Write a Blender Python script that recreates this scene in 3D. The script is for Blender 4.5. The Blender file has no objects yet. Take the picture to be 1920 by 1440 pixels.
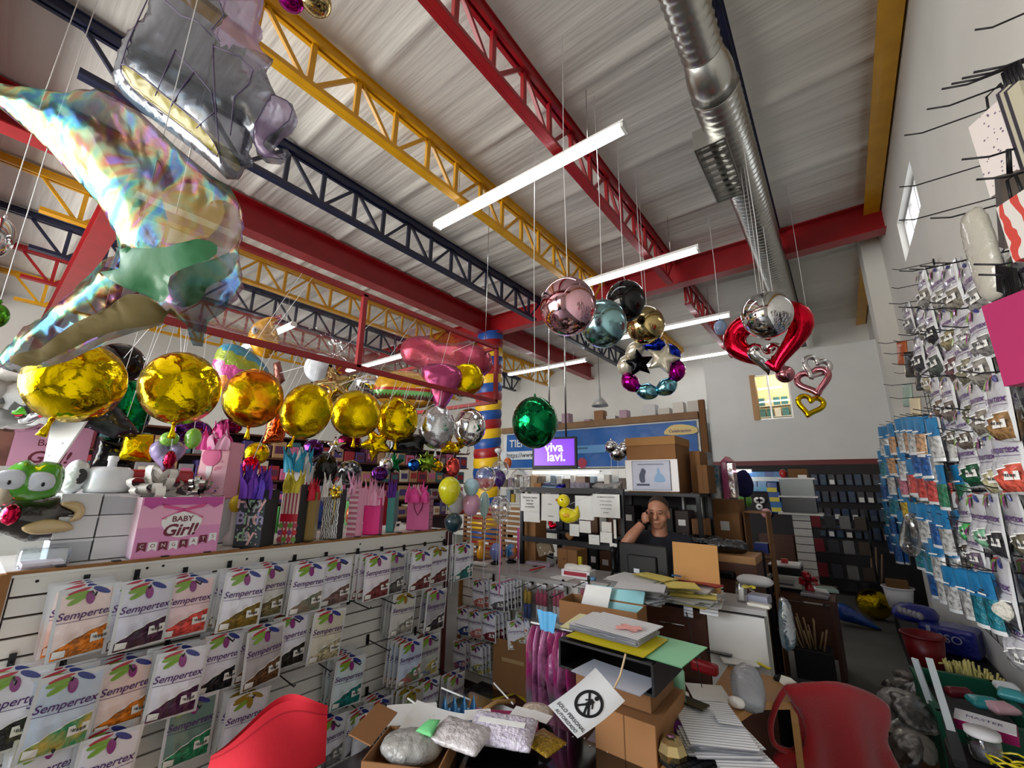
import bpy, bmesh, math, random
from mathutils import Vector, Matrix, Euler
from mathutils.geometry import delaunay_2d_cdt
random.seed(7)
SC = bpy.context.scene
COL = SC.collection
# ---------------------------------------------------------------- camera
FPX, YAW, PITCH, ROLL = 780.86, 0.662712, 0.235829, -0.0130345
CAM = Vector((0, 0, 1.8))
FW = Vector((-math.sin(YAW)*math.cos(PITCH), math.cos(YAW)*math.cos(PITCH), math.sin(PITCH)))
_r = Vector((math.cos(YAW), math.sin(YAW), 0)); _d = FW.cross(_r)
RT = _r*math.cos(ROLL) + _d*math.sin(ROLL)
DN = -_r*math.sin(ROLL) + _d*math.cos(ROLL)
cd = bpy.data.cameras.new('camera'); cam = bpy.data.objects.new('camera', cd); COL.objects.link(cam)
cam.matrix_world = Matrix(((RT.x, -DN.x, -FW.x, CAM.x), (RT.y, -DN.y, -FW.y, CAM.y), (RT.z, -DN.z, -FW.z, CAM.z), (0, 0, 0, 1)))
cd.sensor_width = 36; cd.lens = 36*FPX/1920; cd.clip_start = .02; cd.clip_end = 200
SC.camera = cam
# ---------------------------------------------------------------- world, large lights, exposure
w = bpy.data.worlds.new('sky'); SC.world = w; w.use_nodes = True
_n = w.node_tree.nodes; _bg = _n['Background']
_sky = _n.new('ShaderNodeTexSky'); _sky.sky_type = 'NISHITA'; _sky.sun_disc = False
_sky.sun_elevation = math.radians(50); _sky.sun_rotation = math.radians(200)
w.node_tree.links.new(_sky.outputs[0], _bg.inputs[0]); _bg.inputs[1].default_value = .5
def area(name, loc, rot, sx, sy, power, col=(1, 1, 1)):
    l = bpy.data.lights.new(name, 'AREA'); l.shape = 'RECTANGLE'; l.size = sx; l.size_y = sy; l.energy = power; l.color = col
    o = bpy.data.objects.new(name, l); COL.objects.link(o); o.location = loc; o.rotation_euler = rot; return o
area('storefront_daylight', (-6.2, -3.85, 2.3), (math.radians(86), 0, math.radians(-4)), 6.2, 3.6, 640, (1, .98, .95))
SC.view_settings.view_transform = 'Standard'; SC.view_settings.look = 'None'
SC.view_settings.gamma = 1; SC.view_settings.use_curve_mapping = False
SC.view_settings.exposure = 0.22
cy = SC.cycles
cy.use_denoising = True; cy.max_bounces = 7; cy.diffuse_bounces = 4; cy.glossy_bounces = 4
cy.transmission_bounces = 4; cy.transparent_max_bounces = 16; cy.sample_clamp_indirect = 6
cy.caustics_reflective = False; cy.caustics_refractive = False
# ---------------------------------------------------------------- places
def ray(x, y): return RT*((x-960)/FPX) + DN*((y-720)/FPX) + FW
def W(x, y, d): return CAM + ray(x, y)*d                       # point at a camera distance
def atX(x, y, X): r = ray(x, y); return CAM + r*(X/r.x)
def atY(x, y, Y): r = ray(x, y); return CAM + r*(Y/r.y)
def atZ(x, y, Z): r = ray(x, y); return CAM + r*((Z-CAM.z)/r.z)
def kcos(px, py): return 1/math.sqrt(1+((px-960)/FPX)**2)
# ---------------------------------------------------------------- materials
def lin(h):
    if not isinstance(h, str): return tuple(h)[:3]
    h = h.lstrip('#'); v = [int(h[i:i+2], 16)/255 for i in (0, 2, 4)]
    return tuple(c/12.92 if c <= .04045 else ((c+.055)/1.055)**2.4 for c in v)
MATS = {}
def mat(name, col, rough=.5, metal=0., bump=None, vary=None, coat=0., spec=.5, emit=0., stretch=None, sub=0., sheen=0., aniso=None):
    """principled surface; bump=(scale, strength, distance); vary=(other colour, scale, contrast)"""
    if name in MATS: return MATS[name]
    m = bpy.data.materials.new(name); m.use_nodes = True; nt = m.node_tree; N = nt.nodes; L = nt.links
    b = N['Principled BSDF']; c = lin(col)
    b.inputs['Base Color'].default_value = (*c, 1); b.inputs['Roughness'].default_value = rough
    b.inputs['Metallic'].default_value = metal; b.inputs['Coat Weight'].default_value = coat
    b.inputs['Coat Roughness'].default_value = .08; b.inputs['Specular IOR Level'].default_value = spec
    if sheen: b.inputs['Sheen Weight'].default_value = sheen
    if emit: b.inputs['Emission Color'].default_value = (*c, 1); b.inputs['Emission Strength'].default_value = emit
    if bump or vary:
        tc = N.new('ShaderNodeTexCoord'); src = tc.outputs['Object']
        if stretch:
            mp = N.new('ShaderNodeMapping'); mp.inputs['Scale'].default_value = stretch
            L.new(src, mp.inputs[0]); src = mp.outputs[0]
        if bump:
            t = N.new('ShaderNodeTexNoise'); t.inputs['Scale'].default_value = bump[0]; t.inputs['Detail'].default_value = 4
            L.new(src, t.inputs['Vector']); bp = N.new('ShaderNodeBump'); bp.inputs['Strength'].default_value = bump[1]
            bp.inputs['Distance'].default_value = bump[2] if len(bump) > 2 else .01
            L.new(t.outputs[0], bp.inputs['Height']); L.new(bp.outputs[0], b.inputs['Normal'])
        if vary:
            t = N.new('ShaderNodeTexNoise'); t.inputs['Scale'].default_value = vary[1]; t.inputs['Detail'].default_value = 3
            L.new(src, t.inputs['Vector']); r = N.new('ShaderNodeValToRGB'); k = vary[2] if len(vary) > 2 else .25
            r.color_ramp.elements[0].position = .5-k; r.color_ramp.elements[1].position = .5+k
            r.color_ramp.elements[0].color = (*c, 1); r.color_ramp.elements[1].color = (*lin(vary[0]), 1)
            L.new(t.outputs[0], r.inputs[0]); L.new(r.outputs[0], b.inputs['Base Color'])
    MATS[name] = m; return m
def film(name, tint='FFFFFF', cover=.18, rough=.12, bump=(14, .5, .02), rainbow=False, gloss='FFFFFF', edge=.6):
    """clear plastic: mostly see-through, with a glossy skin"""
    if name in MATS: return MATS[name]
    m = bpy.data.materials.new(name); m.use_nodes = True; nt = m.node_tree; N = nt.nodes; L = nt.links
    N.remove(N['Principled BSDF']); out = N['Material Output']
    tr = N.new('ShaderNodeBsdfTransparent'); tr.inputs[0].default_value = (*lin(tint), 1)
    gl = N.new('ShaderNodeBsdfGlossy'); gl.inputs['Roughness'].default_value = rough; gl.inputs[0].default_value = (*lin(gloss), 1)
    lw = N.new('ShaderNodeLayerWeight'); lw.inputs[0].default_value = .35
    ma = N.new('ShaderNodeMath'); ma.operation = 'MULTIPLY_ADD'; ma.inputs[1].default_value = edge; ma.inputs[2].default_value = cover
    ma.use_clamp = True; L.new(lw.outputs['Facing'], ma.inputs[0])
    mx = N.new('ShaderNodeMixShader'); L.new(ma.outputs[0], mx.inputs[0]); L.new(tr.outputs[0], mx.inputs[1]); L.new(gl.outputs[0], mx.inputs[2])
    tc = N.new('ShaderNodeTexCoord'); t = N.new('ShaderNodeTexNoise'); t.inputs['Scale'].default_value = bump[0]; t.inputs['Detail'].default_value = 3
    L.new(tc.outputs['Object'], t.inputs['Vector'])
    bp = N.new('ShaderNodeBump'); bp.inputs['Strength'].default_value = bump[1]; bp.inputs['Distance'].default_value = bump[2]
    L.new(t.outputs[0], bp.inputs['Height']); L.new(bp.outputs[0], gl.inputs['Normal'])
    if rainbow:
        t2 = N.new('ShaderNodeTexNoise'); t2.inputs['Scale'].default_value = 5.5; t2.inputs['Distortion'].default_value = 1.6; t2.inputs['Detail'].default_value = 2
        L.new(tc.outputs['Object'], t2.inputs['Vector']); r = N.new('ShaderNodeValToRGB'); e = r.color_ramp.elements
        e[0].position = .25; e[0].color = (.42, .46, .5, 1); e[1].position = .78; e[1].color = (.5, .48, .55, 1)
        for p, c in ((.36, (.15, .5, 1, 1)), (.43, (.3, 1, .75, 1)), (.49, (.9, .95, .45, 1)), (.55, (1, .45, .25, 1)), (.61, (.9, .4, .95, 1)), (.68, (.4, .6, 1, 1))):
            k = e.new(p); k.color = c
        L.new(t2.outputs[0], r.inputs[0]); L.new(r.outputs[0], gl.inputs[0])
    L.new(mx.outputs[0], out.inputs[0]); MATS[name] = m; return m
def printfilm(name, col, alpha=.5):
    """clear foil with a translucent print"""
    if name in MATS: return MATS[name]
    m = bpy.data.materials.new(name); m.use_nodes = True; nt = m.node_tree; N = nt.nodes; L = nt.links
    b = N['Principled BSDF']; b.inputs['Base Color'].default_value = (*lin(col), 1); b.inputs['Roughness'].default_value = .3; b.inputs['Coat Weight'].default_value = .3
    tr = N.new('ShaderNodeBsdfTransparent'); mx = N.new('ShaderNodeMixShader'); mx.inputs[0].default_value = alpha
    L.new(tr.outputs[0], mx.inputs[1]); L.new(b.outputs[0], mx.inputs[2]); L.new(mx.outputs[0], N['Material Output'].inputs[0]); MATS[name] = m; return m
def pattern(name, kind, c1, c2, scale=8., rough=.5, metal=0., thr=.5, rot=0.):
    """two-colour printed pattern: 'dots', 'stripes', 'checks', 'cells', 'waves'"""
    if name in MATS: return MATS[name]
    m = bpy.data.materials.new(name); m.use_nodes = True; nt = m.node_tree; N = nt.nodes; L = nt.links
    b = N['Principled BSDF']; b.inputs['Roughness'].default_value = rough; b.inputs['Metallic'].default_value = metal
    tc = N.new('ShaderNodeTexCoord'); mp = N.new('ShaderNodeMapping'); mp.inputs['Rotation'].default_value = (0, rot, 0) if kind != 'stripes' else (0, rot, 0)
    L.new(tc.outputs['Object'], mp.inputs[0])
    if kind == 'lines': mp.inputs['Rotation'].default_value = (0, 0, math.pi/2)
    if kind in ('dots', 'cells'):
        t = N.new('ShaderNodeTexVoronoi'); t.inputs['Scale'].default_value = scale; L.new(mp.outputs[0], t.inputs['Vector']); o = t.outputs['Distance' if kind == 'dots' else 'Color']
    elif kind == 'checks':
        t = N.new('ShaderNodeTexChecker'); t.inputs['Scale'].default_value = scale; L.new(mp.outputs[0], t.inputs['Vector']); o = t.outputs['Fac']
    else:
        t = N.new('ShaderNodeTexWave'); t.inputs['Scale'].default_value = scale; L.new(mp.outputs[0], t.inputs['Vector']); o = t.outputs['Fac']
        if kind == 'waves': t.inputs['Distortion'].default_value = 6; t.inputs['Detail Scale'].default_value = 1.2
    r = N.new('ShaderNodeValToRGB'); r.color_ramp.interpolation = 'CONSTANT' if kind != 'cells' else 'LINEAR'
    r.color_ramp.elements[0].color = (*lin(c1), 1); r.color_ramp.elements[1].color = (*lin(c2), 1); r.color_ramp.elements[1].position = thr
    L.new(o, r.inputs[0]); L.new(r.outputs[0], b.inputs['Base Color']); MATS[name] = m; return m
# ---------------------------------------------------------------- mesh builder
def frame(o, x, y): # matrix from origin and two axes
    x = Vector(x).normalized(); y = Vector(y); y = (y - x*y.dot(x)).normalized(); z = x.cross(y)
    return Matrix(((x.x, y.x, z.x, o[0]), (x.y, y.y, z.y, o[1]), (x.z, y.z, z.z, o[2]), (0, 0, 0, 1)))
I4 = Matrix.Identity(4)
def RZ(a): return Matrix.Rotation(a, 4, 'Z')
def RX(a): return Matrix.Rotation(a, 4, 'X')
def RY(a): return Matrix.Rotation(a, 4, 'Y')
def TR(*v): return Matrix.Translation(Vector(v))
TXT = {}
def txtmesh(s, bold=0.):
    k = (s, bold)
    if k not in TXT:
        cu = bpy.data.curves.new('t', 'FONT'); cu.body = s; cu.align_x = 'CENTER'; cu.align_y = 'CENTER'; cu.size = 1; cu.offset = bold; cu.resolution_u = 3
        o = bpy.data.objects.new('t', cu); COL.objects.link(o); dg = bpy.context.evaluated_depsgraph_get()
        me = bpy.data.meshes.new_from_object(o.evaluated_get(dg)); v = [x.co.copy() for x in me.vertices]; f = [tuple(p.vertices) for p in me.polygons]
        bpy.data.objects.remove(o); bpy.data.curves.remove(cu); bpy.data.meshes.remove(me); TXT[k] = (v, f)
    return TXT[k]
class MB:
    def __init__(s): s.v = []; s.f = []; s.mi = []; s.sm = []; s.mats = []
    def slot(s, m):
        if m not in s.mats: s.mats.append(m)
        return s.mats.index(m)
    def add(s, vs, fs, m, M=I4, smooth=False):
        b = len(s.v); k = s.slot(m); s.v += [M @ Vector(v) for v in vs]
        for f in fs: s.f.append(tuple(i+b for i in f)); s.mi.append(k); s.sm.append(smooth)
        return s
    def box(s, c, d, m, M=I4, taper=1., bev=0.):
        x, y, z = d[0]/2, d[1]/2, d[2]/2; c = Vector(c)
        if bev:
            bm = bmesh.new(); bmesh.ops.create_cube(bm, size=1)
            for v in bm.verts: v.co = Vector((v.co.x*d[0], v.co.y*d[1], v.co.z*d[2]))
            bmesh.ops.bevel(bm, geom=bm.edges[:], offset=bev, segments=2, affect='EDGES', profile=.5)
            bm.verts.index_update(); vs = [v.co + c for v in bm.verts]; fs = [[v.index for v in f.verts] for f in bm.faces]; bm.free()
            return s.add(vs, fs, m, M)
        vs = [c + Vector((a*x*(taper if e < 0 else 1), b*y*(taper if e < 0 else 1), e*z)) for e in (-1, 1) for b in (-1, 1) for a in (-1, 1)]
        return s.add(vs, [(0, 2, 3, 1), (4, 5, 7, 6), (0, 1, 5, 4), (2, 6, 7, 3), (0, 4, 6, 2), (1, 3, 7, 5)], m, M)
    def bar(s, a, b, wd, th, m, up=(0, 0, 1)):
        a = Vector(a); b = Vector(b); x = (b-a); L = x.length; u = Vector(up)
        if abs(x.normalized().dot(u)) > .98: u = Vector((1, 0, 0))
        M = frame((a+b)/2, x, u.cross(x)); return s.box((0, 0, 0), (L, wd, th), m, M)
    def tube(s, pts, r, m, n=8, cap=True, closed=False):
        P = [Vector(p) for p in pts]; k = len(P); rr = r if hasattr(r, '__len__') else [r]*k; vs = []; fs = []; up = None
        for i in range(k):
            t = (P[(i+1) % k] - P[i-1]) if (closed or 0 < i < k-1) else (P[1]-P[0] if i == 0 else P[-1]-P[-2])
            t.normalize()
            if up is None: up = Vector((0, 0, 1)) if abs(t.z) < .9 else Vector((1, 0, 0))
            u = t.cross(up)
            if u.length < 1e-4: u = t.orthogonal()
            u.normalize(); w_ = u.cross(t); up = w_
            for j in range(n): a = 2*math.pi*j/n; vs.append(P[i] + (u*math.cos(a) + w_*math.sin(a))*rr[i])
        for i in range(k if closed else k-1):
            for j in range(n):
                a, b = i*n, ((i+1) % k)*n; fs.append((a+j, a+(j+1) % n, b+(j+1) % n, b+j))
        if cap and not closed: fs += [tuple(range(n))[::-1], tuple((k-1)*n+j for j in range(n))]
        return s.add(vs, fs, m, smooth=True)
    def lathe(s, prof, m, n=16, M=I4, smooth=True, cap=True):
        vs = []; fs = []
        for r, z in prof:
            for j in range(n): a = 2*math.pi*j/n; vs.append((r*math.cos(a), r*math.sin(a), z))
        for i in range(len(prof)-1):
            for j in range(n): fs.append((i*n+j, i*n+(j+1) % n, (i+1)*n+(j+1) % n, (i+1)*n+j))
        if cap: fs += [tuple(range(n))[::-1], tuple((len(prof)-1)*n+j for j in range(n))]
        return s.add(vs, fs, m, M, smooth)
    def ball(s, c, r, m, n=16, M=I4):
        r = r if hasattr(r, '__len__') else (r, r, r); k = n//2
        prof = [(max(math.sin(math.pi*i/k), 1e-3), -math.cos(math.pi*i/k)) for i in range(k+1)]
        return s.lathe(prof, m, n, M @ TR(*c) @ Matrix.Diagonal((r[0], r[1], r[2], 1)))
    def grid(s, fn, nu, nv, m, smooth=True, pick=None, M=I4):
        vs = [fn(i/nu, j/nv) for j in range(nv+1) for i in range(nu+1)]; b = len(s.v)
        s.v += [M @ Vector(v) for v in vs]
        for j in range(nv):
            for i in range(nu):
                a = b + j*(nu+1)+i; s.f.append((a, a+1, a+nu+2, a+nu+1)); s.sm.append(smooth)
                s.mi.append(s.slot(pick((i+.5)/nu, (j+.5)/nv) if pick else m))
        return s
    def poly(s, pts, m, M=I4): return s.add(pts, [tuple(range(len(pts)))], m, M)
    def prism(s, out, th, m, M=I4):  # outline in xy, thickness along z
        n = len(out); vs = [(x, y, -th/2) for x, y in out] + [(x, y, th/2) for x, y in out]
        return s.add(vs, [tuple(range(n))[::-1], tuple(range(n, 2*n))] + [(i, (i+1) % n, n+(i+1) % n, n+i) for i in range(n)], m, M)
    def text(s, t, size, m, M=I4, shear=0., bold=0., sx=1.):
        v, f = txtmesh(t, bold); return s.add([((a.x+shear*a.y)*size*sx, a.y*size, 0) for a in v], f, m, M)
    def sheet(s, w_, h, m, M=I4, n=4, bend=.0, seed=0, th=.0015):
        rnd = random.Random(seed); p = rnd.random()*6; q = rnd.random()*6
        def fn(u, v, k=1): return ((u-.5)*w_, (v-.5)*h, bend*(math.sin(p+u*3)+math.sin(q+v*2.6))*.5 + k*th/2)
        s.grid(lambda u, v: fn(u, v, 1), n, n, m, True, None, M); s.grid(lambda u, v: fn(1-u, v, -1), n, n, m, True, None, M); return s
    def foil(s, out, T, m, M=I4, step=None, R=None, pick=None, pucker=.12, k=60, inner=()):
        """inflated foil shape: outline in xy, two bulging skins that meet at the seam"""
        O = [Vector((x, y)) for x, y in out]; n = len(O); xs = [p.x for p in O]; ys = [p.y for p in O]
        w_ = max(xs)-min(xs); h = max(ys)-min(ys); step = step or min(w_, h)/12; R = R or min(w_, h)*.5
        B = []                                               # resampled border
        for i in range(n):
            a, b = O[i], O[(i+1) % n]; c = max(1, round((b-a).length/step)); B += [a + (b-a)*j/c for j in range(c)]
        nb = len(B)
        def dist(p):
            d = 1e9
            for i in range(nb):
                a = B[i]; e = B[(i+1) % nb]-a; t = max(0, min(1, (p-a).dot(e)/max(e.length_squared, 1e-12))); d = min(d, (p-a-e*t).length)
            return d
        def inside(p):
            r = False
            for i in range(nb):
                a, b = B[i], B[(i+1) % nb]
                if (a.y > p.y) != (b.y > p.y) and p.x < (b.x-a.x)*(p.y-a.y)/(b.y-a.y)+a.x: r = not r
            return r
        P = list(B); D = [0.]*nb; j = 0; y = min(ys)+step*.5
        while y < max(ys):
            x = min(xs)+step*(.5 if j % 2 else .25)
            while x < max(xs):
                p = Vector((x, y))
                if inside(p):
                    d = dist(p)
                    if d > step*.35: P.append(p); D.append(d)
                x += step
            y += step*.87; j += 1
        E = [(i, (i+1) % nb) for i in range(nb)]
        for lp in inner:                                     # printed regions: their outline is cut into the skin
            a = len(P); lp = [Vector(q) for q in lp if inside(Vector(q))]
            if len(lp) < 3: continue
            P += lp; D += [dist(q) for q in lp]; E += [(a+i, a+(i+1) % len(lp)) for i in range(len(lp))]
        V, _, F, ov, _, _ = delaunay_2d_cdt(P, E, [], 1, 1e-6)
        def hgt(x, y):
            t = min(dist(Vector((x, y)))/R, 1); return T*math.sqrt(max(0, 1-(1-t)**2))
        s.hgt = hgt
        hh = []
        for i, v in enumerate(V):
            d = D[ov[i][0]] if ov[i] else dist(v)
            t = min(d/R, 1); z = T*math.sqrt(max(0, 1-(1-t)**2))
            a = math.atan2(v.y, v.x); z *= 1 - pucker*(1-t)*(.5+.5*math.sin(k*a)); hh.append(z)
        bor = [h_ < 1e-9 for h_ in hh]; b = len(s.v)
        idx = {}; 
        for i, v in enumerate(V): s.v.append(M @ Vector((v.x, v.y, hh[i])))
        for i, v in enumerate(V):
            if bor[i]: idx[i] = b+i
            else: idx[i] = len(s.v); s.v.append(M @ Vector((v.x, v.y, -hh[i])))
        for f in F:
            c = sum((V[i] for i in f), Vector((0, 0)))/len(f); ms = s.slot(pick(c.x, c.y) if pick else m)
            s.f.append(tuple(b+i for i in f)); s.mi.append(ms); s.sm.append(True)
            s.f.append(tuple(idx[i] for i in f)[::-1]); s.mi.append(ms); s.sm.append(True)
        return s
    def mesh(s, name):
        me = bpy.data.meshes.new(name); me.from_pydata(s.v, [], s.f)
        for m in s.mats: me.materials.append(m)
        me.polygons.foreach_set('material_index', s.mi); me.polygons.foreach_set('use_smooth', s.sm); me.validate()
        return me
    def obj(s, name, parent=None, label=None, cat=None, group=None, kind=None, loc=(0, 0, 0), rot=(0, 0, 0)):
        return put(name, s.mesh(name), parent, label, cat, group, kind, loc, rot)
def put(name, data, parent=None, label=None, cat=None, group=None, kind=None, loc=(0, 0, 0), rot=(0, 0, 0)):
    o = bpy.data.objects.new(name, data); COL.objects.link(o); o.location = loc; o.rotation_euler = rot
    if parent: o.parent = parent
    if label: o['label'] = label
    if cat: o['category'] = cat
    if group: o['group'] = group
    if kind: o['kind'] = kind
    return o
def T(name, label, cat, loc=(0, 0, 0), rot=(0, 0, 0), group=None): return put(name, None, None, label, cat, group, None, loc, rot)
def dup(root, loc, rot, label, group=None, scale=None, mats=None):
    """a thing copied with its parts; mats = {slot name: material} set on the copied objects"""
    def cp(o, par):
        c = o.copy(); COL.objects.link(c); c.parent = par
        if mats:
            for s_ in c.material_slots:
                nm = s_.material.name
                if nm in mats: s_.link = 'OBJECT'; s_.material = mats[nm]
        for ch in o.children: cp(ch, c)
        return c
    r = cp(root, None); r.location = loc; r.rotation_euler = rot; r['label'] = label
    if group: r['group'] = group
    elif 'group' in r: del r['group']
    if scale: r.scale = scale
    return r
ORD = ['first', 'second', 'third', 'fourth', 'fifth', 'sixth', 'seventh', 'eighth', 'ninth', 'tenth', 'eleventh', 'twelfth', 'thirteenth', 'fourteenth', 'fifteenth', 'sixteenth']
def nth(i): return ORD[i] if i < 16 else '%d%s' % (i+1, {1: 'st', 2: 'nd', 3: 'rd'}.get((i+1) % 10, 'th'))
def inpoly(L, x, y):
    r = False
    for i in range(len(L)):
        a, b = L[i], L[(i+1) % len(L)]
        if (a[1] > y) != (b[1] > y) and x < (b[0]-a[0])*(y-a[1])/(b[1]-a[1])+a[0]: r = not r
    return r
def smoothpoly(L, k=4):
    o = []; n = len(L)
    for i in range(n):
        p0, p1, p2, p3 = (Vector(L[(i+j) % n]) for j in (-1, 0, 1, 2))
        for q in range(k):
            t = q/k; o.append(tuple(.5*((2*p1)+(-p0+p2)*t+(2*p0-5*p1+4*p2-p3)*t*t+(-p0+3*p1-3*p2+p3)*t**3)))
    return o
def circ(r, n=40, ry=None): return [(r*math.cos(2*math.pi*i/n), (ry or r)*math.sin(2*math.pi*i/n)) for i in range(n)]
def heart(w_, n=48):
    o = []
    for i in range(n):
        t = 2*math.pi*i/n; o.append((w_*.5*math.sin(t)**3*1.0, w_*.031*(13*math.cos(t)-5*math.cos(2*t)-2*math.cos(3*t)-math.cos(4*t))))
    return o[::-1]
def star(r, q=.45, n=5, a0=math.pi/2): return [((r if i % 2 == 0 else r*q)*math.cos(a0+i*math.pi/n), (r if i % 2 == 0 else r*q)*math.sin(a0+i*math.pi/n)) for i in range(2*n)]
def facing(p, yaw=0., tilt=0., roll=0.):
    """rotation whose local z points from p horizontally towards the camera side, local y up"""
    d = CAM-Vector(p); a = math.atan2(d.y, d.x)+yaw
    z = Vector((math.cos(a)*math.cos(tilt), math.sin(a)*math.cos(tilt), math.sin(tilt))); u = Vector((0, 0, 1)); x = u.cross(z).normalized(); y = z.cross(x)
    M = Matrix(((x.x, y.x, z.x), (x.y, y.y, z.y), (x.z, y.z, z.z))) @ Matrix.Rotation(roll, 3, 'Z'); return M.to_euler()
# ================================================================ setting
M_ceil = mat('ceiling_vinyl', 'E6E3DB', .5, bump=(2.3, .6, .06), stretch=(.16, 2.6, 1))
M_wall = mat('wall_paint', 'E9E8E3', .75, bump=(9, .12, .01), vary=('DADAD4', 1.3, .3))
M_wallo = mat('office_paint', 'E6E8E8', .7, vary=('DDDFDF', 2, .3))
M_floor = mat('floor_concrete', '5A5A56', .55, bump=(20, .1, .01), vary=('6C6B66', 1.5, .3))
M_red = mat('red_steel', 'A5121C', .42, vary=('8E0D16', 6, .3), coat=.15)
M_yel = mat('yellow_steel', 'E0A50C', .42, vary=('C98F08', 6, .3), coat=.15)
M_navy = mat('navy_steel', '141B3F', .42, vary=('0E1330', 6, .3), coat=.15)
M_white = mat('white_laminate', 'EEEDE8', .35, vary=('E3E1DA', 3, .3))
M_black = mat('black_plastic', '0A0A0C', .45, spec=.3)
M_blackm = mat('black_metal', '16151A', .45, .3)
M_card = mat('cardboard', '97693F', .85, vary=('8A5F38', 4, .35), bump=(60, .08, .005))
M_cardd = mat('dark_cardboard', '7C5430', .85, vary=('6C4826', 4, .35))
M_wood = mat('light_wood', 'B98A55', .5, vary=('A87843', 9, .3), stretch=(1, 6, 6))
M_brown = mat('brown_wood', '5B3320', .5, vary=('4A2818', 8, .3), stretch=(1, 1, 6))
M_mdf = mat('mdf_edge', '9B6A38', .7, vary=('84572B', 12, .3))
M_paper = mat('paper', 'F4F3EF', .7, vary=('E6E4DE', 7, .3))
M_ink = mat('black_ink', '17171B', .6)
M_steel = mat('bright_steel', 'C9C9C9', .22, 1.)
M_galv = mat('galvanised', 'BDBDB8', .3, 1., bump=(30, .1, .01))
M_glass = film('clear_glass', 'FFFFFF', .06, .02, (2, 0, .001))
M_string = mat('white_ribbon', 'E8E8E8', .5)
ROOF, XR, XL, YB, YF = 5.46, .85, -13.0, 11.4, -4.0
def struct(name, mb, **k): o = mb.obj(name, kind='structure', **k); return o
struct('floor', MB().box(((XR+XL)/2, (YB+YF)/2, -.05), (XR-XL+.6, YB-YF+.6, .1), M_floor))
b = MB(); b.grid(lambda u, v: (XL+(XR-XL)*u, YF+(YB-YF)*v, ROOF-.03*math.exp(-((v*15.4 % 1.25-.6)/.05)**2)+.007*math.sin(v*15.4*5+1.6*math.sin(u*9))+.006*math.sin(v*15.4*11+3*math.sin(u*5+v*7))), 24, 420, M_ceil); b.box(((XR+XL)/2, (YB+YF)/2, ROOF+.12), (XR-XL+.6, YB-YF+.6, .08), M_ceil)
struct('ceiling', b)
# right wall with a high window opening
WY0, WY1, WZ0, WZ1 = 4.66, 5.84, 4.2, 4.67
b = MB()
for (y0, y1, z0, z1) in ((YF, WY0, 0, ROOF), (WY1, YB, 0, ROOF), (WY0, WY1, 0, WZ0), (WY0, WY1, WZ1, ROOF)):
    b.box((XR+.1, (y0+y1)/2, (z0+z1)/2), (.2, y1-y0, z1-z0), M_wall)
struct('wall_right', b)
b = MB(); M_alu = mat('aluminium', 'D0D0CE', .35, .8)
for z in (WZ0+.015, WZ1-.015): b.box((XR+.08, (WY0+WY1)/2, z), (.05, WY1-WY0, .03), M_alu)
for y in (WY0+.015, (WY0+WY1)/2-.2, (WY0+WY1)/2+.2, WY1-.015): b.box((XR+.08, y, (WZ0+WZ1)/2), (.05, .02, WZ1-WZ0), M_alu)
f = struct('window_1', b)
M_sky = mat('window_daylight', 'F8FBFF', .5, emit=1.6)
MB().box((XR+.085, (WY0+WY1)/2, (WZ0+WZ1)/2), (.008, WY1-WY0, WZ1-WZ0), M_sky).obj('frosted_pane', f)
struct('pilaster_right', MB().box((.75, 7.55, ROOF/2), (.22, .5, ROOF), M_wall))
struct('wall_back', MB().box(((XR+XL)/2, YB+.1, ROOF/2), (XR-XL+.4, .2, ROOF), M_wall))
struct('wall_left', MB().box((XL-.1, (YB+YF)/2, ROOF/2), (.2, YB-YF+.4, ROOF), M_wall))
b = MB()                                                        # street front with a wide opening behind the camera
for (x0, x1, z0, z1) in ((XL, -9.5, 0, ROOF), (-1.2, XR, 0, ROOF), (-9.5, -1.2, 4.2, ROOF)): b.box(((x0+x1)/2, YF-.1, (z0+z1)/2), (x1-x0, .2, z1-z0), M_wall)
struct('wall_front', b)
# ---- steel frame
def portal(Y, name, x0=XL, x1=XR):
    b = MB(); z0, z1 = 5.0, 5.4
    b.box(((x0+x1)/2, Y, (z0+z1)/2), (x1-x0, .012, z1-z0), M_red)
    for z in (z0, z1): b.box(((x0+x1)/2, Y, z), (x1-x0, .2, .016), M_red)
    return struct(name, b)
portal(-.65, 'beam_portal'); portal(6.6, 'beam_cross')
b = MB(); b.box((-8.9, .43, 4.5), (8, .012, .3), M_red)
for z in (4.35, 4.65): b.box((-8.9, .43, z), (8, .2, .014), M_red)
struct('beam_girder', b)
b = MB(); b.box((-5.78, (YF+YB)/2, 5.2), (.012, YB-YF, .42), M_red)
for z in (4.99, 5.41): b.box((-5.78, (YF+YB)/2, z), (.22, YB-YF, .018), M_red)
struct('beam_ridge', b)
b = MB(); b.box((XR-.06, (YF+YB)/2, 5.37), (.08, YB-YF, .17), M_yel); b.box((XR-.1, (YF+YB)/2, 5.29), (.16, YB-YF, .012), M_yel)
struct('beam_eave', b)
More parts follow.
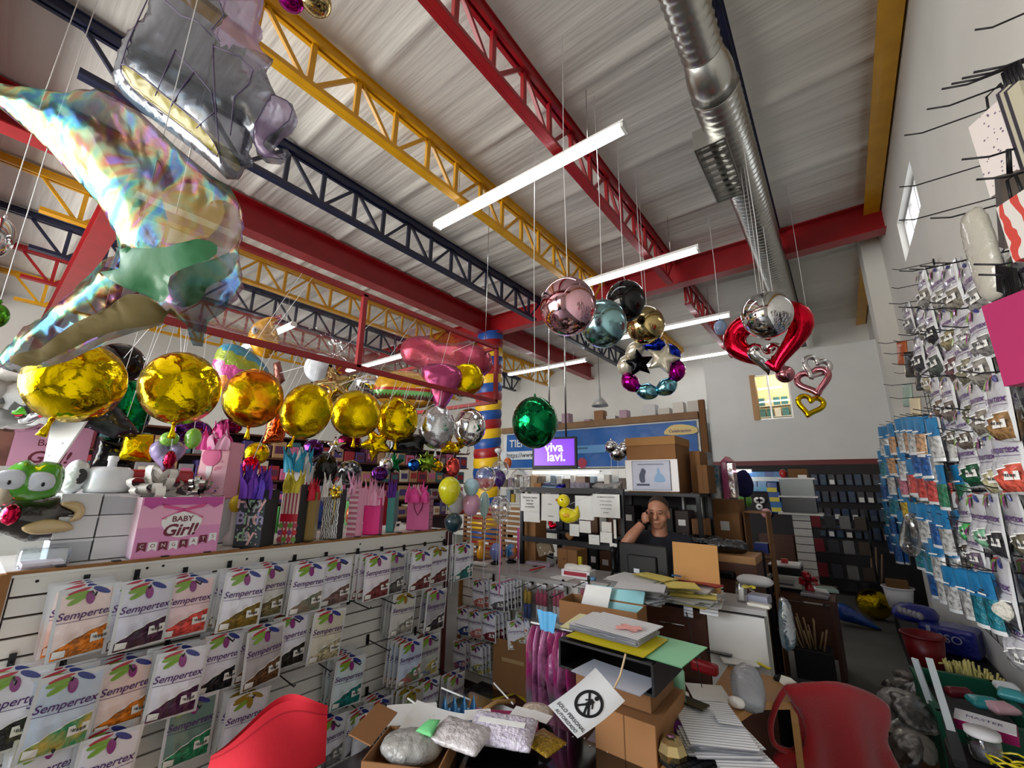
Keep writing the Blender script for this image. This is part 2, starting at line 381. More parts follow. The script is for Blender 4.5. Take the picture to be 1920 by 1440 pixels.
def truss(X, y0, y1, m, label):
    t = T('roof_truss', label, 'roof truss', (X, y0, 4.9), group=None); L = y1-y0; zt = .47
    b = MB()
    for s in (-1, 1): b.box((s*.03, L/2, zt), (.035, L, .075), m)
    b.box((0, L/2, zt+.04), (.13, L, .008), m); b.obj('top_chord', t)
    b = MB()
    for s in (-1, 1): b.box((s*.028, L/2+.14, .02), (.032, L-.7, .05), m)
    b.box((0, L/2+.14, 0), (.1, L-.7, .008), m); b.obj('bottom_chord', t)
    n = max(1, round(L/.42)); p = L/n
    for i in range(n+1):
        if (1 if y0 > 5 else 2) <= i < n: MB().box((0, min(max(i*p, .03), L-.03), zt/2), (.035, .045, zt-.06), m).obj('brace', t)
        if 1 <= i < n:
            a, c = ((0, i*p+.04, zt-.04), (0, (i+1)*p-.04, .04)) if i % 2 else ((0, i*p+.04, .04), (0, (i+1)*p-.04, zt-.04))
            MB().bar(a, c, .03, .035, m).obj('brace', t)
    return t
for X, m, cn, wh in ((-.3, M_navy, 'navy', 'right beside the silver duct'), (-1.75, M_red, 'red', 'second from the right wall'), (-3., M_yel, 'yellow', 'crossing above the long front lamp'),
                 (-4.35, M_navy, 'navy', 'just right of the red main beam'), (-7.15, M_yel, 'yellow', 'first left of the red main beam'), (-8.5, M_navy, 'navy', 'second left of the red main beam'), (-9.9, M_red, 'red', 'third left of the red main beam'), (-11.3, M_yel, 'yellow', 'nearest the far left wall')):
    truss(X, -.54, 6.48, m, cn+' steel roof truss of the front bay, '+wh)
    truss(X, 6.72, 11.3, m, cn+' steel roof truss of the rear bay, '+wh)
# ---- ducts
b = MB(); prof = []
def spiral(mb, y0, y1, r, x, z, m, pitch=.075):
    n = int((y1-y0)/pitch*3); pr = []
    for i in range(n+1):
        pr.append((r+(.009 if i % 3 == 0 else 0), y0+(y1-y0)*i/n))
    mb.lathe(pr, m, 24, TR(x, 0, z) @ RX(-math.pi/2))
DX, DZ = -.40, 4.9
dt = T('ventilation_duct', 'round silver spiral ventilation duct running under the roof by the navy truss', 'duct', (0, 0, 0))
b = MB(); spiral(b, -2.5, 2.72, .135, DX, DZ, M_galv); b.obj('spiral_pipe', dt)
MB().lathe([(.135, 2.72), (.17, 2.95), (.17, 3.1)], M_galv, 24, TR(DX, 0, DZ) @ RX(-math.pi/2)).obj('reducer', dt)
b = MB(); spiral(b, 3.1, 8.6, .17, DX, DZ, M_galv); b.obj('spiral_pipe', dt)
b = MB()
ox = DX-.13
for (c, d) in (((ox, 3.42, DZ-.12), (.24, .02, .2)), ((ox, 4.28, DZ-.12), (.24, .02, .2)), ((ox-.12, 3.85, DZ-.12), (.012, .88, .2)), ((ox+.12, 3.85, DZ-.12), (.012, .88, .2))): b.box(c, d, M_galv)
for i in range(9): b.box((ox, 3.5+i*.09, DZ-.2), (.22, .012, .03), M_galv, TR(0, 0, 0))
b.obj('air_outlet', dt)
# ---- fluorescent strip lights
M_tube = mat('lit_tube', 'F6FAFF', .4, emit=9.)
M_pan = mat('lamp_housing', 'F2F2EE', .3)
def strip(x0, x1, y, z, label):
    t = T('ceiling_lamp', label, 'ceiling lamp', ((x0+x1)/2, y, z)); L = x1-x0
    b = MB(); b.box((0, 0, .035), (L, .075, .05), M_pan)
    for s in (-1, 1): b.bar((-L/2, s*.04, .03), (L/2, s*.04, .03), .06, .006, M_pan, (0, s*.6, .8))
    b.obj('housing', t)
    b = MB()
    for s in (-1, 1): b.tube([(-L/2+.03, s*.035, -.012), (L/2-.03, s*.035, -.012)], .017, M_tube, 10)
    b.obj('tube', t)
    b = MB()
    for s in (-1, 1): b.box((s*(L/2-.012), 0, 0), (.025, .11, .06), M_pan)
    b.obj('end_cap', t)
    for s in (-1, 1): MB().tube([(s*L*.35, 0, .05), (s*L*.35, 0, ROOF-z-.02)], .004, M_steel, 5).obj('hanger', t)
strip(-3.46, -1.08, 2.92, 4.8, 'long lit fluorescent strip lamp nearest the camera, under yellow and red trusses')
strip(-3.5, -1.08, 5.3, 4.8, 'lit fluorescent strip lamp behind the pink and black ball balloons')
strip(-3.5, -1.2, 7.87, 4.8, 'lit fluorescent strip lamp behind the gold ball balloon')
strip(-3.6, -1.3, 10.2, 4.8, 'lit fluorescent strip lamp farthest back, left of the red heart balloon')
strip(-6.95, -4.54, 8.75, 4.75, 'lit fluorescent strip lamp behind the hanging screen poles')
strip(-9.9, -7.6, 3.2, 4.6, 'lit fluorescent strip lamp behind the yellow donkey balloon')
strip(-9.8, -7.5, 5.6, 4.6, 'lit fluorescent strip lamp by the far grid window')
strip(-9.6, -7.3, 8.4, 4.6, 'lit fluorescent strip lamp in the far left rear bay')
# ---- striped column
b = MB(); cols = [M_red, mat('column_blue', '1B4FA0', .4), M_red, mat('column_yellow', 'F0C21A', .4)]
seq = [cols[0], cols[1], cols[3]]
z = 0.; i = 0
while z < 4.9:
    h = .195
    def tor(u, v, z=z, h=h): a = 2*math.pi*u; r = .27+.018*math.sin(math.pi*v); return (r*math.cos(a), r*math.sin(a), z+h*v+.05*math.sin(a))
    b.grid(tor, 28, 4, seq[i % 3]); z += h; i += 1
struct('column_striped', b, loc=(-5.78, 6.6, 0))
# ---- mezzanine office
OY, OX0, OX1, OZ0, OZ1 = 10.0, -2.2, .85, 2.33, 4.47
wx0, wx1, wz0, wz1 = -1.31, -.61, 3.17, 4.13
b = MB()
for (x0, x1, z0, z1) in ((OX0, wx0, OZ0, OZ1), (wx1, OX1, OZ0, OZ1), (wx0, wx1, OZ0, wz0), (wx0, wx1, wz1, OZ1)): b.box(((x0+x1)/2, OY+.06, (z0+z1)/2), (x1-x0, .12, z1-z0), M_wallo)
b.box((OX0+.06, OY+.7, (OZ0+OZ1)/2), (.12, 1.3, OZ1-OZ0), M_wallo); b.box(((OX0+OX1)/2, OY+.7, OZ0-.03), (OX1-OX0, 1.4, .06), M_wallo); b.box(((OX0+OX1)/2, OY+.7, OZ1+.03), (OX1-OX0, 1.4, .06), M_wallo)
struct('wall_office', b)
struct('trim_office_beam', MB().box(((OX0+OX1)/2, OY+.0, OZ0-.07), (OX1-OX0, .16, .13), mat('maroon_steel', '6B141C', .5)))
b = MB(); M_fr = mat('window_wood', 'B98E62', .6)
b.box((wx0+.05, OY+.04, (wz0+wz1)/2), (.1, .2, wz1-wz0), M_fr); b.box((wx0+.32, OY+.04, (wz0+wz1)/2), (.03, .05, wz1-wz0), M_alu)
for z in (wz0+.012, wz1-.012): b.box(((wx0+wx1)/2, OY+.04, z), (wx1-wx0, .06, .025), M_alu)
b.box((wx1-.02, OY+.04, (wz0+wz1)/2), (.03, .05, wz1-wz0), M_alu)
f = struct('window_2', b); MB().box(((wx0+wx1)/2, OY+.05, (wz0+wz1)/2), (wx1-wx0, .006, wz1-wz0), M_glass).obj('pane', f)
# inside the office: a lit room with cream wall and shelves of goods
b = MB(); M_cream = mat('cream_wall', 'E8D6A4', .7); b.box(((wx0+wx1)/2, OY+1.25, 3.5), (1.6, .04, 1.9), M_cream)
struct('wall_office_inside', b)
t = T('goods_shelf', 'shelf of teal packets seen through the small office window', 'shelf', ((wx0+wx1)/2+.1, OY+1.05, 3.1))
b = MB(); M_tealp = mat('teal_packet', '3C7F88', .4)
for z in (0, .25, .5): b.box((0, 0, z), (1.0, .25, .02), M_white)
b.obj('shelf_boards', t)
for k in range(3):
    for q in range(6): MB().box((-.4+q*.15, -.05, .1+k*.25 if k < 2 else .6), (.12, .12, .18), M_tealp if (q+k) % 3 else M_white).obj('packet', t)
l = bpy.data.lights.new('office_lamp', 'POINT'); l.energy = 22; l.color = (1, .85, .6); l.shadow_soft_size = .15; o = bpy.data.objects.new('office_lamp', l); COL.objects.link(o); o.location = (-.9, OY+.7, 4.2)
# far left grid window
p = atX(700, 655, -12.9)
b = MB(); cw, ch = 1.0, 1.15; y0, z0 = p.y, p.z
for k in range(4): b.box((XL+.04, y0-cw/2+cw*k/3, z0), (.06, .03, ch), M_alu); b.box((XL+.04, y0, z0-ch/2+ch*k/3), (.06, cw, .03), M_alu)
f = struct('window_3', b); MB().box((XL+.02, y0, z0), (.012, cw, ch), M_sky).obj('frosted_pane', f)
# ================================================================ slatwall gondola on the left
GX, GY0, GY1, GZ = -2.65, .18, 2.56, 1.43
SP = .0745
M_slatgap = mat('slat_groove', '3A1F18', .6)
gt = T('slatwall_gondola', 'long white slatwall display gondola with brown edges on the left', 'display gondola', (GX, 0, 0))
L_ = GY1-GY0; yc = (GY0+GY1)/2
b = MB(); z = GZ-.004; n = 0
b.box((-.02, yc, GZ-.046), (.022, L_-.05, .085), M_white)
zz = GZ-.093
while zz > .12:
    b.box((-.02, yc, zz-SP/2), (.022, L_-.05, SP-.009), M_white); zz -= SP
b.box((-.03, yc, .75), (.008, L_-.04, 1.3), M_slatgap)
b.obj('slat_panel', gt)
MB().box((-.31, yc, GZ-.009), (.62, L_, .018), M_white).obj('top_board', gt)
b = MB(); b.box((-.012, yc, GZ-.001), (.03, L_, .012), M_mdf); b.box((-.014, GY0, .75), (.05, .03, 1.36), M_mdf); b.obj('edge_trim', gt)
b = MB(); b.box((-.014, GY1, .74), (.05, .03, 1.36), mat('dark_red_wood', '4A1716', .5)); b.obj('end_trim', gt)
b = MB(); b.box((-.31, GY0+.01, .72), (.6, .02, 1.4), M_white); b.box((-.31, GY1-.01, .72), (.6, .02, 1.4), M_white); b.box((-.6, yc, .72), (.02, L_, 1.4), M_white); b.obj('side_panels', gt)
b = MB()
for i in range(13): b.box((-.02, GY0+.15+i*.175, GZ+.007), (.035, .03, .006), M_blackm)
b.obj('clips', gt)
b = MB()
for y, z in ((.27, 1.39), (.62, 1.392), (.68, 1.394), (1.05, 1.38), (1.75, 1.39), (2.5, 1.37)): b.lathe([(.006, 0), (.006, .001)], M_ink, 8, TR(-.008, y, z) @ RY(math.pi/2))
b.obj('screw_head', gt)
struct_b = None
# ---------------------------------------------------------------- balloon packets
M_print = mat('packet_print', 'E9E8F2', .22, coat=.7, bump=(10, .55, .02))
M_clear = mat('packet_clear_edge', 'D6D8DA', .18, coat=.7, bump=(16, .35, .01))
M_ball = mat('packet_balloons', '808080', .3, coat=.5, bump=(38, .9, .02))
M_pur = mat('print_purple', '54306E', .4); M_grn = mat('print_green', '7FA83A', .3, coat=.4); M_mag = mat('print_magenta', '8C2F7A', .25, coat=.5)
M_pred = mat('print_red', 'B5283A', .3, coat=.4); M_pblu = mat('print_blue', '2B3585', .3, coat=.4); M_gld = mat('print_gold', '9A7B25', .3, coat=.4)
def packet_mesh(gold=False):
    """two meshes: the filled bag with its print, and the white price sticker"""
    w_, h, T_ = .19, .265, .013
    def zz(u, v):
        a = (1-abs(2*u-1)**3)*(1-abs(2*v-1)**4); low = 1.0 if v < .45 else .6
        return T_*a*(low+.35*math.sin(u*23+v*9)*(v < .4))
    def arc(u): return .12+.30*math.sin(min(u, 1)*math.pi*.5)
    def pick(u, v):
        if u < .04 or u > .96 or v < .03: return M_clear
        if v > .94: return M_clear
        return M_ball if v < arc(u) else M_print
    b = MB(); P = lambda u, v, s=1: ((u-.5)*w_, -s*zz(u, v)-.0008*s, -(1-v)*h)
    def warp(u, t): return arc(u)*t*2 if t < .5 else arc(u)+(1-arc(u))*(t-.5)*2     # rows follow the printed arc
    b.grid(lambda u, t: P(u, warp(u, t)), 16, 20, M_print, True, lambda u, t: M_clear if (u < .04 or u > .96 or t < .06 or t > .955) else (M_ball if t < .5 else M_print))
    b.grid(lambda u, v: P(1-u, v, -1), 6, 9, M_clear, True, lambda u, v: M_ball if v < .4 else M_clear)
    def on(u, v, off=.002): return (P(u, v)[0], -zz(u, v)-off, P(u, v)[2])
    def leaf(cu, cv, ru, rv, ang, m, off):
        o = []
        for i in range(12):
            t = 2*math.pi*i/12; x = ru*math.cos(t)*(1 if math.cos(t) < 0 else 1.25); y = rv*math.sin(t)
            o.append(on(min(.95, max(.05, cu+x*math.cos(ang)-y*math.sin(ang))), min(.99, cv+(x*math.sin(ang)+y*math.cos(ang))*.72), off))
        b.poly(o, m)
    g1, g2, g3 = (M_gld, M_gld, M_gld) if gold else (M_pred, M_pblu, M_mag)
    leaf(.30, .95, .17, .035, .25, g1, .002); leaf(.28, .90, .17, .05, .2, M_grn if not gold else M_gld, .003)
    leaf(.30, .83, .16, .055, .5, M_grn, .004); leaf(.66, .93, .15, .05, -.5, g2, .003); leaf(.50, .85, .12, .075, -1.4, g3, .005)
    def band(f0, f1, m, off, n=14):
        for i in range(n):
            u0, u1 = .05+.9*i/n, .05+.9*(i+1)/n; b.poly([on(u0, f0(u0), off), on(u1, f0(u1), off), on(u1, f1(u1), off), on(u0, f1(u0), off)], m)
    band(lambda u: arc(u)-.002, lambda u: arc(u)+.014, M_paper, .0022); band(lambda u: .525, lambda u: .532, M_pur, .0025)
    v_, f_ = txtmesh('Sempertex', .012); sz = .039
    b.add([on(.5+(p.x+.22*p.y)*sz/w_*1.0, .615+p.y*sz/h, .0032) for p in v_], f_, M_pur)
    b.add([on(u, v, .003) for u, v in ((.08, .05), (.27, .05), (.27, .15), (.08, .15))], [(0, 1, 2, 3)], M_paper)
    s_ = MB(); s_.add([on(u, v, .0065) for u, v in ((.62, .19), (.93, .2), (.93, .32), (.62, .31))], [(0, 1, 2, 3)], M_paper)
    for k in range(9): u = .66+k*.026; s_.add([on(u_, v_, .0072) for u_, v_ in ((u, .235), (u+.012+.006*(k % 2), .235), (u+.012+.006*(k % 2), .275), (u, .275))], [(0, 1, 2, 3)], M_ink)
    return b.mesh('balloon_packet'), s_.mesh('price_sticker')
PKM = packet_mesh(); PKG = packet_mesh(True)
BC = {}
def ballmat(c, c2=None):
    if c not in BC: BC[c] = mat('packet_balloons_'+c, c, .3, coat=.6, bump=(38, .9, .02), vary=(c2 or ''.join('%02X' % int(int(c[i:i+2], 16)*.62) for i in (0, 2, 4)), 45 if not c2 else 14, .12))
    return BC[c]
def printmat(c):
    k = 'print_'+c
    return mat('packet_print_'+c, c, .22, coat=.7, bump=(10, .55, .02))
def packet(p, rot, label, group, col, col2=None, gold=False, scale=1., tint=None, sticker=True, tilt=0., thick=True, fat=1.):
    M = PKG if gold else PKM
    o = put('balloon_packet', M[0], None, label, 'packet', group, None, p, (tilt, random.uniform(-.05, .05), rot+(random.uniform(-.1, .1) if thick else 0)))
    o.scale = (scale*random.uniform(.97, 1.03), (random.uniform(.9, 1.3) if thick else .45)*fat, scale*random.uniform(.97, 1.03))
    for s_ in o.material_slots:
        if s_.material.name == 'packet_balloons': s_.link = 'OBJECT'; s_.material = ballmat(col, col2)
        elif s_.material.name == 'packet_print' and tint: s_.link = 'OBJECT'; s_.material = printmat(tint)
    if sticker: put('price_sticker', M[1], o)
    return o
def hook_mesh(L=.24):
    b = MB(); b.box((0, -.004, .02), (.02, .006, .06), M_blackm); b.tube([(0, 0, .02), (0, -L, .005), (0, -L-.012, .018)], .0035, M_blackm, 6); return b.mesh('display_hook')
HK = hook_mesh(); HKL = hook_mesh(.36)
def hook(p, rot, label, group, long=False): return put('display_hook', HKL if long else HK, None, label, 'hook', group, None, p, (0, 0, rot))
# (pixel of the front packet's top middle, colour name, balloon colour, second colour, how many, gold print, print tint)
R90 = math.pi/2
rows = [
 ('top', [(178, 1100, 'orange', 'F58A1E', None, 4, 0, 'F3DCD6'), (278, 1088, 'dark plum', '4C2B47', None, 2, 0, 'DCDCEC'), (372, 1082, 'coral red', 'FF5A4F', None, 3, 0, 'F5D5D8'), (458, 1068, 'olive gold', '8E7423', None, 3, 0, None), (520, 1060, 'khaki gold', '8C8055', None, 3, 0, 'D5D3CC'),
   (583, 1054, 'dusty green', '74806E', 'A08070', 3, 0, None), (643, 1048, 'dusty rose', '8C6B66', None, 3, 0, None), (703, 1040, 'brick red', '8C3A3C', None, 3, 0, 'E9E2EA'), (748, 1036, 'smoke grey', '6D6A69', None, 2, 0, 'BDBDBD'), (790, 1032, 'wine red', '7A3434', None, 3, 0, None),
   (829, 1026, 'russet', '80393B', None, 3, 1, None), (865, 1020, 'sea teal', '1F7F7C', None, 2, 0, None)]),
 ('second', [(30, 1262, 'black', '1E1D22', None, 2, 0, None), (135, 1256, 'mixed pastel', '3F9E6B', 'E7C04B', 3, 0, 'C9D8EA'), (248, 1240, 'bright orange', 'F58A1E', None, 3, 0, 'F2D8D0'), (340, 1214, 'deep purple', '53234F', None, 3, 0, None), (432, 1188, 'jet black', '1E1D22', None, 3, 0, None),
   (500, 1172, 'copper brown', '7B5432', None, 2, 0, 'B9B4B4'), (556, 1154, 'black and gold', '2B2621', None, 2, 0, None), (615, 1142, 'cream', 'D8CDA6', None, 2, 0, 'D8D3BE'), (768, 1112, 'clear', 'BDBBAF', None, 5, 1, 'D9D8D2'), (815, 1104, 'charcoal', '3A3742', None, 2, 0, 'A9A7AE')]),
 ('third', [(100, 1388, 'navy', '23285A', None, 4, 0, None), (215, 1366, 'leaf green', '3D8A4F', None, 3, 0, None), (370, 1310, 'emerald', '2E9C6B', None, 1, 0, '6F8C84'), (470, 1292, 'pearl white', 'CFCDC6', None, 6, 1, None), (668, 1234, 'turquoise', '178A86', None, 6, 0, 'D5E6EA'), (766, 1200, 'rainbow', '4FA06E', 'E85A7A', 4, 0, 'C6D3EA'), (812, 1192, 'yellow and blue', 'D8C24A', '3C78C0', 2, 0, 'B9BCB9')]),
 ('bottom', [(628, 1348, 'silver', '9A9A9C', None, 2, 0, None), (685, 1332, 'dark silver', '5C5B60', None, 3, 0, None), (722, 1312, 'graphite', '333338', None, 3, 0, 'A2A2A6'), (768, 1290, 'ash', '6C6A60', None, 3, 1, 'B9B8B2'), (812, 1276, 'deep teal', '156E6C', None, 3, 0, None), (850, 1262, 'smoky grey', '77757A', None, 2, 0, 'C9C7CC')])]
FRX = GX+.2
for rn, lst in rows:
    for i, (px, py, cn, c, c2, n, gold, tint) in enumerate(lst):
        p = atX(px, py, FRX); where = ('%s row of the gondola' % rn)
        hook((GX+.002, p.y, p.z-.03), R90, 'black hook holding the %s balloon packets on the %s' % (cn, where), 'hooks on the gondola')
        for k in range(n):
            q = Vector((FRX+(.03 if i % 2 else -.03)-(.03 if k else 0)-k*min(.024, .11/n), p.y+random.uniform(-.012, .012)-(.004*k), p.z+.004*k))
            lab = ('front packet of %s balloons on the %s' % (cn, where)) if k == 0 else ('packet of %s balloons hanging behind the front one, %s' % (cn, where))
            packet(q, R90, lab, 'balloon packets on the gondola' if k == 0 else 'spare %s packets' % cn, c, c2, gold, 1. if rn != 'bottom' else .97, tint, True, .06, k == 0)
for k, (px, py) in enumerate(((652, 1130), (700, 1122), (688, 1205), (580, 1240), (512, 1265))):
    p = atX(px, py, GX); hook((GX+.002, p.y, p.z), R90, ['empty black hook under the dusty rose packets', 'empty black hook right of the cream packet', 'empty black hook above the turquoise packets', 'empty black hook under the black and gold packet', 'empty black hook under the copper brown packet'][k], 'hooks on the gondola')
# ================================================================ goods standing on top of the gondola
M_pink = mat('pink_card', 'F2AFCF', .5); M_pinkl = mat('pale_pink_card', 'F6D3E0', .5); M_hot = mat('hot_pink_card', 'EC2C8C', .4); M_rose = mat('rose_card', 'D8639B', .5)
M_mar = mat('maroon_ink', '6E1030', .5); M_pinkd = mat('deep_pink_ink', 'DE5090', .5); M_whitep = mat('white_card', 'F5F2F2', .5); M_maga = mat('magenta_card', 'C34A9C', .45)
TOP = GZ+.003; BAGROT = .95
def tissue(mb, m, w_, d, h, n, seed, z=0., spread=.16):
    r = random.Random(seed)
    for i in range(n):
        x = (r.random()-.5)*w_*.8; y = (r.random()-.5)*d*.7; hh = h*r.uniform(.7, 1.05); lean = (x/w_*1.6)*spread+r.uniform(-.06, .06); ww = w_*r.uniform(.34, .52); a = r.uniform(-.5, .5)
        M = TR(x, y, z-.03) @ RZ(a) @ RX(r.uniform(-.2, .2)) @ RY(lean); k = r.random()*6
        def f(u, v): s_ = (1-v**2.2)*.8+.2; return ((u-.5)*ww*s_, .007*math.sin(u*13+k)+.01*math.sin(v*4+k), hh*v*(1-.9*abs(u-.45)**1.3*v))
        mb.grid(f, 6, 6, m, True, None, M); 
def gift_bag(pl, pr, py0, py1, X, D, m_front, m_side, label, tissues=(), handle=None, deco=None, rot=0., zbase=TOP, taper=.0, name='gift_bag'):
    """open-topped paper bag; front face spans pixels pl..pr at py0 (top) .. py1 (bottom) on the plane x = X"""
    a = atX(pl, py1, X); c = atX(pr, py1, X); w_ = abs(c.y-a.y); h = atX((pl+pr)/2, py0, X).z-zbase; q = (a+c)/2
    if name == 'gift_bag': w_ = (pr-pl)*(q-CAM).dot(FW)/FPX*.86; h *= .97
    t = T(name, label, 'gift bag' if name == 'gift_bag' else 'gift box', (X, (a.y+c.y)/2, zbase), (0, 0, R90+rot-(BAGROT if name == 'gift_bag' else 0)))
    b = MB(); th = .003                    # local: front at y=0 facing -y
    b.box((0, th/2, h/2), (w_, th, h), m_front); b.box((0, D-th/2, h/2), (w_, th, h), m_side)
    for s_ in (-1, 1): b.poly([(s_*w_/2, 0, 0), (s_*w_/2, D, 0), (s_*w_/2, D, h), (s_*(w_/2-.0), D/2, h), (s_*w_/2, 0, h)], m_side); b.poly([(s_*(w_/2-.004), .004, 0), (s_*(w_/2-.004), D, 0), (s_*(w_/2-.004), D, h), (s_*(w_/2-.004), 0, h)], m_side)
    b.box((0, D/2, .003), (w_, D, .006), m_side); b.obj('paper_body', t)
    for i, (m, n, hh) in enumerate(tissues): q = MB(); tissue(q, m, w_, D, hh, n, i+int(pl), h-.02); q.obj('tissue_paper', t)
    if handle:
        q = MB(); q.tube([(-w_*.22, -.004, h-.03), (-w_*.16, -.012, h-.13*handle[1]), (0, -.014, h-.2*handle[1]), (w_*.16, -.012, h-.13*handle[1]), (w_*.22, -.004, h-.03)], .0045, handle[0], 6); q.obj('handle', t)
    if deco: deco(t, w_, h, D)
    return t
FM = lambda y, z, x=0.: TR(x, y, z) @ RX(R90)          # text frame on a front face (-y)
def baby(t, w_, h, D):
    b = MB(); b.box((0, -.002, h*.93), (w_*.96, .004, h*.13), M_maga)
    b.add([(x*w_, -.003, z*h) for x, z in ((-.46, .86), (-.3, .86), (-.38, .8))], [(0, 1, 2)], M_maga); b.add([(x*w_, -.003, z*h) for x, z in ((.3, .86), (.46, .86), (.38, .8))], [(0, 1, 2)], M_maga)
    b.box((0, -.001, h*.25), (w_*.99, .002, h*.49), mat('pink_card_lower', 'E596C6', .5)); b.obj('lid_band', t)
    b = MB(); n = 20
    for s_ in (-1, 1):
        for sz in (.0, ): b.add([(s_*x*w_, -.004, z*h) for x, z in ((.0, .80), (.28, .90), (.24, .82), (.02, .76))], [(0, 1, 2, 3)], M_pinkd); b.add([(s_*x*w_, -.005, z*h) for x, z in ((.0, .80), (.26, .64), (.20, .62), (.18, .66), (-.03, .77))], [(0, 1, 2, 3, 4)], M_pinkd)
    b.obj('printed_bow', t)
    b = MB(); b.prism(smoothpoly([(-.18, .02), (-.2, .12), (-.12, .2), (0, .24), (.12, .2), (.2, .12), (.18, 0), (.12, -.1), (0, -.14), (-.1, -.1)], 3), .002, M_whitep, FM(-.004, h*.47) @ Matrix.Diagonal((w_*1.2, h*1.15, 1, 1)))
    b.text('BABY', h*.13, M_mar, FM(-.0062, h*.62), 0, .02); b.text('Girl!', h*.27, M_mar, FM(-.0062, h*.43), .25, .03); b.obj('printed_title', t)
    b = MB()
    for i, ch in enumerate('CONGRATS'):
        x = (-.41+.118*i)*w_; z = h*(.17+.012*abs(i-3.5)**1.1+.012*(i-3)); m1, m2 = (M_mar, M_whitep) if i % 2 == 0 else (M_whitep, M_mar)
        b.add([(x+dx*w_, -.006, z+dz*h) for dx, dz in ((-.05, .08), (.05, .08), (.05, -.07), (0, -.03), (-.05, -.07))], [(0, 1, 2, 3, 4)], m1); b.text(ch, h*.085, m2, FM(-.0085, z+.02*h, x))
    b.obj('pennant_print', t)
tb = gift_bag(247, 404, 932, 1036, GX-.02, .3, M_pink, M_pinkl, 'pink gift box reading BABY Girl! and CONGRATS at the gondola front edge', deco=baby, name='gift_box', rot=-.02)
# white plastic bows and silver bow resting on it
M_satin = mat('white_satin', 'F1ECE4', .25, coat=.5, bump=(22, .2, .01)); M_silv = mat('silver_foil', 'D9D9D6', .12, 1., bump=(16, .25, .02))
def ribbon_bow(px, py, X, r, m, label, n=16, loops=1., name='ribbon_bow'):
    p = atX(px, py, X); t = T(name, label, 'ribbon bow', p)
    rr = random.Random(int(px)); b = MB()
    for i in range(n):
        a = rr.random()*6.28; el = rr.uniform(-.2, 1.2); L = r*rr.uniform(.7, 1.1); wd = r*.28
        M = RZ(a) @ RY(-el)
        b.grid(lambda u, v: (L*(.5-.5*math.cos(2*math.pi*u))*1.0, (v-.5)*wd, L*.22*math.sin(2*math.pi*u)), 12, 2, m, True, None, M)
    b.obj('loops', t); b = MB()
    for i in range(5):
        a = rr.random()*6.28; b.tube([(0, 0, 0), (math.cos(a)*r*.9, math.sin(a)*r*.9, -.03), (math.cos(a)*r*1.5, math.sin(a)*r*1.5, -.05+rr.random()*.05)], .0025, m, 5)
    b.obj('ribbon_tails', t); return t
zt = atX(325, 932, GX-.02).z
def on_top(t, z): t.location.z = z
on_top(ribbon_bow(300, 900, GX-.17, .14, M_satin, 'loose heap of white satin ribbon on the pink BABY Girl box', 22), zt+.03)
on_top(ribbon_bow(375, 905, GX-.1, .085, M_silv, 'crumpled silver foil bow on the pink BABY Girl box', 24), zt+.03)
# white and grey cartons behind the frog
M_wc = mat('white_carton', 'D9DBDD', .5); M_gc = mat('grey_carton', 'B9BDC2', .5)
y0 = atX(95, 1010, GX-.12).y; bw = .135; k = 0
for r_, n in ((0, 4), (1, 4), (2, 3)):
    for i in range(n):
        y = y0+.005+i*(bw+.006)
        if i == 3 and r_ < 2 or y > tb.location.y-.22 and r_ < 2: pass
        b = MB(); b.box((0, 0, .045), (.2, bw, .088), M_wc if (i+r_) % 3 else M_gc, bev=.002); b.box((0, 0, .0915), (.206, bw+.002, .012), M_wc)
        b.obj('carton', None, 'white lidded carton, %s layer behind the frog, %s from the left' % (('bottom', 'middle', 'top')[r_], ORD[i]), 'carton', 'small white cartons on the gondola', None, (GX-.25, y+bw/2, TOP+r_*.1))
# plastic-wrapped white tub with pump top
t = T('wrapped_tub', 'white tub wrapped in clear film with a white knob on the cartons', 'tub', (GX-.26, atX(190, 960, GX-.26).y, TOP+.304))
MB().lathe([(.001, 0), (.085, 0), (.09, .02), (.09, .1), (.07, .12), (.001, .125)], mat('milky_plastic', 'EDEFF2', .2, coat=.6), 24).obj('tub_body', t)
MB().lathe([(.018, .12), (.018, .15), (.022, .152), (.022, .175), (.001, .178)], M_whitep, 16).obj('knob', t)
# clear blister box near the corner
t = T('clear_blister', 'clear plastic blister box lying at the street end of the gondola', 'blister box', (GX-.1, GY0+.1, TOP)); b = MB(); b.box((0, 0, .04), (.14, .15, .08), film('clear_shell', 'E8F4FA', .22, .1), bev=.012); b.obj('shell', t); MB().box((0, 0, .012), (.11, .12, .02), M_pinkl).obj('tray', t)
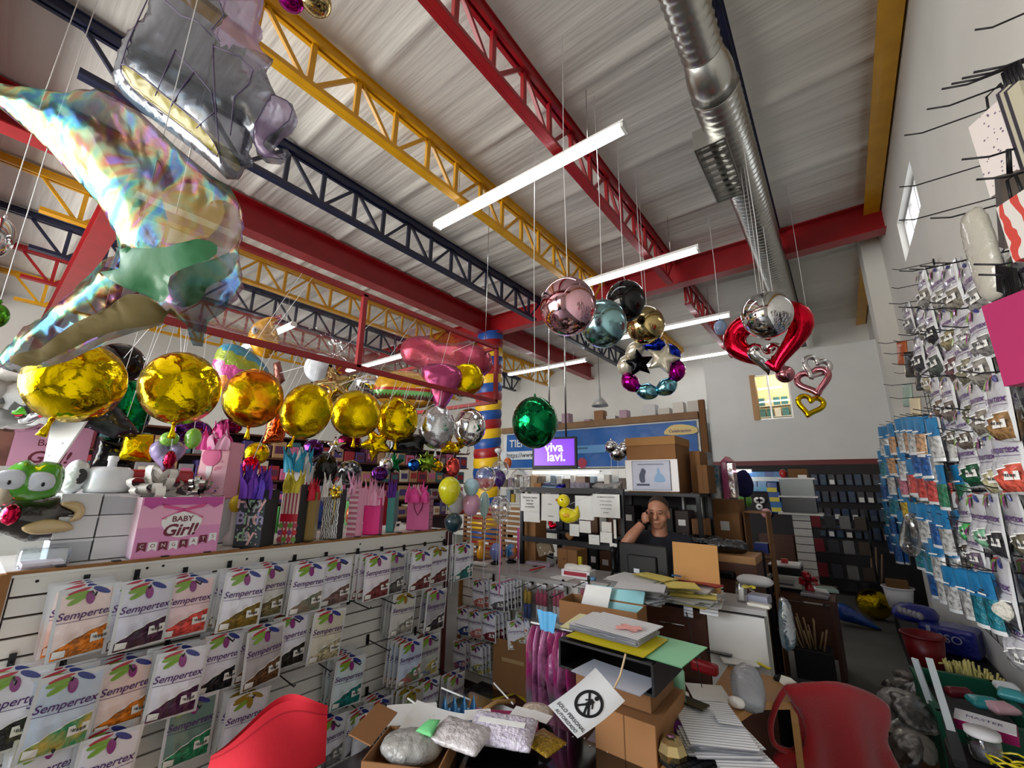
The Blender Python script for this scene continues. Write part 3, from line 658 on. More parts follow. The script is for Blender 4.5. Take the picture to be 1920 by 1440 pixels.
# pale pink bag with hot pink tissue standing on the cartons/pink box
M_tp = mat('hot_pink_tissue', 'F450A8', .6); M_tpl = mat('pale_pink_tissue', 'F6B4D2', .6); M_tpu = mat('purple_tissue', '4B1FA0', .6); M_tblue = mat('aqua_tissue', '2CA8CC', .6); M_ty = mat('yellow_tissue', 'D9C63A', .6); M_tr = mat('red_tissue', 'DE2440', .6); M_tw = mat('white_tissue', 'F0EEEC', .6); M_tv = mat('violet_tissue', '6A2AA8', .6)
def babybag(t, w_, h, D):
    b = MB(); b.box((-.0, -.002, h*.93), (w_*.98, .002, h*.1), M_whitep); b.prism(smoothpoly([(-.05, -.2), (.06, -.18), (.1, 0), (.04, .12), (-.02, .2), (-.1, .05)], 3), .002, M_whitep, FM(-.003, h*.55, -w_*.12) @ Matrix.Diagonal((w_*1.1, h, 1, 1)))
    b.prism(circ(.06, 14), .002, M_pinkd, FM(-.004, h*.74, -w_*.1)); b.text('it\'s a', h*.08, M_pinkd, FM(-.003, h*.66, w_*.2), .2); b.text('girl', h*.1, M_pinkd, FM(-.003, h*.54, w_*.2), .2); b.box((0, -.002, h*.17), (w_*.5, .002, h*.16), M_pink); b.obj('print', t)
X2 = GX-.38
gift_bag(356, 420, 824, 935, X2, .13, mat('blush_card', 'F4B9C6', .45), mat('blush_card_side', 'EFA3B7', .45), 'pale pink baby gift bag with hot pink tissue behind the silver bow', ((M_tp, 12, .2), (M_tpl, 5, .17)), None, babybag, zbase=atX(390, 935, X2).z)
s_ = MB(); zq = atX(390, 935, X2).z; s_.box((0, 0, (zq-TOP)/2), (.22, .3, zq-TOP-.004), M_wc); s_.obj('carton', None, 'tall white carton under the pale pink baby gift bag', 'carton', None, None, (X2-.08, atX(388, 935, X2).y+.02, TOP+.001))
def bday(t, w_, h, D):
    rows_ = ('Happy', 'Birth', 'day'); cs = (mat('chalk_pink', 'E7B7B4', .7), mat('chalk_lilac', 'A9A2C8', .7), mat('chalk_mint', '9FC7A6', .7), mat('chalk_grey', 'B9BCC0', .7)); b = MB()
    for j, s_ in enumerate(rows_):
        for i, ch in enumerate(s_): b.text(ch, h*.3, cs[(i+j) % 4], FM(-.002, h*(.77-.28*j), (-.36+.185*i+(.1 if j == 2 else 0))*w_), 0, .02)
    r = random.Random(3)
    for i in range(60): b.prism(circ(.003+.003*r.random(), 8), .001, cs[i % 4], FM(-.0015, r.uniform(.03, .97)*h, r.uniform(-.47, .47)*w_))
    b.obj('chalk_print', t)
M_slate = mat('slate_card', '3C4148', .6); M_slates = mat('slate_card_side', '24272C', .6)
gift_bag(432, 492, 915, 1013, GX-.06, .13, M_slate, M_slates, 'dark grey Happy Birthday gift bag with purple tissue', ((M_tpu, 14, .2), (M_tv, 6, .22)), (M_black, .55), bday, rot=.0)
def dots(t, w_, h, D):
    b = MB(); b.box((0, -.002, h*.43), (w_, .003, h*.13), mat('red_ribbon', 'C01832', .35)); r = random.Random(5); c = [mat('dot_'+x, x, .5) for x in ('B5475C', '8C4C86', '6E9B45', 'C9302F')]
    for j in range(3):
        for i in range(4): b.prism(circ(h*.045, 14), .002, c[(i*2+j) % 4], FM(-.0022, h*(.07+.115*j), (-.4+.27*i)*w_))
    b.obj('printed_dots', t)
gift_bag(517, 556, 905, 1008, GX-.06, .1, pattern('candy_stripes', 'stripes', 'E9D6C6', 'B04560', 14, .5, 0, .55), M_slates, 'narrow striped and dotted gift bag with yellow tissue', ((M_ty, 10, .15),), None, dots)
gift_bag(558, 588, 920, 1004, GX-.08, .09, mat('gold_card', '8E7440', .35, .5), mat('gold_card_side', 'B0A274', .35, .4), 'plain gold gift bag with red tissue next to the zebra bag', ((M_tr, 12, .15),), rot=.25)
def rib(t, w_, h, D):
    b = MB(); 
    for i in range(7): a = i*.9; b.grid(lambda u, v: ((.5-.5*math.cos(6.283*u))*.05, (v-.5)*.014, .015*math.sin(6.283*u)), 8, 1, mat('gold_ribbon', 'D2B23A', .2, 1.), True, None, TR(w_*.2, -.015, h*.95) @ RX(R90) @ RZ(a))
    b.tube([(w_*.2, -.01, h*.95), (w_*.25, -.012, h*.6), (w_*.15, -.01, h*.3)], .003, MATS['gold_ribbon'], 5); b.obj('gold_bow', t)
gift_bag(597, 634, 915, 1000, GX-.06, .09, pattern('zebra', 'waves', 'ECEAE6', '141214', 26, .5, 0, .5), M_slates, 'zebra striped gift bag with gold bow and white tissue', ((M_tw, 8, .16),), None, rib)
gift_bag(647, 668, 912, 996, GX-.07, .09, pattern('pink_stripes', 'stripes', 'EBC9D4', 'C96C8C', 9, .5, 0, .5, R90), M_pink, 'pink and white cross-striped gift bag between zebra and hot pink bags', ((M_tpl, 8, .17),), rot=-.15)
gift_bag(677, 712, 932, 994, GX-.08, .1, M_hot, mat('hot_pink_side', 'B51C6C', .4), 'plain hot pink gift bag with light pink tissue', ((M_tpl, 12, .2),), rot=.1)
gift_bag(722, 738, 918, 988, GX-.12, .1, mat('teal_card', '4F9C96', .5), mat('teal_card_side', '3C7F7C', .5), 'slim teal gift bag with violet tissue', ((M_tv, 8, .16),))
def plaid(t, w_, h, D):
    b = MB(); 
    for i in range(5): b.box((w_/2+.0012, .01+i*D/5, h/2), (.001, .004, h), M_ink); b.box((w_/2+.0012, D/2, h*(.1+.2*i)), (.001, D, .004), M_ink)
    b.obj('plaid_print', t)
gift_bag(757, 806, 928, 988, GX-.08, .14, M_rose, mat('rose_card_side', 'E79AB4', .5), 'rose pink gift tote with cord handle and bright pink tissue, last on the shelf', ((M_tp, 16, .17), (M_tpl, 4, .15)), (mat('wine_cord', '7A1C48', .6), .75), plaid)
b = MB(); b.box((0, 0, 0), (.002, .05, .075), M_whitep); b.box((.0015, 0, .012), (.001, .035, .02), M_ink); b.obj('price_tag', None, 'white price tag leaning on the shelf by the rose pink tote', 'price tag', None, None, (GX-.1, atX(746, 975, GX-.1).y, TOP+.04), (0, .25, .2))
# red lidded box, picture frame and dark aqua bag farther back
b = MB(); t = T('tool_box', 'red lidded box with clear sides behind the white ribbon heap', 'box', (GX-.45, atX(285, 890, GX-.45).y, TOP+.0)); zb = atX(285, 905, GX-.45).z-TOP
MB().box((0, 0, zb/2), (.2, .3, zb), mat('smoky_plastic', '55484C', .3)).obj('box_body', t); MB().box((0, 0, zb+.035), (.22, .34, .07), mat('red_plastic', 'C4182A', .3, coat=.4), bev=.015).obj('lid', t)
t = T('framed_picture', 'black and white framed picture leaning left of the red lidded box', 'picture frame', atX(195, 900, GX-.48), (0, -.15, 0)); t.location.z = TOP
hf = atX(195, 880, GX-.48).z-TOP; MB().box((0, 0, hf/2), (.02, .17, hf), M_whitep).obj('frame_border', t); MB().box((.012, 0, hf/2), (.004, .13, hf-.05), mat('dark_picture', '22302C', .4, vary=('4C5A50', 14, .2))).obj('picture', t)
t = gift_bag(528, 575, 868, 910, GX-.5, .1, M_whitep, M_wc, 'small white gift bag with aqua tissue behind the birthday bags', ((M_tblue, 14, .2), (M_tw, 4, .2)), zbase=TOP)
q = atX(442, 945, GX-.25); b = MB(); b.ball((0, 0, q.z-TOP), (.035, .035, .05), mat('yellow_flower', 'E8C81E', .4), 12); b.lathe([(.03, 0), (.04, .03), (.03, .06), (.012, .08), (.012, q.z-TOP-.03)], M_whitep, 14); b.obj('yellow_ornament', None, 'small yellow ornament on a white foot, left of the birthday bag', 'ornament', None, None, (q.x, q.y, TOP))
# ================================================================ balloons hanging and floating
def foilmat(name, c, rough=.12, bump=(9, .25, .03), vary=None): return mat(name, c, rough, 1., bump=bump, vary=vary)
F_gold = foilmat('gold_foil', 'E9C606', .15, (7, .4, .04)); F_goldt = foilmat('gold_texture_foil', 'E6C40A', .2, (70, .35, .006)); F_goldh = foilmat('gold_holo_foil', 'EBCB08', .2, (14, .3, .02), ('E8791A', 5, .12))
F_pale = foilmat('pale_gold_foil', 'C9B27A', .1, (5, .1, .02)); F_silver = foilmat('silver_ball_foil', 'DADADA', .07, (4, .08, .02)); F_sil2 = foilmat('silver_texture_foil', 'D4D6DA', .18, (70, .35, .006))
F_rose = foilmat('rose_chrome', 'D9A9B4', .06, (3, .06, .02)); F_teal = foilmat('teal_chrome', '8FB9BE', .16, (3, .06, .02)); F_black = foilmat('black_foil', '111214', .12, (6, .1, .02)); F_blk = mat('black_gloss', '070708', .12, 0, coat=.25, spec=.3)
F_red = foilmat('red_foil', 'D3122F', .14, (12, .2, .02)); F_mag = foilmat('magenta_foil', 'B0108C', .14); F_blue = foilmat('blue_foil', '1A2FA8', .14); F_cream = mat('cream_foil', 'E2DCC8', .22, .6); F_aqua = foilmat('aqua_foil', '7FC4D6', .14)
F_green = foilmat('green_foil', '0E7A44', .12, (10, .3, .03)); F_pinkc = foilmat('pink_chrome', 'D98C98', .1, (4, .08, .02)); F_pur = foilmat('purple_foil', '5B2A78', .15)
def tie(p, z1, o, m=M_string, r=.0022): MB().tube([(0, 0, 0), (.006, .004, (z1-p.z)*.4), (0, 0, z1-p.z)], r, m, 5).obj('ribbon', o)
def ball_balloon(px, py, d, wpx, hpx, m, label, zstring=ROOF-.03, lumps=0., name='ball_balloon', cat='balloon'):
    p = W(px, py, d); r = wpx*d/FPX/2*kcos(px, py)**.7; t = T(name, label, cat, p, (0, 0, px)); b = MB(); k = hpx/wpx
    prof = []; n = 20
    for i in range(n+1):
        a = math.pi*i/n; prof.append((max(r*math.sin(a), .001), -r*k*math.cos(a)))
    b.lathe(prof, m, 32); b.obj('foil_skin', t)
    b = MB(); b.lathe([(.004, r*k-.002), (.012, r*k+.012), (.004, r*k+.03)], m, 8); b.obj('neck', t)
    if zstring: MB().tube([(0, 0, r*k+.02), (.01, .006, (zstring-p.z)*.5), (0, 0, zstring-p.z)], .003, M_string, 5).obj('ribbon', t)
    return t
ball_balloon(1065, 575, 2.9, 105, 112, F_rose, 'large rose pink chrome ball balloon hanging leftmost of the ball cluster')
ball_balloon(1131, 607, 3.45, 88, 94, F_teal, 'pale teal ball balloon hanging right of the pink chrome ball')
ball_balloon(1173, 565, 4.1, 74, 82, F_blk, 'glossy black ball balloon above the pale gold ball')
ball_balloon(1210, 610, 4.5, 72, 76, F_pale, 'pale gold chrome ball balloon below the black ball')
ball_balloon(1438, 591, 3.2, 96, 98, F_silver, 'large silver chrome ball balloon in front of the red heart', 4.72)
ball_balloon(1351, 614, 5.2, 24, 32, mat('dusty_blue_latex', '8CA3C8', .35, coat=.4), 'small dusty blue balloon left of the red heart ring')
ball_balloon(1472, 702, 4.4, 36, 36, F_pinkc, 'small pink ball balloon under the red heart ring')
def wtube(t, pts, r, m=M_string, name='ribbon'):
    o = put(name, MB().tube(pts, r, m, 5).mesh(name), t); o.matrix_parent_inverse = (Matrix.Translation(t.location) @ t.rotation_euler.to_matrix().to_4x4()).inverted(); return o
def disc(px, py, d, outline, T_, m, label, name='foil_balloon', yaw=0., tilt=0., roll=0., zs=None, tail=True, pick=None, inner=(), group=None, step=None, plane=False, pucker=.28, k=30, R=None):
    p = W(px, py, d); t = T(name, label, 'balloon', p, facing(p, yaw, tilt, roll), group); kx = kcos(px, py)
    outline = [(x*kx*1.05, y) for x, y in outline]; inner = [[(x*kx*1.05, y) for x, y in L] for L in inner]
    b = MB(); b.foil(outline, T_, m, I4, step, R, pick, pucker, k, inner); b.obj('foil_skin', t); h = b.hgt
    if tail:
        lo = min(y for x, y in outline); q = MB(); q.lathe([(.012, lo+.01), (.008, lo-.02), (.016, lo-.055), (.02, lo-.075)], m, 10, RX(-R90) @ RZ(0) if False else Matrix(((1, 0, 0, 0), (0, 0, 1, 0), (0, -1, 0, 0), (0, 0, 0, 1)))); q.obj('tail', t)
    if zs: 
        e = Vector((p.x, p.y, zs)) if zs > 4 else Vector((-3.05, max(.35, min(3.58, p.y)), 2.71 if p.z < 2.75 else 3.36))
        wtube(t, [p, p+(e-p)*.5+Vector((.003, 0, 0)), e], .0018)
    return t, h
ZF = 2.72
G = 'row of gold and silver foil balloons'
disc(145, 715, 1.9, circ(.243, 44, .19), .16, F_gold, 'big wrinkled gold foil balloon at the street end, above the BABY Girl boxes', zs=ZF, roll=-.25, yaw=.2)
disc(340, 727, 2.26, circ(.222, 44, .2), .16, F_gold, 'second big gold foil balloon, smooth with a dark seam and long tail', zs=ZF, yaw=.1)
disc(475, 746, 2.85, circ(.205), .12, F_goldh, 'holographic gold disc balloon with orange bands', zs=ZF, yaw=-.1)
disc(576, 770, 3.15, circ(.19, 40, .22), .12, F_goldt, 'narrow textured gold foil balloon, fourth in the gold row', zs=ZF, roll=-.3, yaw=.2)
disc(668, 776, 3.5, circ(.205), .13, F_goldt, 'round grid-textured gold balloon just left of the smooth gold one', zs=ZF)
disc(745, 786, 3.85, circ(.195, 40, .21), .13, F_gold, 'smooth gold foil balloon beside the silver ones', zs=ZF, yaw=.2)
disc(819, 800, 4.1, circ(.172, 40, .22), .12, F_sil2, 'round grid-textured silver balloon next to the gold row', zs=ZF, yaw=.1)
disc(880, 801, 4.35, circ(.165, 40, .2), .12, F_silver, 'crumpled mirror silver balloon in front of the striped column', zs=ZF, yaw=-.2)
disc(45, 742, 2.15, circ(.26, 44, .19), .15, F_silver, 'big silver striped balloon at the left behind the wrinkled gold one', zs=ZF, roll=-.3)
disc(705, 832, 3.75, star(.17, .5), .07, F_gold, 'gold foil star pointing down under the gold row', roll=math.pi*.95, tail=False, zs=ZF)
disc(845, 838, 4.3, star(.17, .5), .07, F_gold, 'gold foil star lying under the silver balloons', tilt=1.1, tail=False, zs=ZF)
disc(628, 725, 3.9, star(.24, .5), .09, F_pale, 'pale gold star balloon behind the gold row', tail=False, zs=2.9, roll=.3)
disc(600, 690, 4.4, circ(.16), .1, mat('white_pearl', 'DDE2EA', .25, coat=.5), 'white pearl balloon behind the red frame', tail=False, zs=3.0)
disc(695, 720, 4.3, circ(.16, 30, .12), .1, F_silver, 'dark mirrored balloon behind the gold row by the burger balloon', tail=False, zs=3.0)
disc(240, 770, 2.6, circ(.15, 30, .2), .1, F_green, 'green mirrored balloon between the two big gold balloons', tail=False, zs=ZF)
disc(225, 680, 2.9, circ(.18, 30, .14), .1, F_blk, 'black balloon above the big gold balloons', tail=False, zs=2.9)
disc(215, 852, 2.5, [(-.13, -.09), (.13, -.09), (.14, .09), (-.12, .1)], .07, F_blk, 'square black pillow balloon under the star-print balloon', tail=False, zs=2.4)
disc(258, 838, 2.5, [(-.1, -.08), (.1, -.09), (.09, .08), (-.09, .09)], .06, F_goldt, 'small gold pillow balloon right of the black pillow', tail=False, zs=2.4)
disc(205, 790, 2.4, [(-.18, -.02), (.0, .12), (.2, -.06), (.05, -.1)], .05, pattern('star_print', 'dots', 'C9CBD0', '11131C', 30, .3, 0, .16), 'black star-print balloon under the big gold balloon', tail=False, zs=2.4)
disc(360, 810, 2.9, circ(.14, 30, .09), .08, F_pur, 'purple balloon behind the tail of the second gold balloon', tail=False, zs=2.5)
disc(516, 800, 3.3, [(-.08, -.14), (.08, -.12), (.1, .1), (-.06, .14)], .06, foilmat('copper_foil', 'D9602E', .15), 'copper orange foil balloon below the holographic gold disc', tail=False, zs=ZF)
# more balloons crowding behind the gift bags
for (px, py, d, out, T_, m, lab) in ((628, 836, 3.6, star(.1, .4), .04, F_silver, 'small silver star balloon between the gift bags'), (588, 840, 3.7, circ(.09, 20, .08), .06, F_pur, 'purple balloon right of the aqua tissue'), (655, 828, 4.2, circ(.12, 24, .09), .07, foilmat('burgundy_foil', '5E1430', .15), 'burgundy balloon under the gold grid balloon'), (762, 832, 4.0, [(-.16, -.09), (.16, -.1), (.17, .09), (-.15, .1)], .06, F_blk, 'big black pillow balloon behind the gold star'),
    (800, 866, 4.1, star(.12, .6, 9), .05, foilmat('lime_foil', '8AB03A', .2), 'lime green ruffled balloon above the rose tote'), (776, 872, 4.0, circ(.06, 16), .05, foilmat('cobalt_foil', '1E4FA8', .15), 'small cobalt balloon left of the lime one'), (849, 876, 4.2, circ(.07, 16, .1), .05, foilmat('salmon_foil', 'E0564E', .2), 'salmon red balloon above the yellow latex balloon'), (712, 888, 3.9, circ(.08, 16, .07), .05, F_pur, 'dark purple balloon behind the light pink tissue'),
    (606, 880, 3.6, circ(.13, 24, .14), .06, F_blk, 'black round balloon between red and white tissue'), (482, 850, 3.3, circ(.1, 20, .09), .06, F_goldt, 'small gold balloon behind the purple tissue'), (470, 872, 3.2, circ(.07, 18), .05, F_red, 'red balloon behind the birthday bag'), (724, 870, 4.1, circ(.07, 16), .05, F_silver, 'small silver bubble balloon over the teal bag'), (738, 868, 4.3, star(.12, .45), .05, F_green, 'green star balloon behind the teal bag'), (820, 874, 4.3, circ(.06, 14), .05, F_gold, 'tiny gold balloon near the rose tote'), (430, 800, 3.2, circ(.1, 20, .06), .05, foilmat('wine2_foil', '6A1240', .15), 'wine coloured balloon left of the holographic disc')):
    disc(px, py, d, out, T_, m, lab, tail=False, zs=2.72)
# lilac heart with green leaf and red cluster
disc(313, 852, 2.35, heart(.2), .06, mat('lilac_gloss', 'A89AC8', .25, coat=.6), 'lilac heart shaped balloon above the white ribbon heap', tail=False, zs=ZF)
disc(318, 823, 2.33, circ(.055, 20, .04), .03, mat('lime_gloss', '8CC84A', .25, coat=.6), 'small lime green balloon on top of the lilac heart', tail=False, zs=ZF)
disc(362, 822, 2.4, circ(.05, 20, .06), .035, MATS['lime_gloss'], 'small lime green balloon right of the lilac heart', tail=False, zs=ZF)
disc(318, 862, 2.25, circ(.035, 20, .05), .03, foilmat('wine_foil', 'A01838', .15), 'small wine red balloon in front of the lilac heart', tail=False, zs=ZF)
# white and black ball-like balloon behind the frog
o, h = disc(140, 893, 2.0, smoothpoly([(-.05, -.06), (.02, -.08), (.06, -.03), (.06, .05), (0, .08), (-.05, .04)], 4), .05, mat('white_gloss', 'EDEFF0', .25, coat=.6), 'white balloon with a black oval patch right of the frog', tail=False)
MB().prism(circ(.022, 16, .036), .004, F_blk, TR(.02, 0, .045)).obj('black_patch', o)
# party faces: frog
M_fg = mat('frog_green', '4FA51E', .2, coat=.8, bump=(12, .15, .02)); M_eye = mat('eye_white', 'D8DEE8', .25, coat=.6)
def pxl(L, cx, cy, d): return [((x-cx)*d/FPX, -(y-cy)*d/FPX) for x, y in L]
d = 1.8; c = (65, 900)
o, h = disc(65, 900, d, smoothpoly(pxl([(5, 905), (14, 878), (42, 863), (60, 871), (76, 865), (106, 869), (119, 886), (120, 910), (112, 928), (80, 937), (40, 937), (10, 930)], *c, d), 3), .08, M_fg, 'green frog head balloon with big white eyes at the left edge', tail=False, name='frog_balloon')
for k_, L in (('eye', [(12, 893), (26, 884), (44, 882), (54, 892), (54, 908), (44, 917), (24, 914), (12, 906)]), ('eye', [(58, 890), (72, 885), (86, 889), (92, 903), (87, 917), (70, 920), (58, 914)])):
    e = MB(); e.foil(smoothpoly(pxl(L, *c, d), 3), .02, M_eye, TR(0, 0, .07)); e = e.obj(k_, o); cx, cy = sum(p[0] for p in L)/len(L), sum(p[1] for p in L)/len(L); q = pxl([(cx+2, cy+5)], *c, d)[0]
    MB().ball((q[0], q[1], .09), (.006, .01, .005), F_blk, 10).obj('pupil', e)
c = (75, 972); M_bk = mat('dark_brown_foil', '2A211C', .2, coat=.6, bump=(14, .2, .02)); M_tn = mat('tan_foil', 'C9AE7C', .25, coat=.5)
body = smoothpoly(pxl([(-12, 950), (30, 935), (70, 936), (110, 930), (135, 945), (156, 958), (154, 974), (138, 976), (130, 990), (143, 1003), (134, 1021), (118, 1016), (95, 1012), (60, 1013), (20, 998), (-12, 1004)], *c, 1.85), 3)
o, h = disc(75, 972, 1.85, body, .06, M_bk, 'dark brown shell balloon with tan arcs under the frog head', tail=False, name='shell_balloon')
for L in ([(95, 945), (120, 942), (132, 958), (128, 975), (112, 978), (118, 962)], [(55, 985), (80, 972), (110, 978), (122, 992), (100, 998), (70, 998)]): MB().foil(smoothpoly(pxl(L, *c, 1.85), 3), .015, M_tn, TR(0, 0, .055)).obj('tan_patch', o)
disc(20, 965, 1.75, circ(.045, 16), .04, foilmat('crimson_foil', 'C81A44', .2), 'small crimson foil rosette in front of the brown balloon', tail=False); disc(8, 925, 1.72, circ(.05, 16), .04, mat('sandy_gloss', 'B5A68E', .3, coat=.5), 'sandy beige round balloon at the left edge below the frog', tail=False)
# donkey-shaped balloon
c = (497, 640); d = 3.6
head = smoothpoly(pxl([(478, 660), (466, 640), (470, 615), (482, 600), (498, 590), (512, 585), (520, 580), (518, 592), (508, 602), (517, 618), (524, 640), (522, 655), (512, 662), (506, 672), (492, 670)], *c, d), 3)
hornp = lambda x, y: F_pinkc if y > .215 else MATS['donkey_yellow']
mat('donkey_yellow', 'E0A21C', .25, .3, coat=.5)
o, h = disc(497, 640, d, head, .08, MATS['donkey_yellow'], 'yellow donkey head balloon with pink tipped ear behind the red frame', tail=False, zs=3.3, name='donkey_balloon', pick=hornp)
q = pxl([(478, 627)], *c, d)[0]; e = MB(); e.ball((q[0], q[1], .07), (.022, .035, .012), M_eye, 14); e = e.obj('eye', o); MB().ball((q[0]+.004, q[1], .082), (.009, .016, .006), F_blk, 10).obj('pupil', e)
c = (445, 690); dm = [mat('band_'+x, x, .3, .2, coat=.4, bump=(30, .5, .02)) for x in ('3F93B8', '96A83A', 'C8488F', 'E08A3C')]
o, h = disc(445, 690, 3.65, smoothpoly(pxl([(405, 660), (420, 646), (450, 648), (480, 664), (505, 690), (500, 720), (470, 740), (420, 735), (402, 700)], *c, 3.65), 3), .12, dm[0], 'fluffy rainbow striped donkey body balloon behind the gold disc', tail=False, zs=3.2, name='donkey_body_balloon', pick=lambda x, y: dm[min(3, max(0, int((.2-y-.35*x)/.11)))])
disc(522, 700, 3.7, pxl([(510, 682), (522, 676), (536, 712), (528, 722), (516, 712)], 522, 700, 3.7), .04, mat('rust_foil', '8C5448', .3, .4), 'rust coloured cup shaped balloon beside the donkey', tail=False, zs=3.)
# burger balloon
c = (762, 728); bcols = [mat('burger_'+x, x, .25, .2, coat=.5) for x in ('E8AE1E', 'C22E1E', '6FB860', '5A3520', 'D99A2C')]
o, h = disc(762, 728, 4.3, smoothpoly(pxl([(704, 735), (712, 708), (745, 695), (785, 697), (815, 712), (822, 730), (815, 752), (790, 764), (740, 764), (712, 752)], *c, 4.3), 3), .12, bcols[0], 'hamburger shaped balloon with yellow bun, lettuce and patty', tail=False, zs=3.3, name='burger_balloon', pick=lambda x, y: bcols[0 if y > -.015 else 1 if y > -.04 else 2 if y > -.085 else 3 if y > -.13 else 4])
# balloons inside the clear bag above
def big(px, py, d, L, T_, m, lab): 
    return disc(px, py, d, smoothpoly(pxl(L, px, py, d), 3), T_, m, lab, tail=False, zs=3.9)
M_pb = mat('pink_foil_soft', 'B8445C', .3, .55, bump=(10, .3, .03))
big(830, 668, 5.0, [(755, 660), (765, 638), (800, 630), (830, 642), (880, 640), (915, 655), (918, 690), (880, 720), (850, 740), (800, 700), (765, 685)], .15, M_pb, 'large dusty pink heart balloon inside the clear bag')
big(820, 712, 4.35, [(790, 690), (840, 680), (865, 700), (850, 740), (830, 770), (810, 745)], .1, mat('pink_foil_deep', 'B84A7A', .25, .6), 'deep pink balloon under the dusty pink heart in the clear bag')
big(870, 708, 4.65, [(842, 705), (855, 685), (885, 678), (905, 700), (900, 730), (870, 745), (848, 735)], .1, F_goldt, 'gold balloon in the clear bag by the striped column')
bag = MB(); fx0, fy0, fy1 = -3.25, .7, 3.55
bag.grid(lambda u, v: (-3.1-.03*math.sin(u*14)*math.sin(v*5)-.25*math.sin(v*math.pi), fy0+(fy1-fy0)*u, 2.74+.62*v+.03*math.sin(u*9)), 24, 8, film('bag_film', 'FBFBFD', .03, .1, (6, .6, .05)))
bag.obj('clear_bag', None, 'large clear plastic bag stretched along the red frame', 'plastic bag')
# red display frame
fr = T('hanging_display_rack', 'red square-tube display frame hanging over the gondola', 'display rack', (-3.05, 0, 0)); zt_, zb_ = 3.37, 2.72
MB().bar((0, .3, zt_), (0, 3.62, zt_), .04, .04, M_red).obj('top_rail', fr); MB().bar((0, .3, zb_), (0, 3.62, zb_), .04, .04, M_red).obj('bottom_rail', fr)
for y in (.32, 1.83, 3.6): MB().bar((0, y, zb_), (0, y, zt_), .04, .04, M_red).obj('upright', fr)
MB().bar((-.0, 3.6, zt_), (-1.9, 3.6, zt_), .04, .04, M_red).obj('end_rail', fr); MB().bar((-.0, 3.6, zb_), (-1.9, 3.6, zb_), .04, .04, M_red).obj('end_rail', fr)
for y in (.5, 3.4): MB().tube([(0, y, zt_), (0, y, ROOF-.05)], .004, M_steel, 5).obj('hanger_cable', fr)
# star wreath
p = W(1220, 690, 4.6); wt = T('star_wreath_balloon', 'round wreath balloon of blue, magenta, black and cream stars', 'balloon', p, facing(p)); R_ = .268
segs = [F_blue, F_blue, F_cream, F_cream, F_mag, F_aqua, F_aqua, F_mag]
for i in range(8):
    b = MB(); a0 = i*math.pi/4+.2; n = 8
    b.tube([(R_*math.cos(a0+j*.785/n), R_*math.sin(a0+j*.785/n), 0) for j in range(n+1)], [.05+.045*math.sin(math.pi*j/n) for j in range(n+1)], segs[i], 12); b.obj('star_lobe', wt)
MB().foil(star(.17, .5, 5, .4), .06, F_black, TR(-.12, .04, .09)).obj('black_star', wt); MB().foil(star(.19, .52, 5, 1.2), .06, F_cream, TR(.13, .06, .12)).obj('cream_star', wt)
MB().tube([(0, R_+.06, 0), (0, ROOF-.05-p.z, 0)], .002, M_string, 5).obj('ribbon', wt)
# hearts
def heart_ring(px, py, d, wpx, tub, m, label, roll=0., yaw=0., zs=None, taper=True, tilt=0.):
    p = W(px, py, d); w_ = wpx*d/FPX; t = T('heart_balloon', label, 'balloon', p, facing(p, yaw, tilt, roll)); b = MB(); H = heart(w_*(1-tub*1.2), 44)
    lo = min(y for x, y in H); hi = max(y for x, y in H)
    b.tube([(x, y, 0) for x, y in H], [w_*tub*(.35+.65*min(1, (y-lo)/(hi-lo)*1.5) if taper else .7) for x, y in H], m, 14, True, True); b.obj('foil_skin', t)
    if zs:
        q = put('ribbon', MB().tube([(0, 0, 0), (0, 0, zs-p.z)], .002, M_string, 5).mesh('ribbon'), t); q.matrix_parent_inverse = (Matrix.Translation(p) @ t.rotation_euler.to_matrix().to_4x4()).inverted(); q.location = p
    return t
heart_ring(1440, 636, 3.5, 140, .15, F_red, 'large open red heart ring balloon behind the silver ball', .12, -.3, 4.72)
disc(1436, 668, 3.5, heart(.33), .08, F_silver, 'twisted silver heart balloon inside the red heart ring', tail=False, zs=4.72, yaw=.4)
heart_ring(1530, 688, 4.6, 50, .14, F_silver, 'small silver hollow heart balloon, top of three', -.5, .3, ROOF-.04, False)
heart_ring(1525, 714, 4.6, 60, .14, F_pinkc, 'small rose hollow heart balloon, middle of three', .15, -.2, None, False)
heart_ring(1519, 759, 4.6, 48, .14, F_gold, 'small gold hollow heart balloon, bottom of three', -.3, .2, None, False)
# green balloon near the screen and silver hearts at the banner
ball_balloon(1003, 792, 3.7, 86, 98, F_green, 'green mirrored balloon hanging left of the purple screen')
for (px, py, w_, n) in ((1146, 838, 24, 'left'), (1158, 850, 30, 'middle'), (1172, 842, 28, 'right')): ball_balloon(px, py, 5.4, w_, w_, F_silver, 'small silver balloon in front of the blue banner, %s of the bunch' % n, 1.76)
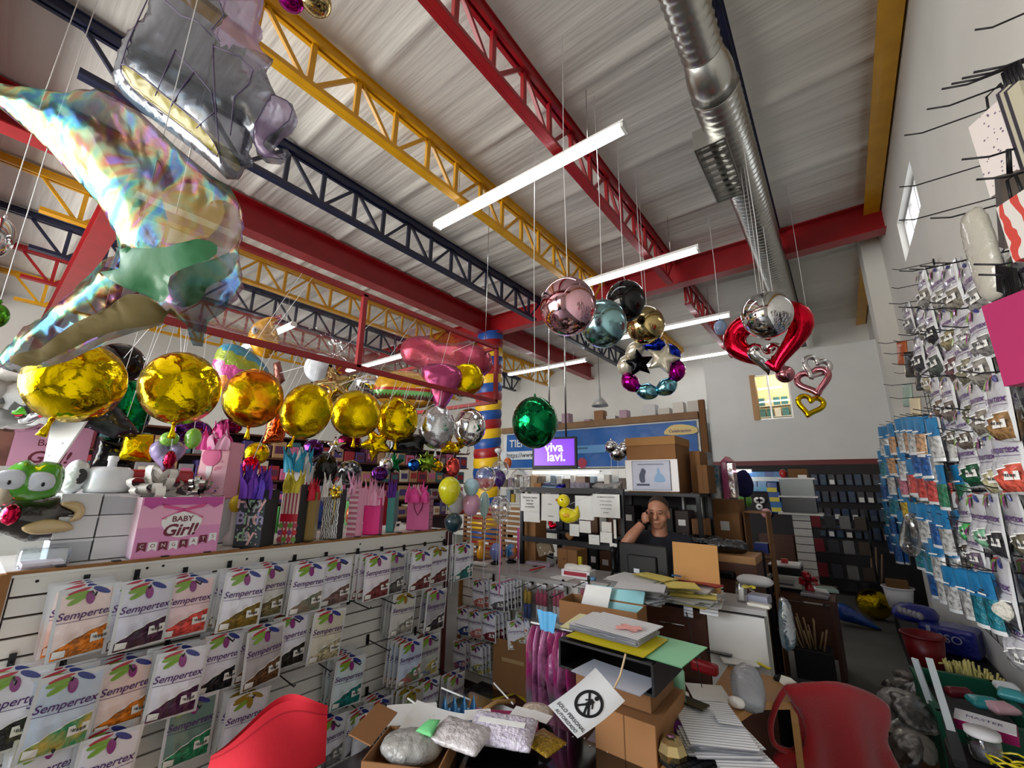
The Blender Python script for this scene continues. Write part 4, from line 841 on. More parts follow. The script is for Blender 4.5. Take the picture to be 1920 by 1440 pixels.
# bunch of small latex balloons at the end of the gondola
LX = lambda n, c, **k: mat(n, c, .22, coat=.7, **k)
M_lclear = film('clear_latex', 'F4F6F8', .12, .06, (2, 0, .01))
for (px, py, d, w_, h_, m, lab) in ((843, 919, 3.1, 43, 50, LX('yellow_latex', 'D9D312'), 'round yellow balloon at the end of the gondola'), (856, 940, 3.25, 34, 44, LX('white_latex', 'B9B7B8'), 'greyish white balloon behind the yellow one'),
    (884, 945, 3.2, 34, 42, LX('pink_latex', 'CE97B2'), 'dusty pink balloon below the light blue one'), (850, 979, 3.0, 35, 34, LX('petrol_latex', '16343F'), 'dark petrol balloon below the white one'), (884, 913, 3.2, 30, 32, LX('sky_latex', 'A9CBD8'), 'light blue balloon above the dusty pink one'),
    (911, 896, 3.3, 40, 44, M_lclear, 'clear balloon in front of the striped column'), (938, 880, 3.5, 34, 34, M_lclear, 'clear balloon at the top of the small bunch'), (974, 900, 3.5, 36, 42, M_lclear, 'clear balloon right of the violet ones'),
    (937, 897, 3.45, 24, 30, LX('violet_latex', '3F1B6E'), 'dark violet balloon between the clear ones'), (938, 953, 3.0, 40, 48, M_lclear, 'clear confetti balloon on a pink stick above the counter'), (908, 945, 3.4, 20, 44, LX('mint_latex', 'A9CDCB'), 'slim mint balloon left of the confetti balloon'),
    (934, 845, 3.6, 14, 10, LX('whiter_latex', 'E8E8E8'), 'tiny white balloon on the bunch top'), (952, 868, 3.6, 16, 20, LX('orange_latex', 'D0622A'), 'tiny orange balloon among the clear ones'), (655, 885, 3.1, 44, 44, pattern('mirror_mosaic', 'cells', 'D0D2D8', '30343C', 46, .15, .9, .6), 'mosaic mirror ball balloon above the zebra bag')):
    p = W(px, py, d); r = w_*d/FPX/2; k = h_/w_; t = T('latex_balloon', lab, 'balloon', p, (0, 0, 0), None)
    n = 14; prof = []
    for i in range(n+1):
        a = math.pi*i/n; s_ = math.sin(a); prof.append((max(.001, r*s_*(1-.12*(1+math.cos(a))/2 if a < 1.57 else 1)), -r*k*math.cos(a)*(1.1 if a < 1.57 else 1)))
    MB().lathe(prof, m, 20).obj('balloon_skin', t)
    MB().lathe([(.003, -r*k*1.1+.004), (.008, -r*k*1.1-.012)], m, 8).obj('knot', t)
    MB().tube([(0, 0, -r*k*1.1), (.01, 0, -r*k-.15), (-.005, .01, min(-.3, 1.052-p.z))], .004 if 'stick' in lab else .0016, mat('pink_stick', 'D67A9A', .4) if 'stick' in lab else M_string, 6).obj('stick' if 'stick' in lab else 'ribbon', t)
# winged iridescent film balloon and unicorn balloon near the camera
F_iris = film('iridescent_film', 'CFCDD6', .1, .22, (3.2, .6, .06), True, edge=.34)
F_irc = film('clear_foil_film', 'C6C4CC', .05, .2, (4, .5, .05), True, edge=.3); F_leaf = mat('leaf_print', '2E7A48', .5, coat=.1, bump=(8, .2, .02)); F_bark = mat('branch_print', '8C7B4C', .5, coat=.1, bump=(8, .2, .02))
def sheetballoon(cx, cy, d, out, T_, m, label, name, pick, inner, R, step):
    p = W(cx, cy, d); M3 = Matrix(((RT.x, -DN.x, -FW.x), (RT.y, -DN.y, -FW.y), (RT.z, -DN.z, -FW.z)))
    t = T(name, label, 'balloon', p, M3.to_euler()); b = MB(); b.foil(pxl(out, cx, cy, d), T_, m, I4, step, R, pick, .25, 45, inner); b.obj('foil_skin', t); return t, b.hgt, p
cx, cy, d = 260, 440, 1.3
wing = [(-60, 150), (0, 158), (60, 166), (130, 175), (205, 170), (260, 208), (330, 275), (395, 328), (432, 352), (449, 382), (455, 420), (446, 470), (451, 500), (455, 540), (440, 562), (412, 590), (386, 602), (380, 650), (362, 648), (356, 612), (330, 597), (312, 584), (300, 610), (255, 622), (200, 640), (120, 680), (70, 692), (40, 702), (6, 692), (6, 670), (30, 645), (60, 610), (90, 592), (122, 562), (160, 532), (200, 492), (230, 472), (222, 440), (200, 402), (165, 360), (130, 322), (95, 285), (60, 252), (0, 203), (-60, 172)]
leaf = smoothpoly([(255, 478), (310, 480), (350, 478), (400, 462), (428, 470), (415, 498), (380, 515), (355, 530), (345, 560), (320, 572), (300, 560), (270, 548), (225, 520), (262, 515)], 2)
branch = smoothpoly([(300, 562), (322, 580), (300, 608), (250, 618), (190, 636), (110, 676), (60, 688), (55, 670), (110, 655), (180, 610), (240, 585), (275, 560)], 2)
twig = smoothpoly([(345, 470), (352, 430), (340, 385), (365, 362), (400, 362), (432, 385), (436, 425), (415, 455), (385, 468)], 2)
Lf, Lb, Lt = (pxl(q, cx, cy, d) for q in (leaf, branch, twig)); F_straw = printfilm('straw_print', 'B8A050', .5)
wt_, hg, p = sheetballoon(cx, cy, d, wing, .075, F_iris, 'huge clear iridescent winged foil balloon with green leaf print at upper left', 'winged_balloon', lambda x, y: F_leaf if inpoly(Lf, x, y) else F_bark if inpoly(Lb, x, y) else F_straw if inpoly(Lt, x, y) else (F_iris if y > -.05 and (x+.42) < .62*(y+.06)*-1+.55 else F_irc), (Lf, Lb, Lt), .13, .022)
q = put('ribbon', MB().tube([(0, 0, 0), (0, 0, ROOF-.1-p.z)], .0015, M_string, 5).mesh('ribbon'), wt_); q.matrix_parent_inverse = (Matrix.Translation(p) @ wt_.rotation_euler.to_matrix().to_4x4()).inverted(); q.location = p
cx, cy, d = 390, 150, 1.78
uni = [(300, -40), (280, 40), (245, 72), (228, 112), (215, 165), (262, 207), (330, 257), (390, 302), (425, 336), (440, 336), (452, 318), (470, 312), (474, 298), (463, 284), (470, 262), (478, 272), (482, 290), (500, 306), (525, 306), (545, 289), (538, 279), (523, 288), (512, 278), (520, 262), (545, 245), (557, 222), (548, 195), (520, 183), (508, 160), (495, 126), (513, 112), (491, 95), (480, 70), (494, 60), (480, 35), (495, 0), (490, -40)]
mane = [(430, -40), (489, -39), (494, 0), (479, 35), (492, 60), (478, 70), (489, 95), (507, 111), (480, 112), (440, 115), (425, 90), (448, 60), (432, 20)]
hoof = smoothpoly([(262, 150), (285, 160), (340, 205), (400, 255), (428, 290), (428, 310), (395, 280), (330, 230), (268, 180)], 2)
tailp = smoothpoly([(520, 186), (546, 198), (553, 222), (540, 243), (515, 262), (505, 280), (515, 295), (532, 300), (505, 302), (488, 280), (498, 250), (515, 225), (522, 205)], 2)
belly = [(228, 180), (262, 207), (330, 257), (390, 302), (370, 280), (320, 238), (265, 192), (240, 165)]
M_m, M_h, M_t, M_b = (pxl(q, cx, cy, d) for q in (mane, hoof, tailp, belly))
F_us = film('unicorn_silver_film', 'B9B9C0', .16, .25, (3.5, .5, .05), gloss='B8BCC4', edge=.4); F_ul = printfilm('unicorn_lilac_film', 'A98CB4', .55); F_uy = printfilm('unicorn_yellow_film', 'C4B44A', .65); F_ub = printfilm('unicorn_blue_film', '5A7E98', .55)
ut, hg, p = sheetballoon(cx, cy, d, uni, .09, F_us, 'big clear silver unicorn balloon with lilac mane and curled tail', 'unicorn_balloon', lambda x, y: F_ul if inpoly(M_m, x, y) or inpoly(M_t, x, y) else F_uy if inpoly(M_h, x, y) else F_ub if inpoly(M_b, x, y) else F_us, (M_h, M_t), .15, .024)
M_line = mat('purple_print_line', '5A4A6E', .5); b = MB()
for L in ([(320, -20), (300, 20), (285, 60), (275, 110), (262, 150)], [(318, 0), (345, 40), (372, 65), (400, 75), (425, 100)], [(362, 125), (345, 160), (322, 205)], [(362, 130), (400, 170), (425, 200), (430, 235), (395, 262)], [(395, 165), (375, 190), (350, 225)], [(430, 120), (470, 130), (490, 150), (488, 180), (465, 210), (450, 270)], [(428, 115), (430, 180), (432, 250), (432, 320)], [(440, 110), (425, 90), (445, 60), (432, 20), (440, -20)], hoof+[hoof[0]], tailp+[tailp[0]]):
    Q = pxl(L, cx, cy, d); b.tube([(x, y, hg(x, y)+.002) for x, y in Q], .0022, M_line, 5)
b.obj('printed_lines', ut)
q = put('ribbon', MB().tube([(0, 0, 0), (0, 0, ROOF-.1-p.z)], .0015, M_string, 5).mesh('ribbon'), ut); q.matrix_parent_inverse = (Matrix.Translation(p) @ ut.rotation_euler.to_matrix().to_4x4()).inverted(); q.location = p
# pink and gold tubes at the top edge, red and green balloons at the left edge
for (px, py, d, wp, hp, m, lab) in ((545, -2, 2.2, 52, 40, F_mag, 'magenta balloon peeking in at the top edge'), (592, 2, 2.2, 60, 44, F_pale, 'pale gold balloon peeking in at the top edge'), (-2, 445, 2.6, 56, 110, F_silver, 'silver and red balloon at the left edge'), (-8, 592, 2.6, 48, 66, foilmat('apple_foil', '58A030', .2), 'green balloon at the left edge')): ball_balloon(px, py, d, wp, hp, m, lab)
# ================================================================ service counter, end unit and what stands on them
CZ, CY = 1.05, 3.05
M_grey = mat('grey_worktop', 'B9B6B4', .4, vary=('A9A6A4', 5, .3)); M_cream2 = mat('cream_laminate', 'E6E2D6', .45, vary=('D6D1C3', 3, .3))
CR = .105; ct = T('service_counter', 'long service counter with grey worktop, white front and brown drawers', 'counter', (-2.37+2.37*math.cos(CR), CY+2.37*math.sin(CR), 0), (0, 0, CR))
def cfront(x): return CY+(x+2.37)*CR
MB().prism([(-2.38, -.02), (-.48, -.02), (-.48, .36), (-1.55, .36), (-1.55, .6), (-2.38, .6)], .03, M_grey, TR(0, 0, CZ-.015)).obj('worktop', ct)
MB().box((-1.8, .02, .515), (1.1, .03, 1.0), M_cream2).obj('front_panel', ct)
xd0, xd1 = -1.27, -.83
b = MB(); b.box(((xd0+xd1)/2, .18, .5), (xd1-xd0, .34, .98), M_brown); b.obj('drawer_case', ct)
for i in range(4):
    f = MB().box(((xd0+xd1)/2, .008, .89-.22*i), (xd1-xd0-.02, .02, .2), M_brown).obj('drawer', ct); MB().tube([((xd0+xd1)/2-.08, -.03, .89-.22*i), ((xd0+xd1)/2+.08, -.03, .89-.22*i)], .006, M_steel, 6).obj('handle', f)
b = MB(); b.box(((xd1-.5)/2, .02, .5), (-.5-xd1, .03, 1.0), M_white); b.box((-.51, .18, .5), (.025, .34, 1.0), M_white); b.obj('cabinet_end', ct)
b = MB(); b.box((-2.36, .3, .5), (.02, .56, 1.0), M_white); b.box((-1.97, .58, .5), (.8, .02, 1.0), M_white); b.box((-1.02, .345, .5), (1.06, .02, 1.0), M_white); b.obj('side_panels', ct)
# end unit with slatwall
UX0, UX1 = -2.95, -2.385
et = T('slatwall_end_unit', 'short white slatwall end unit at the left end of the service counter', 'display unit', (0, CY, 0)); ux = (UX0+UX1)/2
MB().box((ux, .3, CZ-.012), (UX1-UX0, .6, .024), M_grey).obj('top_board', et)
b = MB(); b.box((ux, .02, CZ-.062), (UX1-UX0, .022, .075), M_white); z = CZ-.108
while z > .15: b.box((ux, .02, z-SP/2), (UX1-UX0, .022, SP-.009), M_white); z -= SP
b.box((ux, .03, .5), (UX1-UX0, .008, .9), M_slatgap); b.obj('slat_panel', et)
b = MB(); b.box((UX1-.005, .0, .52), (.02, .06, 1.0), M_mdf); b.box((UX0+.005, .0, .52), (.02, .06, 1.0), M_mdf); b.box((UX1-.006, .31, .52), (.012, .58, 1.02), M_white); b.box((UX0+.006, .31, .52), (.012, .58, 1.02), M_white); b.obj('edge_trim', et)
for rn, lst in (('top', [(897, 1088, 'salmon', 'F08A80', None, 3), (932, 1094, 'mauve grey', '6E6670', None, 6)]), ('middle', [(868, 1140, 'royal blue', '2B54A8', None, 3), (890, 1146, 'soft coral', 'F59A96', None, 2), (917, 1150, 'carmine', '8E2A32', None, 5)]), ('lower', [(862, 1203, 'sky blue', '2E62B0', 'E87A8A', 3), (893, 1210, 'lemon and blue', 'D8CC52', '3A72B8', 3)])):
    for (px, py, cn, c, c2, n) in lst:
        p = atY(px, py, CY-.2); hook((p.x, CY+.002, p.z-.03), 0, 'black hook holding the %s packets on the end unit' % cn, 'hooks on the end unit')
        for k in range(n): packet((p.x+.012*k, CY-.2+k*.03, p.z+.004*k), 0, ('front packet of %s balloons, %s row of the end unit' % (cn, rn)) if k == 0 else ('packet of %s balloons behind the front one on the end unit' % cn), 'packets on the end unit' if k == 0 else 'spare %s packets of the end unit' % cn, c, c2, False, .8, None, True, .06, k == 0)
# pump packets on the counter front
M_pump = film('pump_bag', 'F0F0F4', .12, .12, (14, .6, .02))
def pump_pack(px, py, cols, label, n=3, h=.24):
    p = atY(px, py, CY-.06); p.y = cfront(p.x)-.07; t = T('pump_packet', label, 'packet', p, (0, 0, 0))
    for i in range(n):
        b = MB(); b.lathe([(.001, -h), (.016, -h), (.016, -h*.55)], cols[0], 12, TR((i-(n-1)/2)*.036, 0, 0)); b.lathe([(.018, -h*.55), (.018, -.05), (.006, -.04), (.006, -.02)], cols[1], 12, TR((i-(n-1)/2)*.036, 0, 0)); b.obj('hand_pump', t)
    b = MB(); b.box((0, 0, -h/2), (n*.036+.014, .044, h+.02), M_pump); b.obj('clear_bag', t); MB().box((0, 0, .005), (n*.03, .006, .03), M_whitep).obj('header', t)
    hook((p.x, cfront(p.x)+.002, p.z+.0), 0, 'hook holding the '+label.split(' of ')[-1].split(' hanging')[0]+' on the counter front', 'hooks on the counter front')
M_pkp = mat('pump_pink', 'D0486E', .3); M_pwh = mat('pump_white', 'E8E4E0', .3); M_pye = mat('pump_yellow', 'D8B22A', .3); M_pbl = mat('pump_blue', '1C4E96', .3)
pump_pack(988, 1098, (M_pbl, M_pye), 'packet of blue and yellow hand pumps hanging leftmost on the counter front', 2)
pump_pack(1012, 1102, (M_pwh, M_pkp), 'packet of pink and white hand pumps hanging next to the blue ones', 3)
pump_pack(1042, 1104, (M_pwh, M_pkp), 'packet of pink and white hand pumps hanging in the middle of the counter front', 3)
pump_pack(1088, 1098, (M_pkp, M_pkp), 'packet of short pink hand pumps hanging at the right by the turquoise folder', 2, .12)
p = atY(1066, 1115, CY+.08); b = MB(); b.box((0, 0, -.06), (.07, .03, .15), mat('dark_photo_card', '3B4440', .4, vary=('8A9088', 18, .2))); b.obj('card_packet', None, 'dark photo card packet hanging between the pink pump packets', 'packet', None, None, p); hook((p.x, cfront(p.x)+.002, p.z+.02), 0, 'hook holding the dark photo card packet', 'hooks on the counter front')
# things on the worktop, left to right
def onC(px, py, z=CZ): return atZ(px, py, z)
p = onC(902, 1048); b = MB(); b.lathe([(.03, 0), (.045, .02), (.05, .07), (.03, .12), (.028, .15), (.04, .175), (.036, .18)], mat('amber_glass', 'E09A12', .12, coat=.8), 20); b.obj('vase', None, 'amber yellow vase on the left end of the counter', 'vase', None, None, p)
for (px, py, w_, h_, m, lab) in ((930, 1058, .07, .085, mat('periwinkle_gloss', '6E7AB8', .2, coat=.7), 'periwinkle blue balloon on a black base beside the vase'), (958, 1055, .07, .075, mat('cobalt_gloss', '1E6FA8', .2, coat=.7, vary=('D2762A', 9, .06)), 'cobalt blue balloon on a black base left of the notice frame')):
    p = onC(px, py); t = T('display_balloon', lab, 'balloon', p); MB().lathe([(.05, 0), (.055, .015), (.02, .03)], M_black, 16).obj('stand', t); MB().ball((0, 0, .025+h_), (w_, w_*.8, h_), m, 18).obj('balloon_skin', t)
b = MB(); b.foil([(-.08, -.025), (.08, -.025), (.08, .025), (-.08, .025)], .02, mat('milky_film', 'E6E6E4', .25, coat=.6)); b.obj('wrapped_roll', None, 'white film wrapped roll at the left end of the counter top', 'roll', None, None, onC(900, 1062)+Vector((0, 0, .022)), (0, 0, .1))
# brown rack with labelled slots behind
rk = T('label_rack', 'brown wooden slot rack with white labels behind the small balloons', 'rack', (-2.9, 3.75, 0))
a = atY(870, 985, 3.75); c = atY(985, 1040, 3.75); b = MB(); wd = c.x-a.x; cx = (c.x+a.x)/2+2.9
for i in range(11): b.box((cx, 0, 1.02+i*.052), (wd, .02, .03), M_mdf)
for s_ in (0, .33, .66, 1): b.box((cx-wd/2+wd*s_, .02, 1.28), (.03, .03, .62), M_brown)
b.box((cx, .14, .5), (wd, .25, 1.0), M_brown); b.obj('slats', rk); r = random.Random(4)
for i in range(11): MB().box((cx+r.uniform(-.4, .42)*wd, -.014, 1.05+r.randrange(9)*.052), (.09, .004, .022), M_whitep).obj('label', rk)
MB().box((cx+wd/2-.05, -.03, 1.2), (.05, .03, .3), mat('magenta_plastic', 'B02A70', .4)).obj('magenta_divider', rk)
# notice frame
nf = T('notice_frame', 'black metal frame standing on the counter, hung with printed notices', 'notice frame', (0, 3.5, CZ)); FX0, FX1 = -2.58, -1.52
for z in (.70, .235): MB().box(((FX0+FX1)/2, 0, z), (FX1-FX0, .03, .045), M_blackm).obj('cross_rail', nf)
for x in (FX0, FX1): MB().box((x, 0, .36), (.035, .035, .72), M_blackm).obj('post', nf)
def notice(px0, py0, px1, py1, label, lines=(), m=M_paper, Y=3.47, size=.022, col=M_ink, tilt=0.):
    a = atY(px0, py0, Y); c = atY(px1, py1, Y); w_ = c.x-a.x; h = a.z-c.z; b = MB(); b.sheet(w_, h, m, I4, 3, .004, int(px0)); 
    for i, s_ in enumerate(lines):
        if not s_: continue
        v, f = txtmesh(s_, .01); wt = max(q.x for q in v)-min(q.x for q in v); b.text(s_, size, col, TR(0, h/2-size*1.4-i*(h-size*2)/max(1, len(lines)), .004), 0, .01, min(1, w_*.88/(wt*size)))
    b.obj('paper_notice', None, label, 'notice', None, None, ((a.x+c.x)/2, Y, (a.z+c.z)/2), (R90, tilt, 0))
notice(976, 925, 1012, 960, 'handwritten black notice at the left of the frame', ('Estimado cliente', 'favor de', 'mostrar', 'su mochila'), size=.026, Y=3.45)
notice(982, 958, 1012, 980, 'blank white sheet below the handwritten notice', Y=3.475)
notice(1015, 926, 1049, 978, 'printed notice with a black bar at its foot, left of the duck', ('', '', 'AVISO', '', '', '▬▬▬▬▬'), Y=3.47, size=.016)
notice(1078, 929, 1113, 976, 'plain white sheet right of the duck', Y=3.475)
notice(1111, 926, 1163, 972, 'large grey lettered notice at the right of the frame', ('ESTIMADO CLIENTE', 'no hay cambios', 'ni devoluciones', 'en mercancia', 'gracias'), size=.018, col=mat('grey_ink', '7E7E80', .6), Y=3.45)
notice(1086, 976, 1108, 1000, 'white sheet under the plain one', Y=3.47)
notice(1068, 982, 1086, 1006, 'pale sheet under the duck', Y=3.475)
notice(1104, 1002, 1124, 1022, 'small ticket at the frame bottom rail', ('▪ ——',), Y=3.44, size=.014)
notice(1125, 997, 1148, 1019, 'white receipt right of the small ticket', ('▪', '-----'), Y=3.45, size=.012)
notice(1128, 978, 1147, 998, 'white receipt below the large notice', Y=3.46); notice(1150, 974, 1156, 1010, 'narrow white strip on the frame post', Y=3.46)
notice(1143, 1018, 1157, 1026, 'tiny white slip at the post foot', Y=3.45)
# duck balloon
p = W(1069, 968, 3.2); M_duck = mat('duck_yellow', 'E6D40E', .18, coat=.9); dk = T('duck_balloon', 'yellow duck shaped balloon hanging in front of the notices', 'balloon', p, facing(p))
d = 3.2; b = MB(); b.foil(smoothpoly(pxl([(1048, 960), (1060, 951), (1076, 955), (1084, 948), (1088, 965), (1082, 976), (1066, 981), (1052, 976)], 1069, 968, d), 3), .06, M_duck); b.obj('duck_body', dk)
q = pxl([(1057, 940)], 1069, 968, d)[0]; b = MB(); b.ball((q[0], q[1], 0), (.05, .05, .04), M_duck, 18); b.obj('duck_head', dk)
q = pxl([(1046, 939)], 1069, 968, d)[0]; b = MB(); b.ball((q[0], q[1], .0), (.018, .012, .015), mat('duck_beak', 'B5651E', .3), 12); b.obj('beak', dk)
q = pxl([(1062, 966)], 1069, 968, d)[0]; b = MB(); b.ball((q[0], q[1], .052), (.03, .018, .012), mat('duck_wing', 'E0A818', .25, coat=.6), 12); b.obj('wing', dk)
q = pxl([(1054, 938)], 1069, 968, d)[0]; MB().ball((q[0], q[1], .038), .006, F_blk, 8).obj('eye', dk); wtube(dk, [p+Vector((0, 0, .09)), Vector((p.x, 3.48, CZ+.70))], .0015)
# boxes and bags under and behind the frame
def carton(px0, py0, px1, py1, Y, D, label, m=M_card, name='cardboard_box', flap=False, zb=None, tape=True, rz=0.):
    a = atY(px0, py0, Y); c = atY(px1, py1, Y); w_ = c.x-a.x; z1 = a.z; z0 = c.z if zb is None else zb; h = z1-z0
    t = T(name, label, 'box', ((a.x+c.x)/2, Y+D/2, z0), (0, 0, rz)); MB().box((0, 0, h/2), (w_, D, h), m, bev=.004).obj('carton_body', t)
    if tape: b = MB(); b.box((0, -D/2-.0015, h/2), (.004, .002, h), M_cardd); b.box((0, 0, h+.0008), (w_*.99, .004, .001), M_cardd); b.obj('seam', t)
    if flap: b = MB(); b.box((0, -.003, h-.035), (w_+.02, D+.02, .07), m, bev=.003); b.obj('lid', t)
    return t, w_, h
carton(978, 976, 1004, 1014, 3.56, .2, 'small brown carton behind the frame at its left', zb=CZ+.002)
t, w_, h = carton(1045, 1028, 1082, 1052, 3.54, .2, 'open brown carton behind the frame bottom rail', zb=CZ+.002); b = MB(); b.prism(circ(.02, 12, .01), .002, M_cardd, TR(-.03, -.102, h*.5) @ RX(R90)); b.obj('printed_mark', t)
p = onC(1022, 1000, CZ+.18); b = MB(); b.box((0, 0, 0), (.16, .05, .12), pattern('dotted_kraft', 'dots', 'F3EEE4', '8C7A5E', 26, .6, 0, .2)); b.obj('dotted_gift_bag', None, 'kraft gift bag with white dots tilted behind the bottom rail', 'gift bag', None, None, (atY(1022, 1000, 3.6).x, 3.6, CZ+.15), (0, -.35, 0))
b = MB(); b.foil(heart(.1), .03, F_red); b.obj('red_heart', None, 'small red foil heart behind the notices', 'balloon', None, None, (atY(1035, 985, 3.62).x, 3.62, atY(1035, 985, 3.62).z), (R90, .5, 0))
b = MB(); b.foil(heart(.09), .02, M_card); b.obj('brown_heart', None, 'brown card heart above the bottom rail', 'ornament', None, None, (atY(1068, 1006, 3.53).x, 3.53, atY(1068, 1006, 3.53).z), (R90, 0, 0))
b = MB(); b.box((0, 0, .06), (.035, .02, .12), mat('yellow_tag', 'D8C422', .4)); b.obj('yellow_box', None, 'small yellow upright box right of the open carton', 'box', None, None, (atY(1088, 1050, 3.56).x, 3.56, CZ+.001))
def slab(px, py, w_, h_, d_, m, name, label, cat, z=CZ, rz=0., rx=0., ry=0., bev=.004): return MB().box((0, 0, d_/2), (w_, h_, d_), m, bev=min(bev, d_*.3)).obj(name, None, label, cat, None, None, onC(px, py, z)+Vector((0, 0, .001)), (rx, ry, rz))
slab(990, 1068, .2, .16, .012, mat('grey_card', 'A8A3A4', .5), 'card_stack', 'flat grey card stack right of the cobalt balloon', 'card', rz=.2)
slab(1012, 1060, .26, .1, .03, mat('lilac_bag', 'A79AA6', .4, bump=(20, .4, .02)), 'flat_bag', 'flat pinkish bag lying behind the grey cards', 'bag', rz=.1)
b = MB(); b.bar((0, 0, .02), (.1, .1, .05), .012, .012, mat('red_pen', 'A81E22', .3)); b.obj('red_marker', None, 'red marker lying on the grey card stack', 'pen', None, None, onC(992, 1074))
t = T('shoe', 'dark grey shoe-like stapler lying on bags at the counter back', 'stapler', onC(1018, 1048)+Vector((0, .05, .03)), (0, .3, .4)); MB().box((0, 0, .03), (.16, .045, .03), mat('steel_grey', '5A5E66', .3, .5), bev=.008).obj('upper_arm', t); MB().box((0, 0, .0), (.17, .05, .012), M_black, bev=.003).obj('base', t)
tt = T('parts_tray', 'white and red open carton tray with wrapped cloths on the counter', 'tray', onC(1085, 1082)+Vector((0, .0, .001)), (0, 0, .12)); b = MB(); b.box((0, 0, .03), (.25, .15, .06), M_whitep, bev=.003); b.box((0, -.076, .035), (.2, .003, .03), mat('crimson_print', 'B0203A', .5)); b.obj('tray_body', tt)
for x in (-.06, .05): MB().foil(circ(.07, 16, .045), .03, M_satin, TR(x, 0, .07) @ RX(.2)).obj('cloth', tt)
slab(1055, 1085, .17, .12, .008, M_paper, 'paper_sheet', 'white sheet left of the red and white tray', 'paper', rz=-.1); slab(1110, 1098, .2, .22, .004, M_paper, 'paper_sheet', 'large white sheet on the worktop below the tray', 'paper', rz=.1)
b = MB(); b.lathe([(.018, 0), (.024, 0), (.024, .025), (.018, .025), (.018, 0)], mat('blue_tape', '6E9CC0', .25, coat=.5), 20, I4, True, False); b.obj('tape_roll', None, 'roll of blue tape right of the red and white tray', 'tape', None, None, onC(1112, 1088))
# camera tripod figure
t = T('desk_tripod', 'small black desk tripod by the frame post', 'tripod', onC(1152, 1088)); MB().lathe([(.02, .06), (.024, .1), (.016, .12), (.022, .16), (.02, .2), (.03, .21), (.025, .25), (.005, .26)], M_black, 12).obj('head', t)
for i in range(3): a = i*2.1+.4; MB().tube([(0, 0, .08), (math.cos(a)*.035, math.sin(a)*.035, .04), (math.cos(a)*.06, math.sin(a)*.06, .005)], [.012, .011, .008], M_black, 8).obj('leg', t)
# monitor seen from behind, cardboard sheet, black bag
Ym = 3.25; a = atY(1160, 1016, Ym); c = atY(1257, 1096, Ym); mw = c.x-a.x
t = T('computer_monitor', 'black flat computer monitor seen from behind in front of the man', 'monitor', ((a.x+c.x)/2, Ym, CZ), (0, 0, -.05)); zc = (a.z+max(c.z, CZ+.04))/2-CZ; mh = a.z-max(c.z, CZ+.04)
MB().box((0, 0, zc), (mw, .03, mh), M_black, bev=.008).obj('back_shell', t); MB().box((0, -.02, zc-.02), (mw*.6, .03, mh*.55), M_black, bev=.01).obj('rear_bulge', t); b = MB(); b.box((0, 0, .005), (.2, .16, .01), M_black); b.box((0, .0, zc/2), (.05, .03, zc), M_black); b.obj('stand', t)
MB().box((0, .017, zc), (mw*.95, .003, mh*.9), mat('dark_screen', '08090B', .15)).obj('screen', t); MB().box((-.04, -.037, zc-.06), (.045, .003, .03), mat('sticker_grey', 'C9CCD2', .5)).obj('sticker', t)
Yp = 3.2; a = atY(1258, 1016, Yp); c = atY(1350, 1093, Yp); b = MB(); b.box((0, 0, (a.z-CZ)/2), (c.x-a.x, .008, a.z-CZ), mat('fibreboard', 'B98850', .8, vary=('AC7B44', 3, .3))); b.obj('cardboard_sheet', None, 'plain upright brown cardboard sheet right of the monitor', 'cardboard', None, None, ((a.x+c.x)/2, Yp, CZ+.001), (-.06, 0, -.04))
# paper pile
def pile(px, py, z0, n, w_, h_, label, seed, mats=(M_paper,), spread=.05, grp=None, step=.0052):
    r = random.Random(seed); p0 = onC(px, py, z0)
    for i in range(n):
        b = MB(); b.sheet(w_*r.uniform(.8, 1.05), h_*r.uniform(.85, 1.05), mats[i % len(mats)], I4, 4, .0008, seed*31+i, .003); k = b.obj('paper_sheet', None, label, 'paper', grp or label+' group', None, p0+Vector((r.uniform(-spread, spread), r.uniform(-spread, spread), .004+i*step)), (0, 0, r.uniform(-.4, .4)))
M_yp = mat('yellow_paper', 'EDDC7C', .7, vary=('E2CF68', 7, .3)); M_lines = pattern('printed_form', 'lines', 'F0EFED', 'A4A4AC', 16, .7, 0, .8)
pile(1205, 1122, CZ, 24, .36, .3, 'crumpled white sheet in the left half of the big paper pile on the counter', 2, (M_paper, M_lines), .05, 'paper pile on the counter'); pile(1290, 1128, CZ, 20, .34, .28, 'sheet in the right half of the big paper pile on the counter', 3, (M_paper, M_yp, M_paper, M_lines), .05, 'right half of the paper pile on the counter')
for (px, py, w_, h_, m, lab, z, rz) in ((1200, 1100, .3, .22, M_lines, 'printed form lying on top of the paper pile', .132, .25), (1228, 1082, .26, .17, M_yp, 'yellow pad lying on top of the paper pile', .138, -.3), (1278, 1098, .2, .17, M_yp, 'torn yellow sheet at the front of the paper pile', .125, .5), (1268, 1080, .06, .05, mat('blue_card', '3A78B4', .5), 'small blue card on the yellow pad', .15, .3), (1310, 1092, .3, .1, mat('red_folder', 'A02A34', .5), 'red folder edge right of the yellow sheets', .12, -.3)):
    b = MB(); b.sheet(w_, h_, m, I4, 4, .006, int(px), .004); b.obj('paper_sheet', None, lab, 'paper', None, None, onC(px, py, CZ+z), (0, 0, rz))
# hanging sheets at the counter front
for (px, py, w_, h_, lab) in ((1290, 1135, .06, .14, 'crumpled receipt hanging over the drawer front'), (1328, 1132, .11, .13, 'printed grey sheet hanging over the drawer front')):
    p = atY(px, py, CY+.06); b = MB(); b.sheet(w_, h_, M_lines, I4, 4, .008, int(px)); b.obj('hanging_sheet', None, lab, 'paper', None, None, p, (R90-.1, 0, 0))
